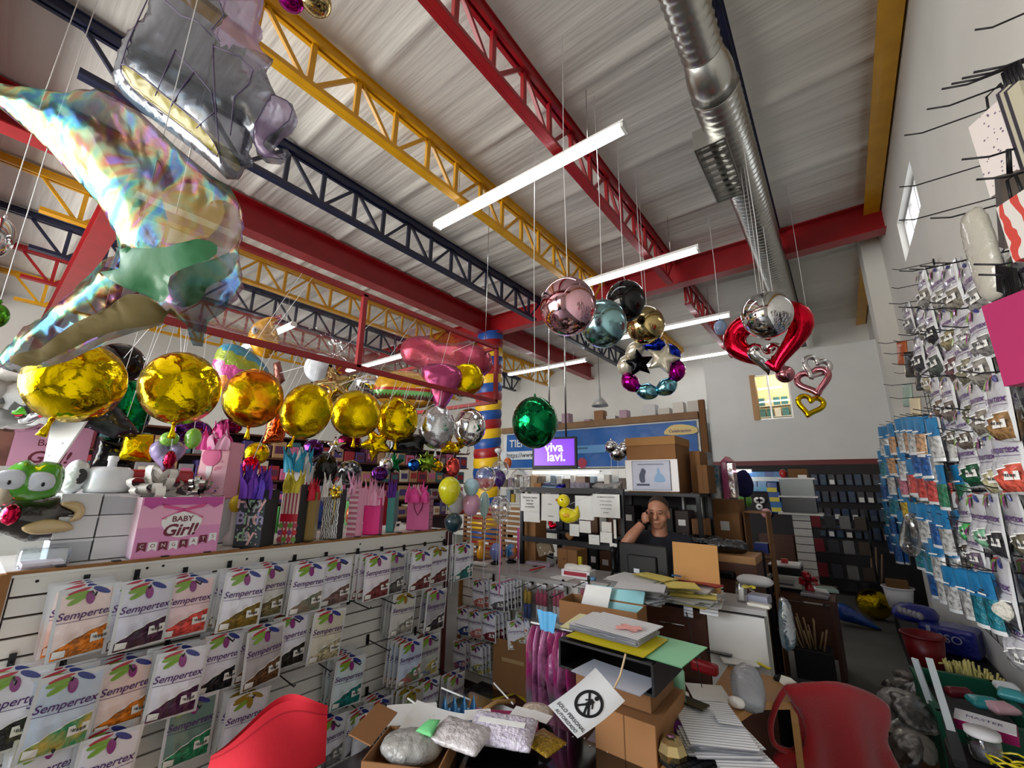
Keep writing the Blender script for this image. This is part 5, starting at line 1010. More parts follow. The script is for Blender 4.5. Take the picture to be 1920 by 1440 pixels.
# telephone, hat-like headset, white bag, scissors, jar
t = T('desk_phone', 'black desk phone with grey handset right of the cardboard sheet', 'telephone', onC(1365, 1082), (0, 0, -.2)); MB().box((0, 0, .03), (.17, .18, .06), M_black, bev=.015).obj('base', t); b = MB(); b.tube([(-.1, -.02, .05), (-.11, -.02, .1), (-.08, -.02, .14), (-.05, -.02, .1), (-.05, -.02, .05)], .022, mat('handset_grey', '8A8C90', .35), 10); b.obj('handset', t)
b = MB(); b.foil(smoothpoly([(-.1, -.07), (.1, -.08), (.13, .02), (.04, .08), (-.1, .06)], 3), .04, mat('white_bag', 'ECECEC', .4, bump=(16, .5, .02))); b.obj('white_bag', None, 'white plastic bag with papers at the right end of the counter', 'bag', None, None, onC(1415, 1100)+Vector((0, 0, .045)))
t = T('scissors', 'yellow handled scissors on the white bag', 'scissors', onC(1405, 1102, CZ+.09), (0, 0, .3)); b = MB()
for s_ in (-1, 1): b.tube([(s_*.02+.02*math.cos(a*.7), .03+.03*math.sin(a*.7), 0) for a in range(9)], .006, M_duck, 6, True, True)
b.obj('handles', t); b = MB(); b.bar((-.01, 0, 0), (.01, -.1, 0), .012, .002, M_steel); b.bar((.01, 0, .003), (-.01, -.1, .003), .012, .002, M_steel); b.obj('blades', t)
t = T('glass_jar', 'clear glass jar on the right end of the counter', 'jar', onC(1392, 1128)); MB().lathe([(.001, 0), (.035, 0), (.036, .1), (.03, .11), (.03, .12)], M_glass, 18, I4, True, False).obj('glass_body', t); MB().box((0, 0, .05), (.03, .03, .08), mat('paper_roll', 'DCD8CC', .6)).obj('contents', t)
slab(1425, 1130, .12, .11, .05, mat('grey_case', '8E90A0', .4), 'label_case', 'grey case with cream lid at the right front of the counter', 'case', rz=-.1); slab(1424, 1138, .13, .06, .02, M_cream2, 'cream_pad', 'cream pad lying at the counter front edge', 'pad', rz=-.1)
# folder carton with turquoise sheets in front of the counter
p = W(1130, 1172, 2.62); t = T('open_carton', 'long open brown carton holding turquoise folders before the counter', 'box', p, (0, 0, .1)); b = MB(); w_, D, h = .5, .2, .13
b.box((0, -D/2, h/2), (w_, .005, h), M_card); b.box((0, D/2, h/2), (w_, .005, h), M_card); b.box((-w_/2, 0, h/2), (.005, D, h), M_card); b.box((w_/2, 0, h/2), (.005, D, h), M_card); b.box((0, 0, .003), (w_, D, .005), M_cardd); b.obj('carton_body', t)
b = MB(); M_aq = mat('aqua_folder', 'A5DDE0', .5); b.box((.05, .02, .12), (.36, .02, .22), M_aq, RX(-.75)); b.obj('aqua_folder', None, 'turquoise folder standing in the long open carton', 'folder', None, None, (p.x, p.y, p.z+.03), (0, 0, .1)); b = MB(); b.box((-.06, -.005, .12), (.18, .004, .15), M_paper, RX(-.75)); b.obj('folder_sheet', None, 'white sheet clipped on the turquoise folder', 'paper', None, None, (p.x, p.y-.012, p.z+.05), (0, 0, .1))
b = MB(); b.box((0, 0, p.z/2-.002), (.44, .26, p.z-.004), M_brown); b.obj('low_cabinet', None, 'low brown cabinet under the long open carton', 'cabinet', None, None, (p.x, p.y, 0), (0, 0, .1))
# ================================================================ the man on the phone behind the counter
M_skin = mat('skin', 'B98266', .5, vary=('AA7258', 14, .3)); M_shirt = mat('navy_shirt', '10121F', .85, bump=(12, .2, .02)); M_hair = mat('brown_hair', '33241A', .7, bump=(60, .6, .01)); M_trous = mat('dark_trousers', '20222A', .8)
hc = W(1234, 962, 3.5); man = T('person', 'man in a dark t-shirt standing behind the counter, phone at his ear', 'person', (hc.x, hc.y, 0), (0, 0, .35))
PS = 1.06; man.scale = (PS, PS, PS); HZ = hc.z/PS
def remesh(mb, name, par, m, vox, sm=3):
    o = mb.obj(name, par); md = o.modifiers.new('r', 'REMESH'); md.mode = 'VOXEL'; md.voxel_size = vox; s_ = o.modifiers.new('s', 'SMOOTH'); s_.factor = .5; s_.iterations = sm
    dg = bpy.context.evaluated_depsgraph_get(); me = bpy.data.meshes.new_from_object(o.evaluated_get(dg)); o.modifiers.clear(); o.data = me; me.materials.clear(); me.materials.append(m)
    for p in me.polygons: p.use_smooth = True; p.material_index = 0
    return o
b = MB(); H = lambda x, y, z: (x, y, HZ+z)
HR = TR(*H(0, 0, 0)) @ RZ(-.22) @ RY(.05) @ RX(.08)                     # the head turns a little to his right and tips down
def hb(c, r): b.ball((0, 0, 0), r, M_skin, 20, HR @ TR(*c))
hb((0, .01, .035), (.078, .096, .095)); hb((0, -.025, -.03), (.068, .068, .088)); hb((0, -.04, -.085), (.045, .042, .032)); hb((0, -.035, -.06), (.06, .05, .05))
hb((0, -.1, -.022), (.017, .022, .022)); hb((0, -.092, .0), (.011, .016, .03)); hb((.045, -.05, -.03), (.03, .03, .03)); hb((-.045, -.05, -.03), (.03, .03, .03))
hb((.033, -.082, .026), (.026, .012, .009)); hb((-.033, -.082, .026), (.026, .012, .009)); hb((0, -.087, -.06), (.026, .012, .007)); hb((0, -.084, -.071), (.022, .012, .008))
for s_ in (-1, 1): hb((s_*.08, .005, -.01), (.012, .022, .034))
b.tube([H(0, .01, -.06), H(0, .02, -.14), H(0, .03, -.2)], [.058, .06, .075], M_skin, 16)
b.tube([H(0, .03, -.19), H(0, .03, -.26), H(0, .03, -.4), H(0, .03, -.6), H(0, .03, -.72)], [.07, .13, .155, .15, .15], M_skin, 18)
SL, SR = H(.19, .03, -.245), H(-.185, .03, -.235); EL, WL = H(.25, .05, -.52), H(.24, .0, -.76); ER, WR = H(-.255, -.15, -.235), H(-.125, -.135, -.075)
b.tube([H(.06, .03, -.22), SL, H(.235, .02, -.38), EL, H(.25, .03, -.63), WL], [.075, .068, .055, .045, .04, .03], M_skin, 14)
b.tube([H(-.06, .03, -.22), SR, H(-.225, -.06, -.24), ER], [.075, .066, .055, .047], M_skin, 14); b.tube([ER, H(-.205, -.16, -.165), WR], [.045, .043, .03], M_skin, 14)
b.ball((0, 0, 0), (.022, .04, .045), M_skin, 14, TR(*H(-.105, -.105, -.035)) @ RZ(.3)); b.ball((WL[0], WL[1], WL[2]-.04), (.025, .04, .05), M_skin, 12)
for i in range(4): z = -.01-.02*i; b.tube([H(-.112, -.105, z), H(-.1, -.135, z+.014), H(-.082, -.135, z+.016), H(-.07, -.12, z+.012)], [.0095, .009, .0085, .007], M_skin, 8)
b.tube([H(-.105, -.085, -.05), H(-.088, -.075, -.02), H(-.08, -.07, .012)], [.011, .01, .008], M_skin, 8)
for i in range(4): b.tube([(WL[0], WL[1]-.028+.019*i, WL[2]-.07), (WL[0]-.008, WL[1]-.028+.019*i, WL[2]-.12+.006*abs(i-1.3)), (WL[0]-.025, WL[1]-.026+.018*i, WL[2]-.155+.01*abs(i-1.3))], [.0095, .0085, .0075], M_skin, 8)
b.tube([(WL[0]-.01, WL[1]-.03, WL[2]-.03), (WL[0]-.02, WL[1]-.06, WL[2]-.075), (WL[0]-.028, WL[1]-.062, WL[2]-.1)], [.012, .01, .008], M_skin, 8)
for s_ in (-1, 1): b.tube([H(s_*.085, .03, -.68), H(s_*.09, .03, -.78), (s_*.095, .03, .48), (s_*.1, .04, .1)], [.1, .095, .06, .045], M_skin, 14); b.ball((s_*.1, -.03, .05), (.045, .12, .045), M_skin, 14)
remesh(b, 'body', man, M_skin, .0075, 2)
b = MB(); b.tube([H(0, .025, -.165), H(0, .03, -.2), H(0, .03, -.26), H(0, .03, -.4), H(0, .03, -.6), H(0, .03, -.78)], [.078, .11, .15, .176, .172, .17], M_shirt, 20)
b.tube([H(.05, .03, -.21), SL, H(.222, .025, -.32), H(.242, .015, -.45)], [.085, .085, .078, .075], M_shirt, 16); b.tube([H(-.05, .03, -.21), SR, H(-.215, -.03, -.238), H(-.235, -.085, -.24)], [.085, .084, .078, .074], M_shirt, 16)
remesh(b, 'shirt', man, M_shirt, .011, 3)
b = MB()
for s_ in (-1, 1): b.tube([H(s_*.07, .03, -.74), H(s_*.09, .03, -.85), (s_*.095, .03, .48), (s_*.1, .04, .1)], [.125, .115, .085, .07], M_trous, 16)
remesh(b, 'trousers', man, M_trous, .014, 2)
b = MB()
for s_ in (-1, 1): b.ball((s_*.1, -.03, .05), (.052, .135, .05), M_black, 14)
b.obj('shoes', man)
b = MB()                                                                 # short receding hair, open over the brow and face
def cap(u, v):
    a = 2*math.pi*u; e = math.pi*.62*v; fr = .5-.5*math.sin(a); lim = e*(1-.58*fr**1.2)
    return (.0825*math.sin(lim)*math.cos(a), .012+.101*math.sin(lim)*math.sin(a), .0365+.0995*math.cos(lim))
b.grid(cap, 32, 14, M_hair, True, None, HR); b.obj('hair', man)
for s_ in (-1, 1): MB().ball((0, 0, 0), (.012, .005, .004), mat('eye_dark', '1A1210', .3), 10, HR @ TR(s_*.031, -.089, .008)).obj('eye', man); MB().ball((0, 0, 0), (.02, .004, .0035), M_hair, 8, HR @ TR(s_*.033, -.093, .031)).obj('eyebrow', man)
MB().ball((0, 0, 0), (.022, .004, .003), mat('lip', '7A4238', .5), 10, HR @ TR(0, -.097, -.065)).obj('lips', man)
b = MB(); b.box((0, 0, 0), (.012, .05, .13), M_black, TR(*H(-.089, -.1, -.04)) @ RX(.35) @ RZ(.2), bev=.004); ph = b.obj('mobile_phone', None, 'black phone in the raised hand of the man', 'phone', None, None, (hc.x, hc.y, 0), (0, 0, .35)); ph.scale = (PS, PS, PS)
# ================================================================ desks and boxes in the foreground
def onZ(px, py, z): return atZ(px, py, z)
# black glossy table with a heap of goods
TZ = .70
M_gl = mat('black_gloss_top', '0B0B0D', .12, coat=.6)
t = T('black_table', 'low glossy black table at the bottom, covered with packets', 'table', (-1.27, 1.4, 0)); MB().box((0, 0, TZ-.02), (.98, 1.06, .04), M_gl, bev=.006).obj('tabletop', t)
for sx in (-1, 1):
    for sy in (-1, 1): MB().box((sx*.44, sy*.46, (TZ-.04)/2), (.05, .05, TZ-.04), M_blackm).obj('leg', t)
def onT(px, py, dz=.002): p = onZ(px, py, TZ); p.z += dz; return p
# red fabric bag
M_rf = mat('red_fabric', 'E0142E', .75, bump=(60, .15, .005), sheen=.2)
p = W(500, 1452, 1.62); TZB = p.z; b = MB(); b.box((0, 0, (TZB-.002)/2), (.36, .36, TZB-.004), M_card, bev=.004); b.obj('cardboard_box', None, 'closed cardboard box under the red cloth bag', 'box', None, None, (p.x, p.y, 0), (0, 0, 1.05)); t = T('red_fabric_bag', 'bright red cloth bag with a wavy open top in the left foreground', 'bag', (p.x, p.y, TZB), (0, 0, 1.05))
def rb(side):
    def f(u, v): x = (u-.5)*.42*(1-.06*v); top = .145+.06*math.sin(u*4.2-.9)+.07*u; y = side*(.07*math.sin(math.pi*u)*(1-.55*v))+.02*math.sin(u*9+v*3)*v; return (x, y, v*top)
    return f
b = MB(); b.grid(rb(-1), 20, 12, M_rf); b.grid(lambda u, v: rb(1)(1-u, v), 20, 12, M_rf); b.obj('cloth_body', t); b = MB(); b.grid(lambda u, v: (rb(-1)(u, .84+.02*v)[0], rb(-1)(u, .84+.02*v)[1]-.002, rb(-1)(u, .84+.02*v)[2]), 20, 1, mat('red_hem', 'B81026', .8)); b.obj('hem_seam', t)
# heap on the table
def lay(name, label, cat, px, py, out, T_, m, dz=.03, rx=0., ry=0., rz=0., sticker=None, k=40):
    b = MB(); b.foil(out, T_, m, pucker=.2, k=k); o = b.obj(name, None, label, cat, None, None, onT(px, py, dz), (rx, ry, rz))
    if sticker: MB().box((0, 0, T_+.002), sticker[:2]+(.001,), sticker[2]).obj('sticker', o)
    return o
M_fclear = film('packet_film', 'E9E9EA', .2, .15, (14, .7, .03)); M_confl = mat('lilac_confetti', 'C2B6CC', .4, bump=(60, .8, .02), vary=('E8E2EA', 60, .2), coat=.4); M_confg = mat('gold_confetti', 'A8861C', .3, .5, bump=(60, .8, .02), coat=.4)
t = T('open_box', 'open cardboard box full of grey plastic at the bottom edge', 'box', onT(770, 1438, .0), (0, 0, .5)); b = MB(); h = .07
for (c, d_) in (((0, -.12, h/2), (.3, .006, h)), ((0, .12, h/2), (.3, .006, h)), ((-.15, 0, h/2), (.006, .24, h)), ((.15, 0, h/2), (.006, .24, h)), ((0, 0, .003), (.3, .24, .005))): b.box(c, d_, M_card)
b.obj('carton_body', t); b = MB(); b.box((-.2, 0, h+.01), (.1, .24, .005), M_card, RY(.3)); b.obj('flap', t)
lay('grey_plastic', 'crumpled grey plastic sheet in the open cardboard box', 'plastic', 770, 1432, circ(.13, 20, .1), .05, mat('grey_plastic', '9C9A94', .35, bump=(18, .8, .03)), .06, rz=.5)
lay('green_tissue', 'mint green tissue corner on the grey plastic', 'tissue', 800, 1428, [(-.04, -.04), (.05, -.03), (.02, .05), (-.03, .03)], .012, mat('mint_tissue', '6CC47C', .6), .12, .3)
b = MB(); b.sheet(.24, .16, M_paper, I4, 5, .01, 3); b.obj('white_envelope', None, 'white envelope at the left of the heap under the hook', 'envelope', None, None, onT(772, 1352, .03), (.1, 0, .9))
b = MB(); b.sheet(.26, .2, M_paper, I4, 5, .03, 9); b.obj('crumpled_paper', None, 'crumpled white paper in the middle of the heap', 'paper', None, None, onT(815, 1392, .08), (.25, .1, .5))
b = MB()
for i in range(4): b.grid(lambda u, v: ((i-1.5)*.045+(u-.5)*.05*(1-v), .02*math.sin(u*6)-.05*v, .01+v*.1), 4, 4, mat('sky_foil', '7EC2F0', .25, .2, coat=.5), True)
b.box((0, .0, .006), (.22, .1, .01), MATS['sky_foil']); b.obj('blue_pleated_paper', None, 'light blue pleated paper fan with pointed tips on the heap', 'ornament', None, None, onT(860, 1352, .02), (0, 0, .75))
for i, (px, py, a) in enumerate(((800, 1372, .3), (825, 1362, 1.2))): lay('brown_leaf', ['brown paper leaf left of the blue fan', 'brown paper leaf touching the blue fan'][i], 'leaf', px, py, smoothpoly([(-.045, 0), (0, .028), (.05, 0), (0, -.028)], 3), .006, mat('brown_leaf', '7A4330', .5), .05, .3, .2, a)
lay('grey_leaf', 'dark blue grey paper leaf at the left of the brown leaves', 'leaf', 785, 1376, smoothpoly([(-.05, 0), (0, .02), (.05, 0), (0, -.02)], 3), .006, mat('slate_leaf', '3C4658', .5), .05, .2, .2, 1.6)
for i, (x0, y0, x1, y1) in enumerate(((762, 1350, 812, 1378), (826, 1328, 882, 1344), (683, 1384, 712, 1405), (925, 1318, 962, 1352))):
    a = onT(x0, y0, .09); c = onT(x1, y1, .07); MB().tube([a, c], .004, mat('white_stick', 'E6E6E2', .4), 6).obj('balloon_stick', None, 'white plastic balloon stick %s' % ['on the dark leaf', 'across the blue fan', 'sticking out at the lower left of the heap', 'at the back right of the heap'][i], 'stick', 'white balloon sticks')
b = MB(); b.sheet(.3, .22, mat('magenta_envelope', '8E1450', .6), I4, 4, .006, 5); b.obj('magenta_envelope', None, 'dark magenta envelope under the clear packet', 'envelope', None, None, onT(945, 1392, .06), (.1, 0, .55))
for i, (px, py, w_, a, lab) in enumerate(((985, 1375, .13, .2, 'white card at the right of the magenta envelope'), (1012, 1382, .1, .1, 'smaller white card at the table edge'), (895, 1380, .12, .8, 'lilac white card between crumpled paper and magenta envelope'))): b = MB(); b.box((0, 0, 0), (w_, w_*.6, .002), M_paper); b.obj('white_card', None, lab, 'card', None, None, onT(px, py, .075+.004*i), (.1, 0, a))
lay('confetti_packet', 'large clear packet of lilac confetti at the bottom centre', 'packet', 940, 1422, [(-.14, -.09), (.14, -.09), (.14, .09), (-.14, .09)], .03, M_confl, .1, .15, 0, .4, (.2, .03, M_paper))
lay('confetti_packet', 'clear packet of gold confetti right of the lilac one', 'packet', 1022, 1424, [(-.07, -.06), (.07, -.06), (.07, .06), (-.07, .06)], .02, M_confg, .06, .1, 0, -.2)
lay('shell_packet', 'clear packet of beige shells at the back of the heap', 'packet', 1008, 1352, circ(.08, 20, .06), .03, mat('beige_mix', 'C9B8A4', .4, bump=(40, .8, .02), coat=.5), .04, rz=.3)
lay('clear_packet', 'crumpled clear packet of grey beads in front of the crumpled paper', 'packet', 862, 1432, [(-.12, -.08), (.12, -.08), (.12, .08), (-.12, .08)], .028, mat('grey_mix', 'A9A2A0', .35, bump=(40, .8, .02), vary=('D6D0D0', 30, .2), coat=.5), .1, .1, 0, .2)
b = MB(); b.tube([onT(905, 1362, .06), onT(930, 1350, .075), onT(965, 1346, .07)], .012, mat('jute', '9A7444', .8, bump=(60, .5, .01)), 8); b.obj('jute_strap', None, 'brown jute strap behind the magenta envelope', 'strap')
for i, (px, py) in enumerate(((1060, 1398), (1106, 1399), (1139, 1411), (1074, 1382), (1096, 1385))): MB().box((0, 0, .001), (.006, .005, .001), M_paper).obj('paper_scrap', None, 'tiny white paper scrap on the black table top', 'scrap', 'paper scraps on the black table', None, onT(px, py, .001), (0, 0, i))
# carton on the floor by the end unit, with loose packets
LZ = .24; b = MB(); b.box((0, 0, LZ/2), (.8, 1.0, LZ), M_gl, bev=.01); b.obj('low_platform', None, 'low dark platform on the floor between gondola and counter', 'platform', None, None, (-2.15, 2.42, 0))
p0 = onZ(962, 1298, LZ); p0.y += .1; t = T('brown_carton', 'big open brown carton of loose packets before the end unit', 'box', (p0.x, p0.y+.02, LZ), (0, 0, .12)); w_, D, h = .36, .3, .36; b = MB()
for (c, d_) in (((0, -D/2, h/2), (w_, .006, h)), ((0, D/2, h/2), (w_, .006, h)), ((-w_/2, 0, h/2), (.006, D, h)), ((w_/2, 0, h/2), (.006, D, h)), ((0, 0, .004), (w_, D, .006))): b.box(c, d_, M_card)
b.obj('carton_body', t); MB().box((-w_/2-.03, 0, h+.03), (.1, D, .005), M_card, TR(0, 0, 0)).obj('flap', t); MB().box((0, -D/2-.004, h*.62), (.2, .002, .025), mat('packing_tape', 'B99A6A', .3)).obj('tape', t)
r = random.Random(8)
for i in range(9): packet((p0.x+r.uniform(-.1, .1), p0.y+r.uniform(-.06, .08), LZ+h+.12+r.uniform(-.02, .06)), r.uniform(-.8, .8), 'loose packet of %s balloons stuck upright in the floor carton' % ['orange', 'navy', 'white', 'hot coral', 'gold', 'silver', 'peach', 'indigo', 'amber'][i], 'loose packets in the floor carton', ['F08A1E', '23306A', 'D0D0CC', 'F0506A', 'A98A3A', '9A9CA0', 'F0A080', '2A2A60', 'D8921E'][i], None, False, .75, None, True, r.uniform(-.6, .6), False)
b = MB(); b.box((0, 0, .004), (.34, .25, .006), mat('yellow_edge', 'C9B81E', .5)); b.box((0, 0, .0085), (.27, .18, .004), mat('maroon_board', '3A1216', .6)); b.obj('yellow_board', None, 'maroon board with yellow border lying on the dark platform before the carton', 'board', None, None, onZ(965, 1326, LZ)+Vector((0, 0, .001)), (0, 0, -.35))
# hanging bundle of long purple packets on a stand
p = W(1040, 1178, 2.3); st = T('hanging_rack', 'thin metal stand with a cross rod carrying long purple packets', 'rack', (p.x, p.y, 0)); b = MB(); b.tube([(.03, .06, 0), (.03, .06, p.z)], .01, M_blackm, 8); b.obj('pole', st)
b = MB(); b.tube([(-.16, .0, p.z), (.12, .02, p.z)], .005, M_string, 6); b.tube([(.03, .06, p.z-.01), (.0, .01, p.z)], .006, M_blackm, 6); b.obj('cross_rod', st); MB().box((.03, .06, .01), (.25, .25, .02), M_blackm, bev=.004).obj('foot', st)
M_pf = mat('plum_packet', '4A1236', .22, coat=.8, bump=(14, .7, .03), vary=('A8608C', 9, .15)); M_pf2 = mat('grey_plum_packet', '5E5560', .22, coat=.8, bump=(10, .5, .03), vary=('8C1E5C', 7, .12))
for i in range(9):
    x = -.125+.028*i; b = MB(); L = .48+.03*math.sin(i*2.2)
    b.grid(lambda u, v: ((.055*(1-.15*v))*math.cos(6.283*u)*(.35+.65*min(1, v*5)), .014*math.sin(6.283*u)*(.4+v)+.006*math.sin(v*12+i), -L*v), 14, 12, M_pf if i % 2 else M_pf2); b.obj('long_packet', None, 'long shiny purple packet hanging from the rack rod, %s from the left' % ORD[i], 'packet', 'long purple packets on the rack', None, (p.x+x, p.y-.012+(i % 3)*.014, p.z-.005), (0, .05*math.sin(i*3), .9+.3*math.sin(i)))
b = MB(); b.grid(lambda u, v: ((u-.5)*.09*(1+.5*v), .008*math.sin(u*12), .1*v-.02), 8, 4, mat('blue_header', '5AA8D8', .3, coat=.5)); b.obj('blue_header_bag', None, 'light blue crumpled header bag on top of the rack rod', 'bag', None, None, (p.x-.03, p.y-.03, p.z+.005))
# folded sign
M_sign = mat('sign_paper', 'EEF0F4', .4, coat=.3)
cx_, cy_, d = 1092, 1322, 1.6; p = W(cx_, cy_, d); E3 = Matrix(((RT.x, -DN.x, -FW.x), (RT.y, -DN.y, -FW.y), (RT.z, -DN.z, -FW.z))) @ Matrix.Rotation(-.86, 3, 'Z') @ Matrix.Rotation(.25, 3, 'Y'); sg = T('paper_sign', 'tilted white paper sign reading SOLO PERSONAL AUTORIZADO with a crossed-out walking figure', 'sign', p, E3.to_euler())
def sy(x, y): return .018*math.sin(x*14)+.014*math.sin(y*9+1)
b = MB(); W2, H2 = .172, .235; b.grid(lambda u, v: ((u-.5)*W2, (v-.42)*H2, sy((u-.5)*W2, (v-.42)*H2)), 12, 14, M_sign); b.grid(lambda u, v: ((.5-u)*W2, (v-.42)*H2, sy((.5-u)*W2, (v-.42)*H2)-.002), 12, 14, M_sign); b.obj('sheet', sg)
b = MB(); cyy = .027; rr = .055
def on(x, y): return (x, y, sy(x, y)+.002)
for i in range(40):
    a0, a1 = 6.2832*i/40, 6.2832*(i+1)/40; b.add([on(r_*math.cos(a), cyy+r_*math.sin(a)) for r_, a in ((rr, a0), (rr, a1), (rr-.012, a1), (rr-.012, a0))], [(0, 1, 2, 3)], M_ink)
def stroke(x0, y0, x1, y1, w_, n=8):
    dx, dy = x1-x0, y1-y0; L = math.hypot(dx, dy); nx, ny = -dy/L*w_/2, dx/L*w_/2
    for i in range(n): t0, t1 = i/n, (i+1)/n; b.add([on(x0+dx*t0+nx, cyy+y0+dy*t0+ny), on(x0+dx*t1+nx, cyy+y0+dy*t1+ny), on(x0+dx*t1-nx, cyy+y0+dy*t1-ny), on(x0+dx*t0-nx, cyy+y0+dy*t0-ny)], [(0, 1, 2, 3)], M_ink)
stroke(-.037, .037, .037, -.037, .009); stroke(0, .022, -.003, -.008, .018); stroke(-.003, -.006, .02, -.045, .009); stroke(-.005, -.006, -.026, -.042, .009); stroke(0, .02, .022, -.004, .006); stroke(-.002, .02, -.022, .0, .006)
b.add([on(.003+.009*math.cos(i*.524), cyy+.036+.009*math.sin(i*.524)) for i in range(12)], [tuple(range(12))], M_ink); b.obj('printed_symbol', sg)
b = MB()
for j, (s_, z) in enumerate((('SOLO PERSONAL', .021), ('AUTORIZADO', .019))):
    v, f = txtmesh(s_, .015); b.add([on(q.x*z*.95, -.06-.025*j+q.y*z) for q in v], f, M_ink)
b.obj('printed_words', sg); MB().tube([(.02, H2*.58, sy(.02, H2*.58)), (.0, H2*.58+.05, .01), (-.05, H2*.58+.12, .0)], .004, mat('tan_cord', 'B59A78', .6), 6).obj('cord', sg)
# cartons under the organiser
b = MB(); b.box((0, 0, .43), (.27, .4, .86), M_card, bev=.004); b.box((0, -.2015, .43), (.004, .002, .86), M_cardd); b.obj('cardboard_box', None, 'tall plain brown carton under the black paper organiser', 'box', None, None, (-.865, 2.1, 0))
b = MB(); b.box((0, 0, .31), (.12, .3, .62), mat('lilac_box', 'C8C4D2', .4), bev=.003); b.box((-.0, -.1515, .4), (.1, .004, .3), mat('purple_print', '6A2A6E', .4, vary=('D9D2DE', 10, .15))); b.obj('printed_box', None, 'white and purple printed box left of the tall brown carton', 'box', None, None, (-1.075, 2.1, .0), (0, 0, .1))
b = MB(); b.box((0, 0, .03), (.36, .3, .07), M_cardd, bev=.003); b.obj('flat_carton', None, 'flat brown carton between the organiser and the tall carton', 'box', None, None, (-.95, 2.12, .87))
# paper organiser
oz = .945; og = T('paper_organiser', 'black two-tier paper organiser piled with forms and folders', 'organiser', (-.97, 2.12, oz), (0, 0, -.02)); ow, od, oh = .46, .36, .12
for z in (.005, oh): MB().box((0, 0, z), (ow, od, .01), M_black).obj('tray', og)
b = MB()
for sx in (-1, 1): b.box((sx*ow/2, 0, oh/2), (.01, od, oh), M_black)
b.box((0, od/2, oh/2), (ow, .01, oh), M_black); b.obj('side_panel', og)
def onO(name, label, cat, x, y, z, w_, h_, m, rz, n=1, bend=.004, grp=None):
    for i in range(n): b = MB(); b.sheet(w_, h_, m, I4, 4, bend, int(x*1000)+i, .003); b.obj(name, None, label, cat, grp, None, (-.97+x, 2.12+y, oz+z+.0045*i), (0, 0, rz+(.05*math.sin(i*2.3) if n > 1 else 0)))
M_gf = mat('green_folder', '8FD0A0', .5); M_yf = mat('yellow_folder', 'DCCB2E', .5)
onO('folder', 'mint green folder on the organiser, sticking out right', 'folder', .17, .0, oh+.012, .38, .3, M_gf, -.1); onO('folder', 'yellow folder between the green one and the forms', 'folder', -.0, -.03, oh+.019, .4, .28, M_yf, -.06)
onO('folder', 'cream folder under the forms on the left', 'folder', -.15, .06, oh+.026, .3, .26, mat('cream_folder', 'EDE6AE', .5), .1)
onO('printed_form', 'printed form in the stack on top of the organiser', 'paper', -.03, .01, oh+.033, .36, .26, M_lines, -.05, 7, .004, 'forms on the organiser')
onO('printed_form', 'printed form with a pink ribbon, topmost on the organiser', 'paper', -.0, .0, oh+.068, .34, .26, M_lines, -.12)
b = MB(); b.sheet(.12, .04, mat('pink_ribbon', 'F0A8A0', .5), RZ(.5), 3, .004, 2); b.sheet(.1, .035, MATS['pink_ribbon'], RZ(-.6) @ TR(0, 0, .002), 3, .004, 3); b.obj('pink_ribbon', None, 'pink paper ribbon on the topmost form', 'ribbon', None, None, (-.9, 2.08, oz+oh+.078))
onO('white_sheet', 'white sheet sticking out of the open organiser tray', 'paper', .03, -.13, .014, .34, .2, mat('bluish_paper', 'D8DCE8', .5), -.08)
# wooden desk with papers
DZ_ = .73; dk2 = T('wooden_desk', 'light wooden desk with curved front at the right, strewn with papers', 'desk', (0, 0, 0))
out = [(-.715, 1.45), (-.5, 1.45), (-.46, 1.85), (-.5, 2.2), (-.56, 2.5), (-.5, 2.72), (-.34, 2.86), (-.34, 3.12), (-.715, 3.12)]
b = MB(); b.prism(out, .035, M_wood, TR(0, 0, DZ_-.018)); b.obj('desktop', dk2); MB().box((-.36, 2.98, (DZ_-.035)/2), (.03, .28, DZ_-.035), M_wood).obj('leg_panel', dk2); MB().box((-.54, 3.09, (DZ_-.035)/2), (.32, .03, DZ_-.035), M_brown).obj('back_panel', dk2); MB().box((-.61, 1.48, (DZ_-.035)/2), (.2, .03, DZ_-.035), M_wood).obj('leg_panel', dk2)
def onD(px, py, dz=.002): p = onZ(px, py, DZ_); p.z += dz; return p
def paper(px, py, w_, h_, rz, label, dz=.003, m=None, n=1, grp=None, seed=1):
    for i in range(n):
        r = random.Random(seed*50+i); b = MB(); b.sheet(w_, h_, m or M_paper, I4, 4, .0008, seed*9+i, .002); b.obj('paper_sheet', None, label, 'paper', grp, None, onD(px, py, dz+i*.0042)+Vector((r.uniform(-.02, .02)*(n > 1), r.uniform(-.02, .02)*(n > 1), 0)), (0, 0, rz+r.uniform(-.12, .12)*(n > 1)))
paper(1328, 1300, .19, .2, .5, 'single white sheet on the bare middle of the wooden desk'); paper(1375, 1232, .2, .3, .45, 'white sheet under the black phone at the desk back', .003, None, 4, 'sheets under the phone at the desk back', 3)
paper(1330, 1385, .26, .38, .55, 'printed sheet of the big stack sliding off the desk front', .003, M_lines, 16, 'big stack of printed sheets on the desk', 5); paper(1385, 1428, .22, .32, .7, 'printed sheet at the lower right of the big stack', .004, M_lines, 7, 'lower right sheets of the desk stack', 6); paper(1262, 1322, .16, .3, .5, 'white sheet at the upper left of the desk stack', .003, None, 6, 'upper left sheets of the desk stack', 7)
b = MB(); b.sheet(.1, .1, M_lines, I4, 3, .004, 4, .002); b.obj('paper_slip', None, 'small printed slip lying on the big desk stack', 'paper', None, None, onD(1368, 1388, .078), (0, 0, .5))
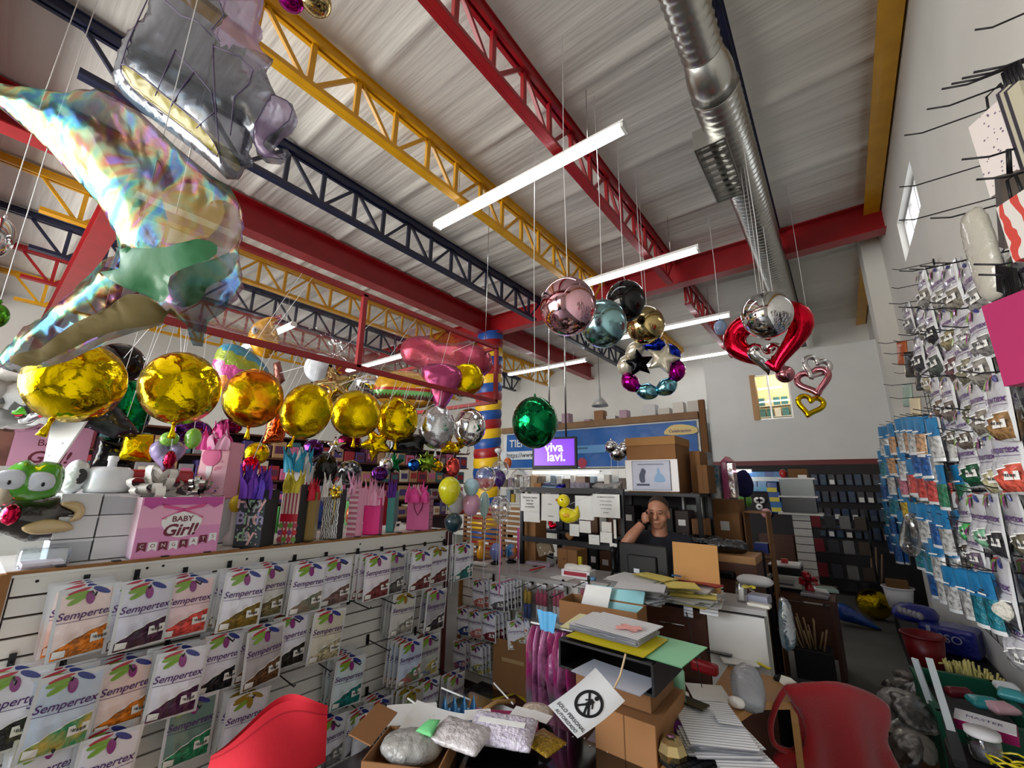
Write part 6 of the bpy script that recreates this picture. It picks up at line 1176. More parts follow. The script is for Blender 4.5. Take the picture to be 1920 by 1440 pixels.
for (px, py, dz, rz, lab) in ((1298, 1354, .078, -.2, 'black mobile phone lying on the big desk stack'), (1350, 1232, .024, .1, 'black mobile phone on the sheets at the desk back')): MB().box((0, 0, .004), (.15, .075, .008), M_gl, bev=.003).obj('mobile_phone', None, lab, 'phone', None, None, onD(px, py, dz), (0, 0, rz))
MB().box((0, 0, .03), (.15, .06, .06), mat('red_case', 'A0101E', .35, coat=.3), bev=.015).obj('red_case', None, 'red glossy case on the desk left of the white sheets', 'case', None, None, onD(1322, 1262), (0, 0, -.15))
t = T('box_cutter', 'yellow box cutter at the desk right edge', 'cutter', onD(1432, 1252, .006), (0, 0, -.6)); MB().box((0, 0, .006), (.1, .02, .012), M_duck, bev=.004).obj('handle', t); MB().box((-.075, 0, .005), (.06, .012, .003), M_steel).obj('blade', t)
b = MB(); b.foil(smoothpoly([(-.05, -.11), (.06, -.1), (.08, .02), (.05, .11), (-.03, .12), (-.08, .03)], 3), .06, mat('grey_film_bag', '9A9CA0', .3, coat=.5, bump=(20, .6, .02))); b.obj('grey_bag', None, 'grey plastic wrapped bundle leaning on the desk front edge', 'bundle', None, None, onD(1405, 1318, .07), (.6, .2, .3))
b = MB(); b.foil(circ(.04, 14, .03), .025, MATS['white_satin']); b.obj('crumpled_paper', None, 'small crumpled white paper left of the grey bundle', 'paper', None, None, onD(1382, 1330, .03))
t = T('keyboard', 'black keyboard at the desk front, half under the sheets', 'keyboard', onD(1318, 1428), (0, 0, 1.1)); MB().box((0, 0, .01), (.34, .14, .018), M_black, bev=.004).obj('keyboard_base', t); b = MB()
for i in range(13):
    for j in range(5): b.box((-.15+i*.025, -.05+j*.025, .023), (.02, .02, .006), M_blackm)
b.obj('keys', t)
b = MB(); b.lathe([(.018, 0), (.05, .015), (.058, .045), (.045, .075), (.03, .09), (.016, .092), (.001, .088)], mat('champagne_foil', 'B5A070', .2, .9), 8, smooth=False); b.lathe([(.016, .093), (.001, .0935)], mat('plum_top', '7A4A66', .4), 8); b.obj('gold_weight', None, 'faceted gold balloon weight with plum top at the desk front left', 'weight', None, None, onD(1262, 1432))
r = random.Random(12)
for i, (px, py, c, lab) in enumerate(((1300, 1222, '3A2A4A', 'dark purple cloth bundle at the desk back left'), (1322, 1208, '7A5A3A', 'brown pouch at the desk back'), (1285, 1232, '6A2050', 'plum packet at the desk back left corner'), (1338, 1195, '8A6A5A', 'beige pouch beside the drawers'), (1305, 1248, '2A2A30', 'black pouch behind the red case'))): b = MB(); b.foil(circ(.06, 14, .035), .03, mat('pouch_'+c, c, .6, bump=(25, .6, .02))); b.obj('pouch', None, lab, 'pouch', None, None, onD(px, py, .035), (r.uniform(-.2, .2), 0, r.uniform(0, 3)))
b = MB(); b.lathe([(.001, 0), (.03, 0), (.033, .15), (.02, .17), (.012, .19), (.012, .21), (.001, .21)], mat('green_clear_bottle', '8CC4A0', .15, coat=.7), 16); b.obj('green_bottle', None, 'pale green bottle right of the paper organiser', 'bottle', None, None, onD(1275, 1322))
b = MB(); b.lathe([(.001, 0), (.03, 0), (.03, .16), (.001, .16)], mat('purple_band', '5A1E6A', .3), 16, RY(R90)); b.obj('purple_roll', None, 'white and purple roll under the sheets on the desk', 'roll', None, None, onD(1240, 1372, .032), (0, 0, .1))
b = MB(); b.tube([onD(1318, 1310, .05), onD(1295, 1250, .3)], [.002, .004], M_ink, 6); b.obj('black_skewer', None, 'thin black stick leaning on the organiser', 'stick')
# chair with red vest
d = 2.15; c = (1560, 1360); p = W(*c, d); ch = T('office_chair', 'black office chair at the right with a red vest over its back', 'chair', (p.x, p.y+.12, 0), (0, 0, .15)); bz = p.z
MB().box((-.06, 0, bz-.08), (.4, .06, .46), M_black, bev=.03).obj('backrest', ch); MB().box((0, .3, .47), (.5, .48, .08), M_black, bev=.03).obj('seat', ch); MB().tube([(0, .05, .47), (0, .04, bz-.3)], .02, M_blackm, 8).obj('back_post', ch); MB().tube([(0, .3, .08), (0, .3, .43)], .025, M_blackm, 10).obj('gas_post', ch)
for i in range(5): a = i*1.2566; MB().tube([(0, .3, .09), (.28*math.cos(a), .3+.28*math.sin(a), .05)], [.025, .015], M_blackm, 8).obj('leg', ch); MB().ball((.28*math.cos(a), .3+.28*math.sin(a), .026), .026, M_black, 10).obj('caster', ch)
M_fl = mat('red_fleece', '8E0510', .95, bump=(70, .25, .006), sheen=.3)
body = smoothpoly([(1462, 1279), (1505, 1272), (1560, 1270), (1615, 1288), (1660, 1316), (1667, 1340), (1664, 1390), (1695, 1470), (1620, 1480), (1520, 1480), (1438, 1470), (1442, 1425), (1465, 1400), (1490, 1392), (1498, 1360), (1490, 1328), (1475, 1305)], 3)
E3 = Matrix(((RT.x, -DN.x, -FW.x), (RT.y, -DN.y, -FW.y), (RT.z, -DN.z, -FW.z)))
vs = T('red_vest', 'red fleece vest hung over the office chair, armhole open at left', 'vest', p, E3.to_euler()); b = MB(); B_ = pxl(body, *c, d)
b.foil(B_, .03, M_fl, TR(0, 0, .03), .02, .06, None, .0)
for i in range(len(b.v)):
    v = b.v[i]; v.z += .022*math.sin(v.x*24+1.5*math.sin(v.y*5))*max(0, min(1, (.22-v.y)*3))-.35*max(0, v.x)**2
b.obj('vest_body', vs); b = MB(); b.tube([(x, y, .02) for x, y in pxl(smoothpoly([(1475, 1281), (1458, 1302), (1444, 1335), (1440, 1362), (1448, 1390), (1475, 1402), (1490, 1396), (1499, 1372), (1497, 1345), (1488, 1322), (1480, 1300)], 3)[:-3], *c, d)], .014, M_fl, 8); b.obj('armhole_edge', vs)
b = MB(); b.prism(pxl([(1462, 1262), (1480, 1268), (1490, 1276), (1466, 1281), (1458, 1275)], *c, d), .006, M_cream2, TR(0, 0, .015)); b.obj('collar_label', vs)
# ================================================================ right wall: wire panel, long hooks and packets
wp = T('wire_panel', 'dark wire grid panel on the right wall carrying long hooks', 'wire panel', (XR-.03, 0, 0)); b = MB(); Y0_, Y1_ = 1.6, 6.2
for i in range(23): b.bar((0, Y0_, .6+i*.11), (0, Y1_, .6+i*.11), .005, .005, M_blackm)
b.obj('horizontal_wires', wp); b = MB()
for i in range(24): b.bar((-.005, Y0_+i*.2, .6), (-.005, Y0_+i*.2, 3.02), .005, .005, M_blackm)
b.obj('vertical_wires', wp)
def rod_mesh(L):
    b = MB(); b.tube([(0, 0, 0), (-L*.85, 0, .0), (-L, 0, .02)], .0032, M_blackm, 6); b.box((0, 0, 0), (.008, .03, .05), M_blackm); return b.mesh('long_hook')
RODM = rod_mesh(.38); RODS = rod_mesh(.25)
def rod(y, z, lab, grp='long hooks on the right wall', short=False): put('long_hook', RODS if short else RODM, None, lab, 'hook', grp, None, (XR-.035, y, z))
XP = .56
rrows = [('topmost', [(1742, 505, 'grey', '8E8B84'), (1768, 501, 'silver grey', '96938C'), (1796, 495, 'taupe', '8A8478'), (1830, 488, 'ash grey', '8F8C88')], .9),
 ('second', [(1712, 568, 'smoke', '86848A'), (1736, 575, 'pewter', '7E7C78'), (1755, 575, 'black', '2C2C30'), (1786, 578, 'dull gold', '9A8F6A'), (1816, 566, 'pearl grey', 'A6A4A0'), (1848, 576, 'lead grey', '7C7A78')], .85),
 ('third', [(1732, 628, 'charcoal', '38383C'), (1752, 625, 'dark green grey', '5A625C'), (1790, 622, 'wine grey', '6C4A4C'), (1818, 618, 'khaki grey', '8C8670'), (1848, 612, 'stone', '96928A')], 1.),
 ('fourth', [(1738, 668, 'champagne', 'B9AE92'), (1762, 708, 'mocha', '7A6658'), (1788, 706, 'brown grey', '7C706A'), (1816, 706, 'olive grey', '77735E'), (1848, 708, 'greige', '8E877A'), (1888, 700, 'cork brown', 'A07A4E')], 1.),
 ('fifth', [(1762, 772, 'umber', '6A5A50'), (1790, 770, 'dark taupe', '6E655C'), (1816, 768, 'bark', '6A5E54'), (1846, 770, 'mud grey', '736C62')], .8),
 ('sixth', [(1786, 818, 'plum', '5E4256'), (1822, 810, 'bottle green', '1E5A3C'), (1858, 812, 'cream', 'CFC8A0'), (1900, 792, 'coral', 'E0604E')], 1.08),
 ('seventh', [(1790, 922, 'rose', 'B85860'), (1816, 924, 'lime green', '56C070'), (1844, 926, 'mint', '8CC8A4'), (1876, 924, 'graphite', '37373C'), (1912, 920, 'drab', '6E6A58')], 1.08),
 ('eighth', [(1762, 968, 'iron grey', '5C5A5C'), (1788, 970, 'soot', '4C4A4C'), (1812, 974, 'dark brown', '4A4038'), (1838, 985, 'mauve', '75687A')], .9),
 ('lowest', [(1852, 1042, 'slate', '5A5A60'), (1896, 1046, 'gunmetal', '46464C'), (1912, 1130, 'pale silver', 'A2A2A4')], 1.15)]
for rn, lst, sc in rrows:
    for (px, py, cn, c) in lst:
        p = atX(px, py, XP); rod(p.y, p.z+.01, 'long wall hook holding the %s packets' % cn)
        for k in range(3 if sc < 1.05 else 4): packet((XP+.07*k-.03, p.y+random.uniform(-.01, .01), p.z), -R90+.12, ('front %s balloon packet, %s row on the right wall' % (cn, rn)) if k == 0 else 'spare %s balloon packet behind the front one on the right wall' % cn, 'packets on the right wall' if k == 0 else 'spare %s right wall packets' % cn, c, None, False, sc*.98, 'A9A8AC' if k % 2 else 'C2C1C6', True, random.uniform(-.04, .1), k == 0, 2.3 if k == 0 else 2.6)
for i, (px, py) in enumerate(((1805, 222), (1782, 328), (1775, 395), (1875, 45), (1880, 255), (1900, 275), (1690, 505), (1688, 540), (1700, 600), (1690, 640), (1690, 700))):
    p = atX(px, py, .62); rod(p.y, p.z, 'empty long hook on the right wall, %s counted from the top' % ORD[i], 'empty hooks on the right wall', i > 2)
# blue header packets farther along the wall
M_bh = mat('blue_header_card', '1A5C8E', .35, coat=.4, vary=('2A84B8', 12, .2))
def bluepack():
    b = MB(); w_, h = .13, .3
    def z_(u, v): return .016*(1-abs(2*u-1)**3)*(1 if v < .6 else .45)
    b.grid(lambda u, v: ((u-.5)*w_, -z_(u, v)-.001, -(1-v)*h), 8, 14, M_clear, True, lambda u, v: M_bh if v > .55 else M_ball if .06 < v else M_clear); b.grid(lambda u, v: ((.5-u)*w_, z_(u, v)+.001, -(1-v)*h), 4, 6, M_clear, True, lambda u, v: M_bh if v > .55 else M_ball)
    for v0, v1 in ((.62, .65),): b.add([((u-.5)*w_, -.02, -(1-v)*h) for u, v in ((.2, v0), (.8, v0), (.8, v1), (.2, v1))], [(0, 1, 2, 3)], M_paper)
    return b.mesh('blue_packet')
BPM = bluepack(); rb_ = random.Random(21); bc = [('tan', 'C79A72'), ('teal', '1E7A8C'), ('red', 'C84A44'), ('white', 'C2C2C0'), ('yellow', 'D8B62A'), ('pink', 'C8788C'), ('blue', '1E5AA0'), ('green', '2E7A58')]
def bp(p, cn, c, lab, grp, sc=1.):
    o = put('blue_packet', BPM, None, lab, 'packet', grp, None, p, (rb_.uniform(-.05, .05), rb_.uniform(-.05, .05), -R90+.4+rb_.uniform(-.2, .2))); o.scale = (sc*.9, sc*1.5, sc*.95)
    for s_ in o.material_slots:
        if s_.material.name == 'packet_balloons': s_.link = 'OBJECT'; s_.material = ballmat(c)
XB = .44
spec = [(1678, 786, 'tan'), (1690, 784, 'tan'), (1702, 783, 'tan'), (1714, 783, 'tan'), (1735, 785, 'yellow'), (1650, 800, 'blue'), (1663, 795, 'tan'), (1682, 838, 'white'), (1706, 822, 'blue'), (1722, 822, 'blue'), (1738, 824, 'teal'), (1660, 835, 'tan'), (1648, 845, 'teal'), (1697, 862, 'red'), (1715, 866, 'red'), (1731, 868, 'red'), (1752, 872, 'green'), (1680, 870, 'pink'), (1662, 872, 'tan'), (1650, 888, 'blue'), (1668, 912, 'teal'), (1685, 915, 'yellow'), (1702, 942, 'white'), (1720, 945, 'white'), (1737, 948, 'blue'), (1755, 955, 'white'), (1665, 950, 'blue'), (1654, 935, 'teal'), (1684, 958, 'teal'), (1710, 1000, 'teal'), (1728, 1005, 'teal'), (1745, 1010, 'white'), (1675, 1000, 'blue'), (1660, 985, 'blue'), (1768, 1062, 'white'), (1790, 1066, 'teal'), (1812, 1070, 'teal'), (1832, 1072, 'teal'), (1750, 1050, 'white'), (1735, 1045, 'blue')]
bd = dict(bc); cnt = {}; RB = (800, 830, 860, 900, 930, 965, 1015, 1100)
def rowof(q): return min(i for i in range(8) if q < RB[i])
for (px, py, cn) in spec:
    p = atX(px, py, XB); cnt[cn] = cnt.get(cn, 0)+1; sc = min(1.5, max(.9, .85+(p.y-3)*.1)); rod(p.y, p.z+.01, 'long wall hook among the blue header packets', 'hooks of the blue header packets')
    ri = rowof(py); lab = '%s blue-header packet, %s row of the far right wall, %s from the left' % (cn, ORD[ri], nth(sorted(s_[0] for s_ in spec if rowof(s_[1]) == ri).index(px)))
    if (px+py) % 7 == 0: cn = 'white'
    for k in range(2): bp((XB+.07*k+.02, p.y+rb_.uniform(-.02, .02), p.z), cn, bd[cn], ('front ' if k == 0 else 'rear ')+lab, None if k == 0 else None, sc)
# big bags near the top of the wall
def wallbag(px, py, X, w_, h, d_, m, lab, rz=-R90+.5, roll=0., side=None):
    p = atX(px, py, X); t = T('wall_bag', lab, 'gift bag', p, (0, roll, rz)); b = MB(); b.box((0, 0, -h/2), (w_, d_, h), m, taper=.96); b.obj('bag_body', t); b = MB()
    b.tube([(-w_*.2, 0, 0), (-w_*.15, 0, .07), (w_*.15, 0, .07), (w_*.2, 0, 0)], .004, M_blackm, 6); b.obj('handle', t)
    if side: MB().box((w_/2-.002, 0, -h/2), (.008, d_+.003, h*1.002), side).obj('side_panel', t)
    rod(p.y, p.z+.075, 'long hook holding the '+lab.split(' hanging')[0].split(' in the row')[0]); return t
wallbag(1872, 200, .6, .17, .3, .05, pattern('speckle_dots', 'dots', '6A5A72', 'E4DAD6', 55, .6, 0, .2), 'white speckled gift bag hanging high on the right wall')
for i_ in range(4): wallbag(1893+i_*9, 168-i_*3, .57-.02*i_, .03, .3, .05, mat('bag_band_%d' % (i_ % 2), ['2A2430', 'B4AE98'][i_ % 2], .5), '%s narrow gift bag in the row at the top right corner, %s from the left' % (['dark', 'cream'][i_ % 2], ORD[i_]))
wallbag(1893, 325, .52, .05, .22, .05, pattern('thin_dark_stripes', 'stripes', '1C1620', '5A5048', 30, .5, 0, .5), 'slanted dark striped bag hanging under the corner stripes', -R90, .6)
wallbag(1908, 372, .5, .08, .18, .04, pattern('red_white_swirl', 'waves', 'D8D2CC', 'C8443A', 8, .5, 0, .62), 'white and red patterned bag hanging at the right edge')
p = atX(1885, 500, .5); t = T('fringe_garland', 'black fringe garland hanging above the magenta bag', 'garland', p, (0, .5, -R90)); b = MB()
for i in range(14): b.bar((-.07+i*.011, 0, 0), (-.08+i*.013, .0, -.09), .009, .004, M_black)
b.obj('fringe', t); rod(p.y, p.z+.01, 'long hook holding the black fringe garland')
b = MB(); b.foil(smoothpoly([(-.05, -.2), (.05, -.2), (.06, .1), (0, .16), (-.06, .1)], 3), .03, mat('clear_garland', 'B8B4A8', .25, coat=.6, bump=(20, .5, .02))); p = atX(1838, 460, .55); b.obj('clear_pouch', None, 'clear pouch of streamers hanging left of the black fringe', 'pouch', None, None, p, (R90, 0, -R90+.4)); rod(p.y, p.z+.15, 'long hook holding the clear pouch of streamers')
wallbag(1906, 556, .5, .15, .27, .06, mat('magenta_bag', 'A8245C', .55), 'plain magenta gift bag hanging at the right edge', -R90+.6, 0, mat('dark_magenta_bag', '8A1A4A', .55))
for i, (px, py, c, lab) in enumerate(((1690, 640, 'D0642A', 'orange party pouch hanging left of the grey packets'), (1705, 660, '22201E', 'black party pouch hanging left of the grey packets'), (1700, 720, '9AB0A4', 'pale green party pouch hanging by the pilaster'), (1715, 745, 'D8C8A8', 'beige party pouch hanging by the pilaster'), (1726, 680, '1E1E22', 'second black pouch beside the champagne packet'))):
    p = atX(px, py, .6); b = MB(); b.foil([(-.07, -.22), (.07, -.22), (.07, .0), (-.07, .0)], .02, mat('pouch2_'+c, c, .4, coat=.4, bump=(20, .5, .02))); b.obj('party_pouch', None, lab, 'pouch', None, None, p, (R90, .2, -R90+.4)); rod(p.y, p.z, 'long hook holding the '+lab.split(' hanging')[0].split(' beside')[0])
# shelf ledge behind the lower right goods
# ---- goods on the floor along the right wall
def onF(px, py, z): return atZ(px, py, z)
b = MB(); b.box((0, 0, .14), (.55, 3.2, .28), M_black, bev=.01); b.obj('low_shelf', None, 'low black plinth along the right wall, loaded with goods', 'shelf', None, None, (.56, 6.25, 0)); PZ = .283
def bucket(px, py, z, r0, r1, h, m, lab, rim=None):
    p = onF(px, py, z); p.x = max(p.x, .36); t = T('bucket', lab, 'bucket', p); MB().lathe([(.001, 0), (r0, 0), (r1, h), (r1-.008, h), (r0-.008, .01), (.001, .01)], m, 24, I4, True, False).obj('bucket_body', t); MB().lathe([(r1, h-.02), (r1+.012, h-.015), (r1+.012, h), (r1-.008, h), (r1, h-.02)], rim or m, 24, I4, True, False).obj('rim', t); return p
pb = bucket(1690, 1140, PZ, .12, .16, .26, M_whitep, 'white bucket with a brown box on top, far along the right wall'); b = MB(); b.box((0, 0, .07), (.22, .2, .14), M_cardd); b.obj('cardboard_box', None, 'brown box standing in the white bucket', 'box', None, None, (pb.x, pb.y, pb.z+.2))
bucket(1712, 1255, PZ, .11, .14, .3, mat('dark_red_plastic', '7A0E14', .4), 'dark red bucket on the plinth beside the aisle')
M_bb = mat('blue_bag_plastic', '161E7E', .35, coat=.4, bump=(14, .5, .03))
def blob(px, py, z, out, T_, m, name, lab, cat, rx=0., ry=0., rz=0., dz=0.): 
    p = onF(px, py, z); p.z += T_+dz; b = MB(); b.foil(out, T_, m, pucker=.2); return b.obj(name, None, lab, cat, None, None, p, (rx, ry, rz))
blob(1715, 1165, PZ+.2, smoothpoly([(-.16, -.1), (.14, -.12), (.18, .08), (-.1, .12)], 3), .08, M_bb, 'blue_bag', 'royal blue bag of rolls beside the white bucket', 'bag', .3)
b = MB(); b.box((0, 0, .12), (.4, .3, .24), M_bb, bev=.03); p = onF(1800, 1225, PZ); o = b.obj('blue_box', None, 'dark blue box with pale lettering under the blue packets', 'box', None, None, (p.x-.04, p.y, PZ), (0, 0, -.3)); q = MB(); q.text('SSO', .1, mat('pale_print', 'B8BCD0', .5), TR(.02, -.152, .14) @ RX(R90)); q.box((-.12, -.151, .12), (.03, .002, .22), MATS['pale_print']); q.obj('printed_letters', o)
for i in range(5): blob(1690+i*9, 1150+i*3, PZ+.3, circ(.03, 12, .07), .03, mat('grey_roll', '8A8A90', .5), 'cloth_roll', 'small grey roll lying on the royal blue bag', 'roll').__setitem__('group', 'grey rolls on the blue bag')
# broom head
p = onF(1828, 1285, PZ+.1); t = T('broom', 'yellow bristled broom head lying in front of the dark blue box', 'broom', p, (.3, .1, -.35)); MB().box((0, 0, 0), (.32, .07, .045), mat('maroon_block', '4A1420', .5), bev=.01).obj('block', t); b = MB(); r = random.Random(2)
for i in range(46):
    x = -.15+.3*i/45; b.tube([(x, r.uniform(-.02, .02), .02), (x*1.05, r.uniform(-.03, .03), .08), (x*1.12, r.uniform(-.05, .05), .12+.05*math.exp(-(x/.06)**2)+r.uniform(-.01, .01))], .007, mat('straw', 'D8CC7C', .7), 5)
b.obj('bristles', t)
# green crate with goods
p = onF(1790, 1350, .32); cr = T('green_crate', 'dark green plastic crate of goods at the right', 'crate', (.46, p.y+.05, .0), (0, 0, .05)); M_gc2 = mat('crate_green', '0E5A40', .45); CW, CD, CH = .42, .8, .46; b = MB()
for s_ in (-1, 1): b.box((s_*CW/2, 0, CH/2), (.02, CD, CH), M_gc2); b.box((s_*CW/2, 0, CH), (.04, CD+.02, .03), M_gc2); b.box((0, s_*CD/2, CH/2), (CW, .02, CH), M_gc2); b.box((0, s_*CD/2, CH), (CW+.02, .04, .03), M_gc2)
b.box((0, 0, .01), (CW, CD, .02), M_gc2); b.obj('crate_body', cr); b = MB(); b.box((0, 0, .2), (CW-.05, CD-.05, .36), mat('crate_fill', '2A2A2E', .7, bump=(14, .8, .05))); b.obj('contents', cr)
CZ2 = .385
for (px, py, w_, h_, m, lab, rz) in ((1850, 1330, .16, .11, mat('teal_bag', '2E9A9C', .35, coat=.5, bump=(16, .5, .02)), 'teal plastic packet in the green crate', .3), (1900, 1315, .13, .1, mat('aqua_bag', '4AB0B4', .35, coat=.5, bump=(16, .5, .02)), 'aqua packet at the right edge of the crate', -.2), (1880, 1340, .14, .1, mat('blush_bag', 'D8A8B0', .35, coat=.5, bump=(16, .5, .02)), 'blush pink packet in the crate', .6), (1890, 1300, .12, .08, MATS['white_bag'], 'white crumpled packet on the crate rim', .1), (1800, 1310, .14, .06, mat('dark_red_bag', '6A1420', .35, coat=.5, bump=(16, .5, .02)), 'dark red shiny packet at the crate back', .5)): blob(px, py, CZ2+.08, [(-w_/2, -h_/2), (w_/2, -h_/2), (w_/2, h_/2), (-w_/2, h_/2)], .035, m, 'packet', lab, 'packet', .1, 0, rz)
t = T('flat_box', 'white and magenta flat box in the green crate', 'box', onF(1850, 1372, CZ2+.1), (.1, 0, -.2)); MB().box((0, 0, .025), (.24, .13, .05), mat('magenta_box', '9A1458', .4)).obj('box_body', t); MB().box((0, 0, .052), (.235, .125, .004), M_whitep).obj('top_panel', t); b = MB(); b.text('MASTER', .04, MATS['magenta_box'] if False else M_pur, TR(0, .0, .0555)); b.obj('printed_word', t)
t = T('clear_jar', 'clear jar with a round white lid at the lower right', 'jar', onF(1852, 1425, .42), (0, 0, 0)); MB().lathe([(.001, 0), (.06, 0), (.065, .02), (.065, .1), (.055, .115)], M_glass, 24, I4, True, False).obj('glass_body', t); MB().lathe([(.068, .11), (.07, .112), (.07, .135), (.001, .138)], M_whitep, 24).obj('lid', t); MB().lathe([(.001, .005), (.055, .005), (.055, .06), (.001, .06)], mat('grey_beads', '6A6A70', .3, bump=(60, .8, .01)), 16).obj('contents', t)
b = MB(); b.box((0, 0, .21), (.3, .3, .418), M_black, bev=.01); q = onF(1852, 1425, .42); b.obj('black_bin', None, 'black bin under the clear jar', 'bin', None, None, (q.x, q.y, 0))
for i, (x0, y0, z0, x1, y1, z1, lab) in enumerate(((1742, 1235, .75, 1785, 1375, .5, 'white flat pole leaning across the green crate'), (1715, 1235, .72, 1745, 1320, .45, 'second white strip leaning at the crate corner'))):
    a = onF(x0, y0, z0); c = onF(x1, y1, z1); MB().bar(a, c, .035, .012, mat('white_pole', 'DCE4E4', .4)).obj('white_pole', None, lab, 'pole')
b = MB(); a = onF(1770, 1320, .5); c = onF(1800, 1430, .5); b.bar(a, c, .05, .02, M_blackm); b.obj('dark_pole', None, 'dark flat bar in front of the white pole', 'bar')
# clear film heap
M_heap = film('heap_film', 'C9C9C6', .1, .3, (9, .8, .05), edge=.35); r = random.Random(17)
for i in range(11):
    z = .15+.05*(i % 6); p = onF(1700+r.uniform(-18, 22), 1270+i*14, z); b = MB(); b.foil(smoothpoly([(-.1*r.uniform(.7, 1.2), -.08), (.1, -.09*r.uniform(.7, 1.2)), (.12*r.uniform(.7, 1.1), .08), (-.08, .1)], 3), .05, M_heap if i % 3 else mat('pale_film_packet', '9A948C', .25, coat=.6, bump=(16, .9, .03)), pucker=.3, k=18); b.obj('film_packet', None, 'crumpled clear film packet heaped between the red vest and the green crate', 'packet', 'clear film packets in the aisle heap', None, p, (r.uniform(-.6, .6), r.uniform(-.6, .6), r.random()*3))
b = MB(); b.box((0, 0, .06), (.3, 1.0, .12), M_cardd, bev=.005); p = onF(1705, 1350, .1); b.obj('cardboard_tray', None, 'long brown tray under the clear film heap', 'tray', None, None, (p.x, p.y, 0))
b = MB()
for i in range(5): a = i*1.2; b.tube([(.06*math.cos(a+j*.3)*(1+.1*i), .05*math.sin(a+j*.3), .01*i+.01*math.sin(j)) for j in range(12)], .005, M_duck, 5)
b.obj('rope_coil', None, 'coil of yellow cord at the bottom right corner', 'rope', None, None, onF(1890, 1436, .44))
b = MB(); b.box((0, 0, .2), (.2, .3, .42), M_black, bev=.01); q = onF(1890, 1436, .43); b.obj('black_bin', None, 'black bin under the yellow cord at the corner', 'bin', None, None, (q.x+.03, q.y, .0))
b = MB(); b.foil(circ(.09, 16, .06), .05, mat('white_fluff', 'D8D4C8', .9, bump=(30, .9, .03))); b.obj('fluffy_trim', None, 'white fluffy trim hanging below the slate packets', 'trim', None, None, atX(1882, 1140, .5), (R90, 0, -R90)); q = atX(1882, 1140, .5); rod(q.y, q.z+.05, 'long hook holding the white fluffy trim')
b = MB(); b.foil(smoothpoly([(-.1, -.16), (.06, -.18), (.1, .05), (.02, .18), (-.06, .12)], 3), .06, film('doll_bag', 'E0E0E0', .3, .15, (8, .6, .03))); p = atX(1708, 1000, .4); b.obj('wrapped_toy', None, 'clear wrapped grey toy hanging in front of the blue packets', 'toy', None, None, p, (R90, .3, -R90+.5)); rod(p.y, p.z+.15, 'long hook holding the clear wrapped toy')
# ================================================================ behind the counter and the back of the shop
# black shelf with goods behind the man
RY0 = 4.2; sh = T('goods_rack', 'black steel rack behind the counter with goods on and under its top board', 'rack', (-1.95, RY0+.2, 0)); SX0, SX1 = -2.84, -1.08; cw = (SX0+SX1)/2+1.95; TZ2 = 1.735
for z in (.4, .85, 1.3, TZ2): MB().box((cw, 0, z-.015), (SX1-SX0, .45, .03), M_blackm).obj('shelf_board', sh)
for x in (SX0, -1.9, SX1):
    for y in (-.21, .21): MB().box((x+1.95, y, TZ2/2), (.035, .035, TZ2), M_blackm).obj('post', sh)
MB().box((cw, .22, .87), (SX1-SX0, .01, 1.7), mat('dark_board', '18161A', .7)).obj('back_panel', sh)
def onR(px, py=920): p = atY(px, py, RY0+.05); p.z = TZ2+.001; return p
a = atY(1176, 822, RY0); c = atY(1292, 845, RY0); bw = a.x
t = T('big_cardboard_box', 'large lidded cardboard box on the black rack behind the man', 'box', ((atY(1176, 870, RY0).x+atY(1268, 870, RY0).x)/2, RY0+.24, TZ2+.001)); w_ = atY(1268, 870, RY0).x-atY(1176, 870, RY0).x; h = a.z-TZ2; D = .5
MB().box((0, 0, (h-.05)/2), (w_, D-.02, h-.05), M_card).obj('carton_body', t); MB().box((0, 0, h-.04), (w_+.012, D, .08), mat('carton_lid', 'B3844F', .85, vary=('A67744', 4, .3))).obj('lid', t)
x0, x1 = atY(1174, 890, RY0-.03).x, atY(1272, 890, RY0-.03).x; z0, z1 = atY(1220, 921, RY0-.03).z, atY(1220, 862, RY0-.03).z; z0 = max(z0, TZ2+.002)
t = T('framed_print', 'white mounted print of two blue grey figures leaning on the big box', 'picture', ((x0+x1)/2, RY0-.03, z0)); w_, h = x1-x0, z1-z0; MB().box((0, 0, h/2), (w_, .012, h), M_whitep).obj('mount', t); MB().box((.0, -.008, h/2), (w_*.74, .004, h*.94), M_ink).obj('black_border', t); MB().box((.0, -.011, h/2), (w_*.72, .003, h*.915), mat('print_paper', 'C9CCDC', .5, vary=('B4B8CE', 9, .3))).obj('print_ground', t)
b = MB(); f1 = mat('figure_dark', '4A4E66', .6); f2 = mat('figure_blue', '8CB0D4', .6)
b.prism(smoothpoly([(-.025, -.06), (.02, -.06), (.022, .0), (.035, .05), (.0, .075), (-.02, .04), (-.035, .0)], 3), .001, f1, TR(-w_*.16, -.0135, h*.48) @ RX(R90)); b.prism(smoothpoly([(-.05, -.055), (.05, -.055), (.04, .0), (.01, .03), (.0, .07), (-.02, .07), (-.02, .03), (-.04, .0)], 3), .001, f2, TR(w_*.16, -.0135, h*.48) @ RX(R90)); b.box((0, -.0135, h*.85), (w_*.5, .001, .006), f1); b.box((-w_*.16, -.0135, h*.2), (w_*.25, .001, .02), f1); b.obj('print_figures', t)
for (px0, py0, px1, py1, Y, lab, m) in ((1292, 846, 1318, 925, 4.5, 'upright brown carton right of the big lidded box', M_card), (1306, 872, 1330, 925, 4.35, 'small brown carton in front of the upright one', M_cardd)): carton(px0, py0, px1, py1, Y, .3, lab, m, zb=TZ2+.001)
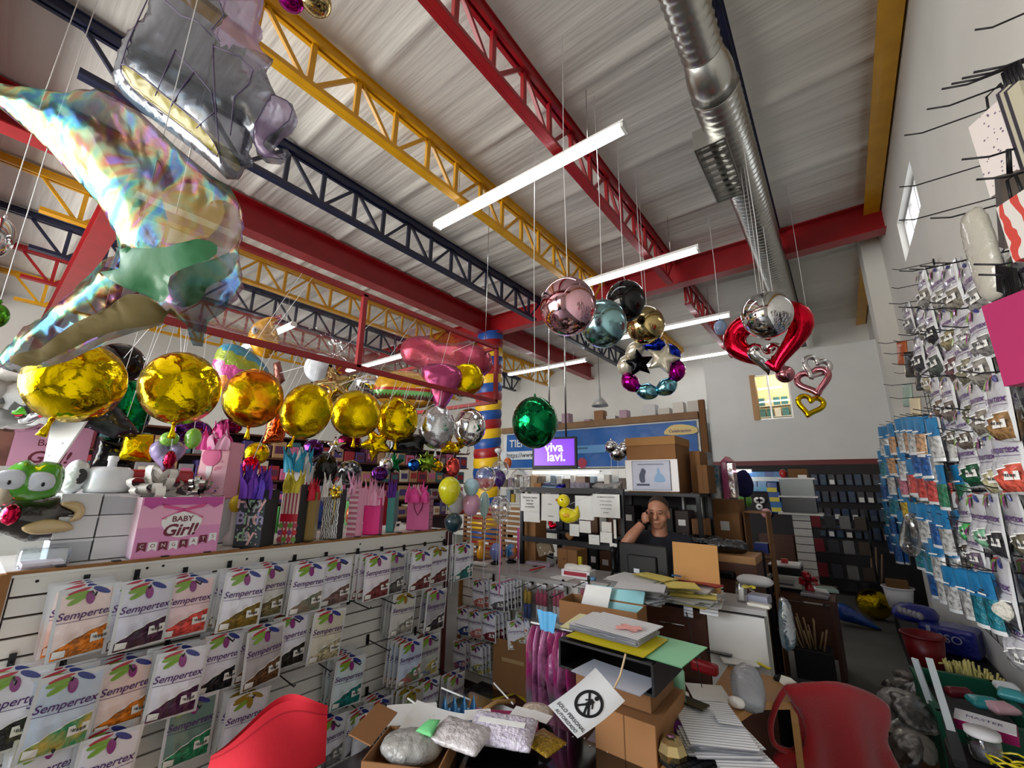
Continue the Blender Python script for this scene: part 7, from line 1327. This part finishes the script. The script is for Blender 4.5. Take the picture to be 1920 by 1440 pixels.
goods = [(1028, 'fish_balloon', 'blue grey fish shaped foil lying on the rack top', 'balloon', .17, .06, mat('fish_foil', '4A6478', .3, .5)), (1050, 'blue_cloth', 'royal blue foil bunch on the rack top', 'balloon', .07, .06, foilmat('royal_foil', '2A2A9A', .25)), (1012, 'brown_box', 'small tan box at the left end of the rack top', 'box', .1, .08, M_card), (1128, 'silver_bundle', 'crumpled silver grey streamers on the rack top', 'streamer', .12, .07, mat('silver_bundle', 'A8A6A4', .3, .5, bump=(30, 1., .03))), (1152, 'silver_bundle', 'second bundle of grey streamers beside the big box', 'streamer', .09, .08, MATS['silver_bundle'])]
for px, nm, lab, cat, w_, h, m in goods:
    p = onR(px); b = MB(); 
    if nm == 'brown_box': b.box((0, 0, h/2), (w_, .1, h), m)
    else: b.foil(smoothpoly([(-w_, 0), (-w_*.3, h*.6), (w_*.6, h*.5), (w_, h*.7), (w_*.9, -h*.5), (0, -h*.6)], 3), .05, m, TR(0, 0, h*.62) @ RX(R90))
    b.obj(nm, None, lab, cat, None, None, p)
for px, w_, h, m, lab in ((1092, .24, .09, mat('purple_photo_box', '7A6E8C', .4, vary=('2A2434', 14, .2)), 'long purple grey photo box on the rack top'), (1082, .12, .16, mat('brown_photo_box', '8A6A54', .4), 'brown box behind the long purple one')): b = MB(); b.box((0, 0, h/2), (w_, .12, h), m); b.obj('photo_box', None, lab, 'box', None, None, onR(px)+Vector((0, 0 if w_ > .2 else .14, 0)))
# things on the rack shelves seen beside the man
r = random.Random(31); CNM = {'141418': 'black', '24201E': 'dark brown', '6A4A30': 'brown', '3A2A2A': 'maroon', 'B8B6B0': 'grey', '2A3040': 'navy', '8A6038': 'tan'}; kk = 0
for z in (.85, 1.3):
    x = SX0+.15; kk = 0
    while x < SX1-.1:
        w_ = r.uniform(.07, .16); h = r.uniform(.1, .3); c = r.choice(['141418', '24201E', '6A4A30', '3A2A2A', 'B8B6B0', '2A3040', '8A6038'])
        b = MB(); b.box((0, 0, h/2), (w_*.94, .22, h), mat('rack_item_'+c, c, .6), bev=.006); b.box((0, -.112, h*.6), (w_*.5, .002, h*.2), M_whitep if r.random() < .3 else mat('rack_item_'+c, c, .6)); b.obj('stored_box', None, '%s stored box, %s from the left on the %s shelf of the dark rack' % (CNM[c], nth(kk), 'upper' if z > 1 else 'lower'), 'box', 'stored boxes on the dark rack', None, (x+w_/2, RY0+.2, z+.001)); x += w_+.015; kk += 1
# grey step shelf with leaflets right of the man
a = atY(1282, 928, 4.6); c = atY(1322, 1010, 4.6); lf = T('leaflet_stand', 'grey metal leaflet stand right of the man', 'stand', ((a.x+c.x)/2, 4.65, 0)); w_ = c.x-a.x; H_ = a.z; M_lg = mat('light_grey_metal', 'A9A9A6', .45, .3); b = MB()
for s_ in (-1, 1): b.box((s_*w_/2, 0, H_/2), (.02, .2, H_), M_lg)
b.box((0, 0, H_-.01), (w_, .2, .02), M_lg); b.obj('frame', lf)
for i in range(4): b = MB(); b.box((0, -.05, H_-.17-.2*i), (w_-.03, .015, .15), M_paper if i % 2 else mat('grey_leaflet', '8C8E88', .6, vary=('5A5C58', 14, .2)), RX(0)); b.obj('leaflets', lf); MB().box((0, 0, H_-.26-.2*i), (w_-.02, .18, .01), M_lg).obj('ledge', lf)
# tall cardboard shelf with a white label
a = atY(1327, 936, 4.9); c = atY(1392, 1035, 4.9); w_ = c.x-a.x; t = T('cardboard_display', 'tall cardboard display box with a white label right of the leaflet stand', 'display', ((a.x+c.x)/2, 5.1, 0)); MB().box((0, 0, a.z/2), (w_, .36, a.z), M_card, bev=.004).obj('carton_body', t); MB().box((0, -.182, a.z-.26), (w_*.3, .003, .09), M_paper).obj('label', t); MB().box((0, -.19, a.z-.06), (w_+.02, .02, .12), M_cardd).obj('top_lip', t)
t = T('cardboard_shelf', 'narrow cardboard shelf with small boxes right of the display box', 'shelf', (a.x+w_+.13, 5.15, 0)); b = MB(); H_ = a.z-.12
for z in (.5, .8, 1.1, H_): b.box((0, 0, z), (.2, .3, .012), M_card)
for s_ in (-1, 1): b.box((s_*.1, 0, H_/2), (.01, .3, H_), M_card)
b.obj('shelf_body', t)
for i, z in enumerate((.56, .87, 1.17)): MB().box((-.02+.02*i, -.06, z+.04), (.12, .15, .09), [M_cardd, M_whitep, mat('blue_box', '2A3A8A', .5)][i]).obj('boxed_goods', t)
ball_balloon(1397, 938, 5.3, 26, 28, mat('lime_gloss2', '6CB83A', .25, coat=.6), 'lime green balloon on top of the cardboard shelf', None)
# teal print boxes and pink plastic house
for (px0, py0, px1, py1, Y, m, lab) in ((1314, 848, 1334, 925, 5.0, mat('grey_teal_print', '4A6470', .4, vary=('C2C6C8', 9, .1)), 'grey and white printed box stacked left of the pink toy house'), (1330, 872, 1350, 925, 4.95, mat('teal_print', '2E6A7E', .4, vary=('D6D8D6', 8, .1)), 'teal printed box beside the pink toy house')):
    carton(px0, py0, px1, py1, Y, .2, lab, m, zb=atY(1360, 936, 4.9).z+.002, tape=False)
a = atY(1350, 866, 5.0); c = atY(1380, 925, 5.0); zb = atY(1360, 936, 4.9).z+.002; t = T('toy_house', 'pink and clear plastic toy house on the cardboard display', 'toy', ((a.x+c.x)/2, 5.1, zb)); w_ = c.x-a.x; h = a.z-zb; MB().box((-w_*.25, 0, h/2), (w_*.45, .2, h), mat('pink_plastic', 'B04A78', .35, coat=.4), bev=.005).obj('pink_side', t); MB().box((w_*.22, 0, h/2), (w_*.5, .18, h*.95), film('pale_case', 'F0C8D4', .3, .2), bev=.005).obj('clear_case', t); b = MB(); b.prism([(-w_/2, 0), (w_/2, 0), (0, .06)], .2, mat('pink_roof', 'A83A60', .4), TR(0, 0, h) @ RX(R90)); b.obj('roof', t)
b = MB(); b.foil(smoothpoly([(-.1, -.12), (.06, -.16), (.12, -.02), (.06, .14), (-.04, .12), (-.08, .04)], 3), .07, mat('navy_plush', '14164A', .9)); p = atY(1391, 905, 5.6); b.obj('navy_toy', None, 'navy blue plush toy right of the pink toy house', 'toy', None, None, p, (R90, 0, 0)); MB().tube([(p.x, p.y+.06, p.z), (p.x, p.y+.1, 1.0)], .01, M_blackm, 6).obj('toy_stand_pole', None, 'thin pole holding the navy plush toy', 'pole')
# black wrapped bundle on a yellow wooden box
p = atY(1335, 1035, 4.2); b = MB(); b.box((0, 0, .5), (.62, .35, 1.0), M_brown); zt_ = atY(1335, 1035, 4.2).z; b = MB(); b.box((0, 0, zt_/2-.03), (.4, .36, zt_-.06), M_brown); b.box((0, -.0, zt_-.03), (.4, .36, .058), M_wood); b.obj('wooden_chest', None, 'brown chest with pale wooden top behind the cardboard sheet', 'chest', None, None, (-.86, p.y+.1, 0))
for i, (px, w_, h) in enumerate(((1305, .2, .07), (1352, .17, .06))): q = atY(px, 1010, 4.2); b = MB(); b.foil(smoothpoly([(-w_, -.05), (w_, -.06), (w_*1.05, .04), (0, .07), (-w_, .05)], 3), h, mat('black_film', '0A0A0C', .15, coat=.8, bump=(14, .9, .04)), pucker=.3, k=14); b.obj('black_bundle', None, ['black film wrapped bundle behind the cardboard sheet, left half', 'long black film wrapped bundle lying on the pale wooden top'][i], 'bundle', None, None, (q.x, p.y+.02, zt_+h), (0, 0, .1*i))
# right desk with printer, papers, red bow
RZ_ = .78; a = atZ(1437, 1112, RZ_); t = T('brown_desk', 'dark brown desk far right of the counter with a printer on top', 'desk', (-.52, 5.55, 0)); MB().box((0, 0, RZ_-.015), (.62, .8, .03), M_brown).obj('desktop', t); MB().box((.28, 0, (RZ_-.03)/2), (.03, .76, RZ_-.03), M_brown).obj('side_panel', t); MB().box((-.28, 0, (RZ_-.03)/2), (.03, .76, RZ_-.03), M_brown).obj('side_panel', t); MB().box((0, -.34, .5), (.54, .02, .44), M_brown).obj('front_panel', t)
a = atY(1437, 1048, 5.3); c = atY(1505, 1108, 5.3); w_ = c.x-a.x; pr = T('printer', 'white and black printer on the brown desk', 'printer', ((a.x+c.x)/2, 5.5, RZ_+.001)); h = max(.16, a.z-RZ_-.03)
MB().box((0, 0, h*.35), (w_, .36, h*.45), mat('printer_white', 'C9C9C4', .4), bev=.01).obj('white_body', pr); MB().box((0, 0, .018), (w_*.98, .34, .035), M_black).obj('base', pr); MB().box((0, .01, h*.72), (w_*1.0, .36, h*.26), M_black, bev=.008).obj('scanner', pr); MB().box((0, 0, h*.88), (w_*1.02, .34, h*.06), M_lg, bev=.004).obj('lid', pr); b = MB(); b.box((0, -.182, h*.38), (w_*.6, .003, .03), M_lg); b.box((0, -.182, h*.26), (w_*.5, .003, .02), mat('dark_label', '55555A', .5)); b.obj('front_label', pr)
b = MB(); b.sheet(w_*.95, .26, M_paper, I4, 3, .006, 6); b.obj('paper_sheet', None, 'white papers lying on the printer lid', 'paper', None, None, (pr.location.x, 5.5, RZ_+h*.93)); MB().box((0, 0, .02), (.06, .04, .04), mat('red_box_small', 'C02A2E', .4)).obj('red_stapler', None, 'small red and white box on the printer papers', 'box', None, None, (pr.location.x-.0, 5.48, RZ_+h*.95))
p = atZ(1522, 1080, RZ_+.1); t = T('red_bow', 'round red ribbon bow on the brown desk beside the printer', 'ribbon bow', (p.x, 5.35, RZ_+.12)); b = MB(); r = random.Random(3)
for i in range(26): a_ = r.random()*6.28; e_ = r.uniform(-.3, 1.4); M = RZ(a_) @ RY(-e_); b.grid(lambda u, v: (.1*(.5-.5*math.cos(6.283*u)), (v-.5)*.03, .022*math.sin(6.283*u)), 10, 1, mat('red_ribbon_gloss', 'B0142A', .3, coat=.5), True, None, M)
b.obj('loops', t); MB().lathe([(.001, -.115), (.05, -.115), (.03, -.02), (.001, -.01)], MATS['red_ribbon_gloss'], 12).obj('ribbon_core', t)
for i, (px, py, w_, m, lab) in enumerate(((1535, 1098, .22, mat('grey_clear_pack', '8A8C94', .3, coat=.5), 'grey clear packet on the brown desk edge'), (1530, 1108, .22, M_paper, 'white paper bundle at the brown desk front corner'), (1555, 1085, .2, mat('mint_clear_pack', 'A9C4B8', .3, coat=.5), 'pale mint packet hanging off the brown desk'))): p = atZ(px, py, RZ_); b = MB(); b.box((0, 0, .02), (w_, .16, .035), m, bev=.01); b.obj('packet', None, lab, 'packet', None, None, (min(p.x, -.3), 5.25+.17*i, RZ_+.001), (0, 0, .2*i-.1))
# monitor and dark goods between
a = atY(1392, 1030, 4.9); c = atY(1432, 1085, 4.9); t = T('computer_monitor', 'second black monitor left of the printer', 'monitor', ((a.x+c.x)/2-.02, 4.9, 0)); MB().box((0, 0, (a.z+c.z)/2), (c.x-a.x+.1, .04, a.z-c.z), M_black, bev=.008).obj('back_shell', t); MB().box((0, .05, (c.z)/2), (.3, .3, c.z), M_blackm).obj('pedestal', t)
# bin with sticks, blue bag on counter side
p = atZ(1520, 1255, .0); t = T('stick_bin', 'dark bin of wooden sticks under the brown desk', 'bin', (-.42, 5.02, 0)); MB().box((0, 0, .2), (.28, .24, .4), mat('dark_bin', '121214', .6), bev=.01).obj('bin_body', t); r = random.Random(9)
for i in range(16): x, y = r.uniform(-.1, .1), r.uniform(-.08, .08); MB().tube([(x, y, .36), (x*1.8+r.uniform(-.04, .04), y*1.5, .52+r.random()*.14)], .008, mat('pale_stick', 'A98C6C', .7), 6).obj('stick', t)
b = MB(); b.foil(smoothpoly([(-.05, -.14), (.06, -.12), (.05, .12), (-.03, .15)], 3), .04, film('blue_clear_bag', 'BFE0F0', .35, .2)); b.obj('blue_clear_bag', None, 'light blue clear bag hanging at the counter right side', 'bag', None, None, (-.44, 3.62, .9), (R90, 0, .9))
b = MB(); b.box((0, 0, .2), (.16, .3, .4), M_cardd); b.obj('cardboard_box', None, 'brown box on the floor beside the white counter end', 'box', None, None, (-.39, 3.9, 0))
# tubs on a slatwall pillar
PY = 7.0; x0, x1 = atY(1490, 1000, PY).x, atY(1522, 1000, PY).x; zt_ = atY(1500, 962, PY).z; t = T('slat_pillar', 'narrow white slatwall pillar carrying two plastic tubs', 'pillar', ((x0+x1)/2, PY+.15, 0)); w_ = x1-x0+.01; b = MB(); z = zt_
while z > .1: b.box((0, -.12, z-.05), (w_, .02, .09), M_white); z -= .1
b.obj('slat_panel', t); MB().box((0, 0, zt_/2), (w_-.01, .22, zt_), mat('pillar_core', '1E1A1C', .7)).obj('core', t); MB().box((0, .0, zt_-.012), (.5, .4, .024), M_white).obj('top_board', t)
zq = zt_
for i, (py0, m, lab) in enumerate(((930, film('clear_tub_grey', '8A8A90', .22, .35, (2, 0, .01), gloss='9A9AA0', edge=.2), 'dark filled plastic tub on the slat pillar'), (896, film('clear_tub', 'DDE2E2', .35, .45, (2, 0, .01), gloss='C8CCCC', edge=.2), 'pale plastic tub with white rims on top of the other tub'))):
    z1 = atY(1500, py0, PY).z; h = z1-zq; t2 = T('storage_tub', lab, 'tub', ((x0+x1)/2, PY+.15, zq+.001)); w2 = .42; b = MB(); 
    for (c_, d_) in (((0, -.16, h/2), (w2-.04, .006, h)), ((0, .16, h/2), (w2-.04, .006, h)), ((-w2/2+.02, 0, h/2), (.006, .32, h)), ((w2/2-.02, 0, h/2), (.006, .32, h)), ((0, 0, .004), (w2-.04, .32, .006))): b.box(c_, d_, m, taper=1)
    b.obj('tub_body', t2); MB().box((0, 0, h-.012), (w2+.02, .36, .022), M_whitep, bev=.004).obj('lid', t2); b = MB(); rr_ = random.Random(i)
    for k in range(5): b.box((-.13+.065*k, rr_.uniform(-.05, .05), .05+.02*(k % 2)), (.06, .12, .09+.03*(k % 2)), mat('tub_fill_%d' % (k % 3), ['3A3A44', '5A4A3A', '2A3A4A'][k % 3], .6))
    b.obj('contents', t2); zq = z1
q = ((x0+x1)/2, PY+.15, zq+.001); b = MB(); b.box((.03, 0, .06), (.22, .2, .12), M_cardd); b.box((.08, -.102, .02), (.1, .004, .04), M_paper); b.obj('cardboard_box', None, 'small brown box with white slip on top of the tubs', 'box', None, None, q); b = MB(); b.ball((0, 0, .06), (.05, .05, .06), mat('red_gloss', 'B01414', .2, coat=.7), 16); b.obj('red_ball', None, 'small red glossy ball beside the brown box on the tubs', 'ball', None, None, (q[0]-.15, q[1], q[2]))
# slatwall with blue packs under the office
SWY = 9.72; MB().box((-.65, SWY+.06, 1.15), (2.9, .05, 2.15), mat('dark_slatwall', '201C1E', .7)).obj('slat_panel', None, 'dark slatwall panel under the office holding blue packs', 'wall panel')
sl = T('shelf_lamp', 'short lit lamp under the maroon office beam', 'lamp', (atY(1390, 885, SWY-.15).x, SWY-.12, atY(1390, 884, SWY-.15).z)); MB().tube([(-.17, 0, 0), (.17, 0, 0)], .02, M_tube, 10).obj('tube', sl); MB().box((0, .03, .03), (.36, .06, .03), M_pan).obj('housing', sl)
M_bpk = [mat('pack_'+x, x, .3, coat=.5) for x in ('1E6AB4', '2A86C8', '1A4A9A')]
def pack(px, py, Y, w_, h, m, m2, lab, grp): p = atY(px, py, Y); b = MB(); b.box((0, 0, 0), (w_, .05, h), m, bev=.008); b.box((0, -.027, -h*.22), (w_*.85, .004, h*.4), m2); b.obj('blue_pack', None, lab, 'pack', grp, None, p)
M_y2 = mat('pack_yellow', 'D8C832', .4); M_w2 = mat('pack_white', 'C9D6DC', .3, coat=.5); M_b3 = mat('pack_cyan', '4AA4D0', .3, coat=.5)
rows_ = [(894, (1408, 1425, 1443, 1460), M_w2), (912, (1412, 1429), M_b3), (914, (1447,), M_y2), (932, (1452,), M_y2), (951, (1456,), M_y2)]
for py, xs, m2 in rows_:
    for i, px in enumerate(xs): pack(px, py, SWY, .19, .2, M_bpk[(i+py) % 3], m2, 'blue pack with %s lower half, lit slatwall row %s, %s from the left' % ('yellow' if m2 is M_y2 else 'pale' if m2 is M_w2 else 'cyan', ORD[[q_[0] for q_ in rows_].index(py)], ORD[i]), 'blue packs, %s' % ('yellow' if m2 is M_y2 else 'pale' if m2 is M_w2 else 'cyan'))
for i, (px, py, m, lab) in enumerate(((1420, 938, M_whitep, 'left white round wheel in the packs'), (1428, 938, M_whitep, 'right white round wheel in the packs'), (1424, 950, M_whitep, 'lower white round wheel in the packs'), (1437, 962, mat('pink_disc', 'D8A0A8', .4), 'pink oval disc packet under the wheels'))): b = MB(); b.lathe([(.001, 0), (.06 if i < 3 else .09, 0), (.06 if i < 3 else .09, .02), (.001, .02)], m, 18, RX(R90)); b.lathe([(.001, .021), (.02, .021), (.001, .022)], M_ink, 12, RX(R90)); b.obj('round_packet', None, lab, 'packet', None, None, atY(px, py, SWY-.02))
r = random.Random(41)
for row, z in enumerate((1.95, 1.65, 1.35, 1.05)):
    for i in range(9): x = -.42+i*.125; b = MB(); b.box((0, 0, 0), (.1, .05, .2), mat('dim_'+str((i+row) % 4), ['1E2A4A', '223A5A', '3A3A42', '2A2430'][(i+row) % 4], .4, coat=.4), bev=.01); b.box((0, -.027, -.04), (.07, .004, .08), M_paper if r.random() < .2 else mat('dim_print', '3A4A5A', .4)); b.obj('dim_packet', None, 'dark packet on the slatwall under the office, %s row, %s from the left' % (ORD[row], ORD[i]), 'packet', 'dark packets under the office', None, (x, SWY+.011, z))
# shelf goods in the dark corner
t = T('display_rack', 'dark display rack with red and grey goods behind the slat pillar', 'rack', (-.15, 8.3, 0)); 
for z in (.5, .85, 1.2): MB().box((0, 0, z), (.7, .3, .02), M_blackm).obj('shelf_board', t)
for x in (-.34, .34): MB().box((x, .1, .75), (.03, .03, 1.5), M_blackm).obj('post', t)
for i in range(12): MB().box((-.28+.18*(i % 4), 0, .6+.35*(i // 4)), (.13, .12, .18), mat('rk%d' % (i % 4), ['7A1420', '3A3A40', '8A8A88', '4A3A2A'][i % 4], .5)).obj('boxed_goods', t)
b = MB(); b.box((0, 0, .5), (.5, .3, 1.0), M_brown); b.obj('brown_cabinet', None, 'dark brown cabinet under the lit blue packs', 'cabinet', None, None, (-1.05, 8.9, 0))
b = MB(); b.lathe([(.001, 0), (.15, 0), (.17, .4), (.16, .4), (.14, .01)], M_black, 20, I4, True, False); b.obj('waste_bin', None, 'black waste bin in the dark aisle corner', 'bin', None, None, (.12, 9.0, 0))
for i in range(3): MB().tube([(.12+.04*i, 9.0, .03), (.2+.06*i, 9.1, 1.0-.1*i)], .012, MATS['pale_stick'], 6).obj('long_stick', None, 'long pale stick standing in the black waste bin', 'stick', 'sticks in the waste bin')
# balloons lying on the floor
d = 8.0; o, h_ = disc(1640, 1138, (atZ(1640, 1160, 0)-CAM).dot(FW), circ(.26, 40, .2), .15, foilmat('gold_quilt', 'C9AE10', .2, (26, .6, .02)), 'gold quilted balloon lying on the aisle floor', tail=False); o.location.z = .2
o, h_ = disc(1600, 1156, (atZ(1600, 1174, 0)-CAM).dot(FW), smoothpoly([(-.26, .08), (-.1, .14), (.2, -.02), (.34, -.12), (.1, -.1), (-.24, -.06)], 3), .1, mat('blue_gloss', '1450B8', .2, coat=.7), 'blue balloon lying on the aisle floor', tail=False); o.location.z = .13
# banner and loft
struct('wall_loft', MB().box((-5.2, 10.55, 2.76), (5.6, 1.3, 1.06), M_wallo)); LY = 9.9
MB().box((-5.2, LY-.06, 3.36), (5.64, .1, .16), mat('loft_edge', '8A6A4C', .7, vary=('75573A', 3, .3))).obj('trim_loft', kind='structure')
M_ban = mat('banner_blue', '0E5AA8', .45, bump=(2.2, .6, .05)); M_bwh = mat('banner_white', 'D6DEE6', .45)
bt = T('shop_banner', 'long blue vinyl banner with white lettering along the back wall', 'banner', (-5.15, LY-.03, 2.75)); b = MB(); b.grid(lambda u, v: ((u-.5)*5.4, -.02-.015*math.sin(u*40+v*3), (v-.5)*.98), 80, 8, M_ban); b.obj('vinyl', bt)
xw = lambda px, py: (atY(px, py, LY-.07).x+5.15, atY(px, py, LY-.07).z-2.75)
b = MB(); x, z = xw(975, 832); b.text('TIENDA', .3, M_bwh, TR(x+.15, -.05, z) @ RX(R90), 0, .02); x, z = xw(972, 854); b.box((x+.35, -.042, z), (2.3, .004, .24), M_bwh); b.text('https://www.cursos', .2, M_ink, TR(x+.35, -.05, z) @ RX(R90), 0, .005); x, z = xw(1105, 842); b.box((x, -.042, z), (.9, .004, .2), mat('banner_pale', '5A96CC', .45)); b.text('informes', .09, M_ink, TR(x-.2, -.05, z+.03) @ RX(R90)); x, z = xw(1275, 808); b.prism(smoothpoly([(-.35, -.06), (.3, -.08), (.36, .05), (.1, .14), (-.2, .13)], 3), .004, mat('banner_logo', 'D8C07A', .5), TR(x, -.045, z) @ RX(R90)); b.text('Celebracion', .1, M_pur, TR(x, -.055, z) @ RX(R90), .2, .015)
x, z = xw(1092, 868); b.prism(circ(.13, 20), .004, mat('banner_red', 'A8304A', .5), TR(x, -.045, z) @ RX(R90)); b.obj('lettering', bt)
MB().box((-2.3, LY+.0, 2.9), (.12, .12, 1.6), M_cardd).obj('wooden_post', None, 'brown wooden post at the right end of the banner', 'post')
r = random.Random(51)
for i in range(16): 
    x = -7.6+i*.34; w_ = r.uniform(.18, .3); h = r.uniform(.15, .45); c = r.choice(['D8D4CC', 'C8C4BC', '8A6038', 'A88A9A', 'D89048', 'C9C9C9']); b = MB(); b.box((0, 0, h/2), (w_, .25, h), mat('loft_'+c, c, .6), bev=.01); b.obj('loft_box', None, 'box stored on the loft above the banner, %s from the left' % nth(i), 'box', 'boxes on the loft', None, (x, LY+.2, 3.44 if False else 3.291))
q = atY(1125, 760, 9.0); t = T('bell_lamp', 'unlit grey bell lamp hanging above the banner', 'lamp', q); MB().lathe([(.02, .5), (.03, .2), (.12, .12), (.2, -.02), (.19, -.02), (.1, .1)], M_lg, 20, I4, True, False).obj('lamp_shade', t); MB().tube([(0, 0, .45), (0, 0, ROOF-.03-q.z)], .006, M_blackm, 5).obj('cord', t)
# lit goods shelf below the banner
gs = T('lit_shelf', 'lit wall shelf of small goods under the blue banner', 'shelf', (-5.2, 9.55, 0))
for z in (.9, 1.3, 1.7): MB().box((0, 0, z), (5.2, .5, .03), M_white).obj('shelf_board', gs)
MB().box((0, .24, 1.1), (5.2, .02, 2.2), M_white).obj('back_panel', gs)
la = atY(1055, 886, 9.3); lt = T('shelf_lamp', 'long lit lamp under the blue banner', 'lamp', (la.x, 9.36, la.z)); MB().tube([(-.95, 0, 0), (.95, 0, 0)], .025, M_tube, 10).obj('tube', lt); MB().box((0, .05, .03), (2.0, .1, .03), M_pan).obj('housing', lt)
cs = ['C9C4BC', 'A88A6A', '8A7A8A', 'D8D8D4', '5A4A44', 'B89A2A', '8A9AA8', '6A5A4A']
for z in (1.7, 1.3):
    x = -2.5+.06; kk = 0
    while x < 2.5: w_ = r.uniform(.1, .2); h = r.uniform(.14, .34); c = r.choice(cs); MB().box((0, 0, h/2), (w_, .18, h), mat('sg_'+c, c, .55), bev=.01).obj('shelf_item', None, 'small boxed item under the banner, %s shelf, %s from the left' % ('upper lit' if z > 1.5 else 'lower', nth(kk)), 'box', 'small goods on the lit shelf', None, (-5.2+x+w_/2, 9.45, z+.016)); x += w_+.03; kk += 1
# hanging screen
SY = 5.3; a = atY(1003, 822, SY); c = atY(1078, 879, SY); w_ = c.x-a.x; h = a.z-c.z; tv = T('hanging_screen', 'flat screen showing VIVA LAVI on purple, hanging on two poles', 'screen', ((a.x+c.x)/2, SY, (a.z+c.z)/2), (0, 0, .25))
MB().box((0, .02, 0), (w_, .05, h), M_black, bev=.006).obj('bezel', tv); MB().box((0, -.0065, .01), (w_*.9, .004, h*.82), mat('lit_screen', '6A1FD0', .3, emit=1.0)).obj('display', tv); b = MB(); M_scr = mat('screen_letters', 'C9C4F4', .4, emit=1.); b.text('viva', h*.4, M_scr, TR(0, -.011, h*.17) @ RX(R90), 0, .025); b.text('lavi.', h*.4, M_scr, TR(w_*.05, -.011, -h*.13) @ RX(R90), 0, .025); b.obj('screen_words', tv)
for px in (1032, 1060): q = atY(px, 820, SY+.04); MB().tube([(q.x-tv.location.x, .05, h/2-.02), (q.x-tv.location.x, .05, 5.0-tv.location.z)], .014, M_steel, 8).obj('hanging_pole', tv)
# wall goods on the far left
lp = T('tall_goods_shelf', 'tall dark wall shelf of party goods far behind the gondola', 'shelf', (-6.4, 3.4, 0))
MB().box((-.2, 0, 1.2), (.03, 6.2, 2.4), mat('shelf_back', '4A3840', .7)).obj('back_panel', lp)
for z in (.9, 1.2, 1.5, 1.8, 2.1, 2.4): MB().box((0, 0, z), (.4, 6.2, .02), M_brown).obj('shelf_board', lp)
cs = [('plum', '5A2A44'), ('pink', 'C86A90'), ('wine', '6A2430'), ('tan', 'B08A62'), ('grey', '8A868A'), ('teal', '3A6A70'), ('violet', '4A3A70'), ('red', 'A02A30'), ('cream', 'CFC4AE')]
for z in (1.5, 1.8, 2.1, 1.2):
    y = .35; kk = 0
    while y < 6.4: w_ = r.uniform(.12, .22); h = r.uniform(.15, .26); cn, c = r.choice(cs); b = MB(); b.box((0, 0, h/2), (.2, w_, h), mat('pg_'+c, c, .4, coat=.3), bev=.008); b.box((.1005, 0, h*.5), (.003, w_*.7, h*.45), mat('pgp_'+cs[(int(y*7)) % 9][1], cs[(int(y*7)) % 9][1], .5)); b.obj('party_box', None, '%s party goods box, %s shelf of the tall dark unit, %s from the left' % (cn, {1.2: 'fourth', 1.5: 'third', 1.8: 'second', 2.1: 'top'}[z], nth(kk)), 'box', '%s party goods boxes' % cn, None, (-6.33, y+w_/2, z+.011)); y += w_+.02; kk += 1
# things standing behind the gondola at the left
bx = T('gift_box', 'second pink Baby Girl gift box standing high at the left', 'gift box', (-3.5, .28, 0), (0, 0, R90-.1)); a = atX(35, 790, -3.4); z1 = a.z; z0 = 1.86
MB().box((0, .1, (z0+z1)/2), (.3, .2, z1-z0), M_pink).obj('paper_body', bx); b = MB(); b.text('BABY', .05, M_mar, FM(-.003, z1-.1)); b.text('Girl!', .09, M_mar, FM(-.003, z1-.18), .25, .02); b.box((0, -.002, z1-.25), (.24, .003, .03), M_mar); b.obj('printed_title', bx)
b = MB(); b.box((0, 0, .93), (.5, .5, 1.855), M_white); b.obj('white_stand', None, 'tall white stand under the second pink gift box', 'stand', None, None, (-3.62, .3, 0))
b = MB(); b.prism([(-.1, .0), (.09, .0), (-.03, -.42)], .012, pattern('star_print2', 'dots', '9A9CA8', 'F0F0EE', 22, .4, 0, .14), RX(R90)); b.obj('pennant', None, 'white starry pennant hanging in front of the second pink box', 'pennant', None, None, W(140, 772, 2.25), (0, .1, .75))
b = MB(); b.box((0, 0, .3), (.02, .3, .6), mat('photo_poster', '5A4436', .5, vary=('B08A6A', 5, .2))); b.obj('photo_poster', None, 'brown photo poster at the far left edge', 'poster', None, None, atX(18, 850, -3.6)-Vector((0, 0, .3)), (0, 0, .1))
b = MB(); b.box((0, 0, .2), (.15, .16, .4), mat('kraft_bag', 'A07E54', .7)); b.box((.077, 0, .2), (.003, .08, .16), mat('bag_window', 'C9B898', .4)); b.obj('kraft_bag', None, 'brown kraft bag with pale window right of the blush baby bag', 'bag', None, None, (GX-.5, atX(445, 900, GX-.5).y, TOP))
# second gondola beyond, carrying goods that show between the gift bags
g2 = T('rear_gondola', 'second white slatwall gondola behind the first, with goods on top', 'display gondola', (-4.1, 1.7, 0)); b = MB(); b.box((0, 0, .68), (.5, 2.9, 1.36), M_white); b.obj('body', g2); MB().box((.26, 0, 1.35), (.03, 2.9, .03), M_mdf).obj('edge_trim', g2)
r = random.Random(77); y = .4; kinds = [('red', 'B41C2C'), ('yellow', 'D8B81E'), ('green', '3A8A3C'), ('blue', '24449A'), ('silver', 'B0B0B4'), ('pink', 'D8709A'), ('purple', '5A2A84'), ('orange', 'D8702A')]
for i in range(26): 
    cn, c = kinds[(i*3) % 8]; yy = .4+.1*i; h = r.uniform(.07, .16); b = MB(); b.ball((0, 0, h), (h*.7, h*.7, h), mat('toy_'+c, c, .25, .3, coat=.5), 14) if i % 2 else b.box((0, 0, h), (.09, .09, h*2), mat('toy_'+c, c, .4)); b.obj('party_item', None, 'small %s party item on the rear gondola top, %s from the left' % (cn, nth(i)), 'party item', '%s party items on the rear gondola' % cn, None, (-4.05+r.uniform(-.15, .15), yy, 1.362))
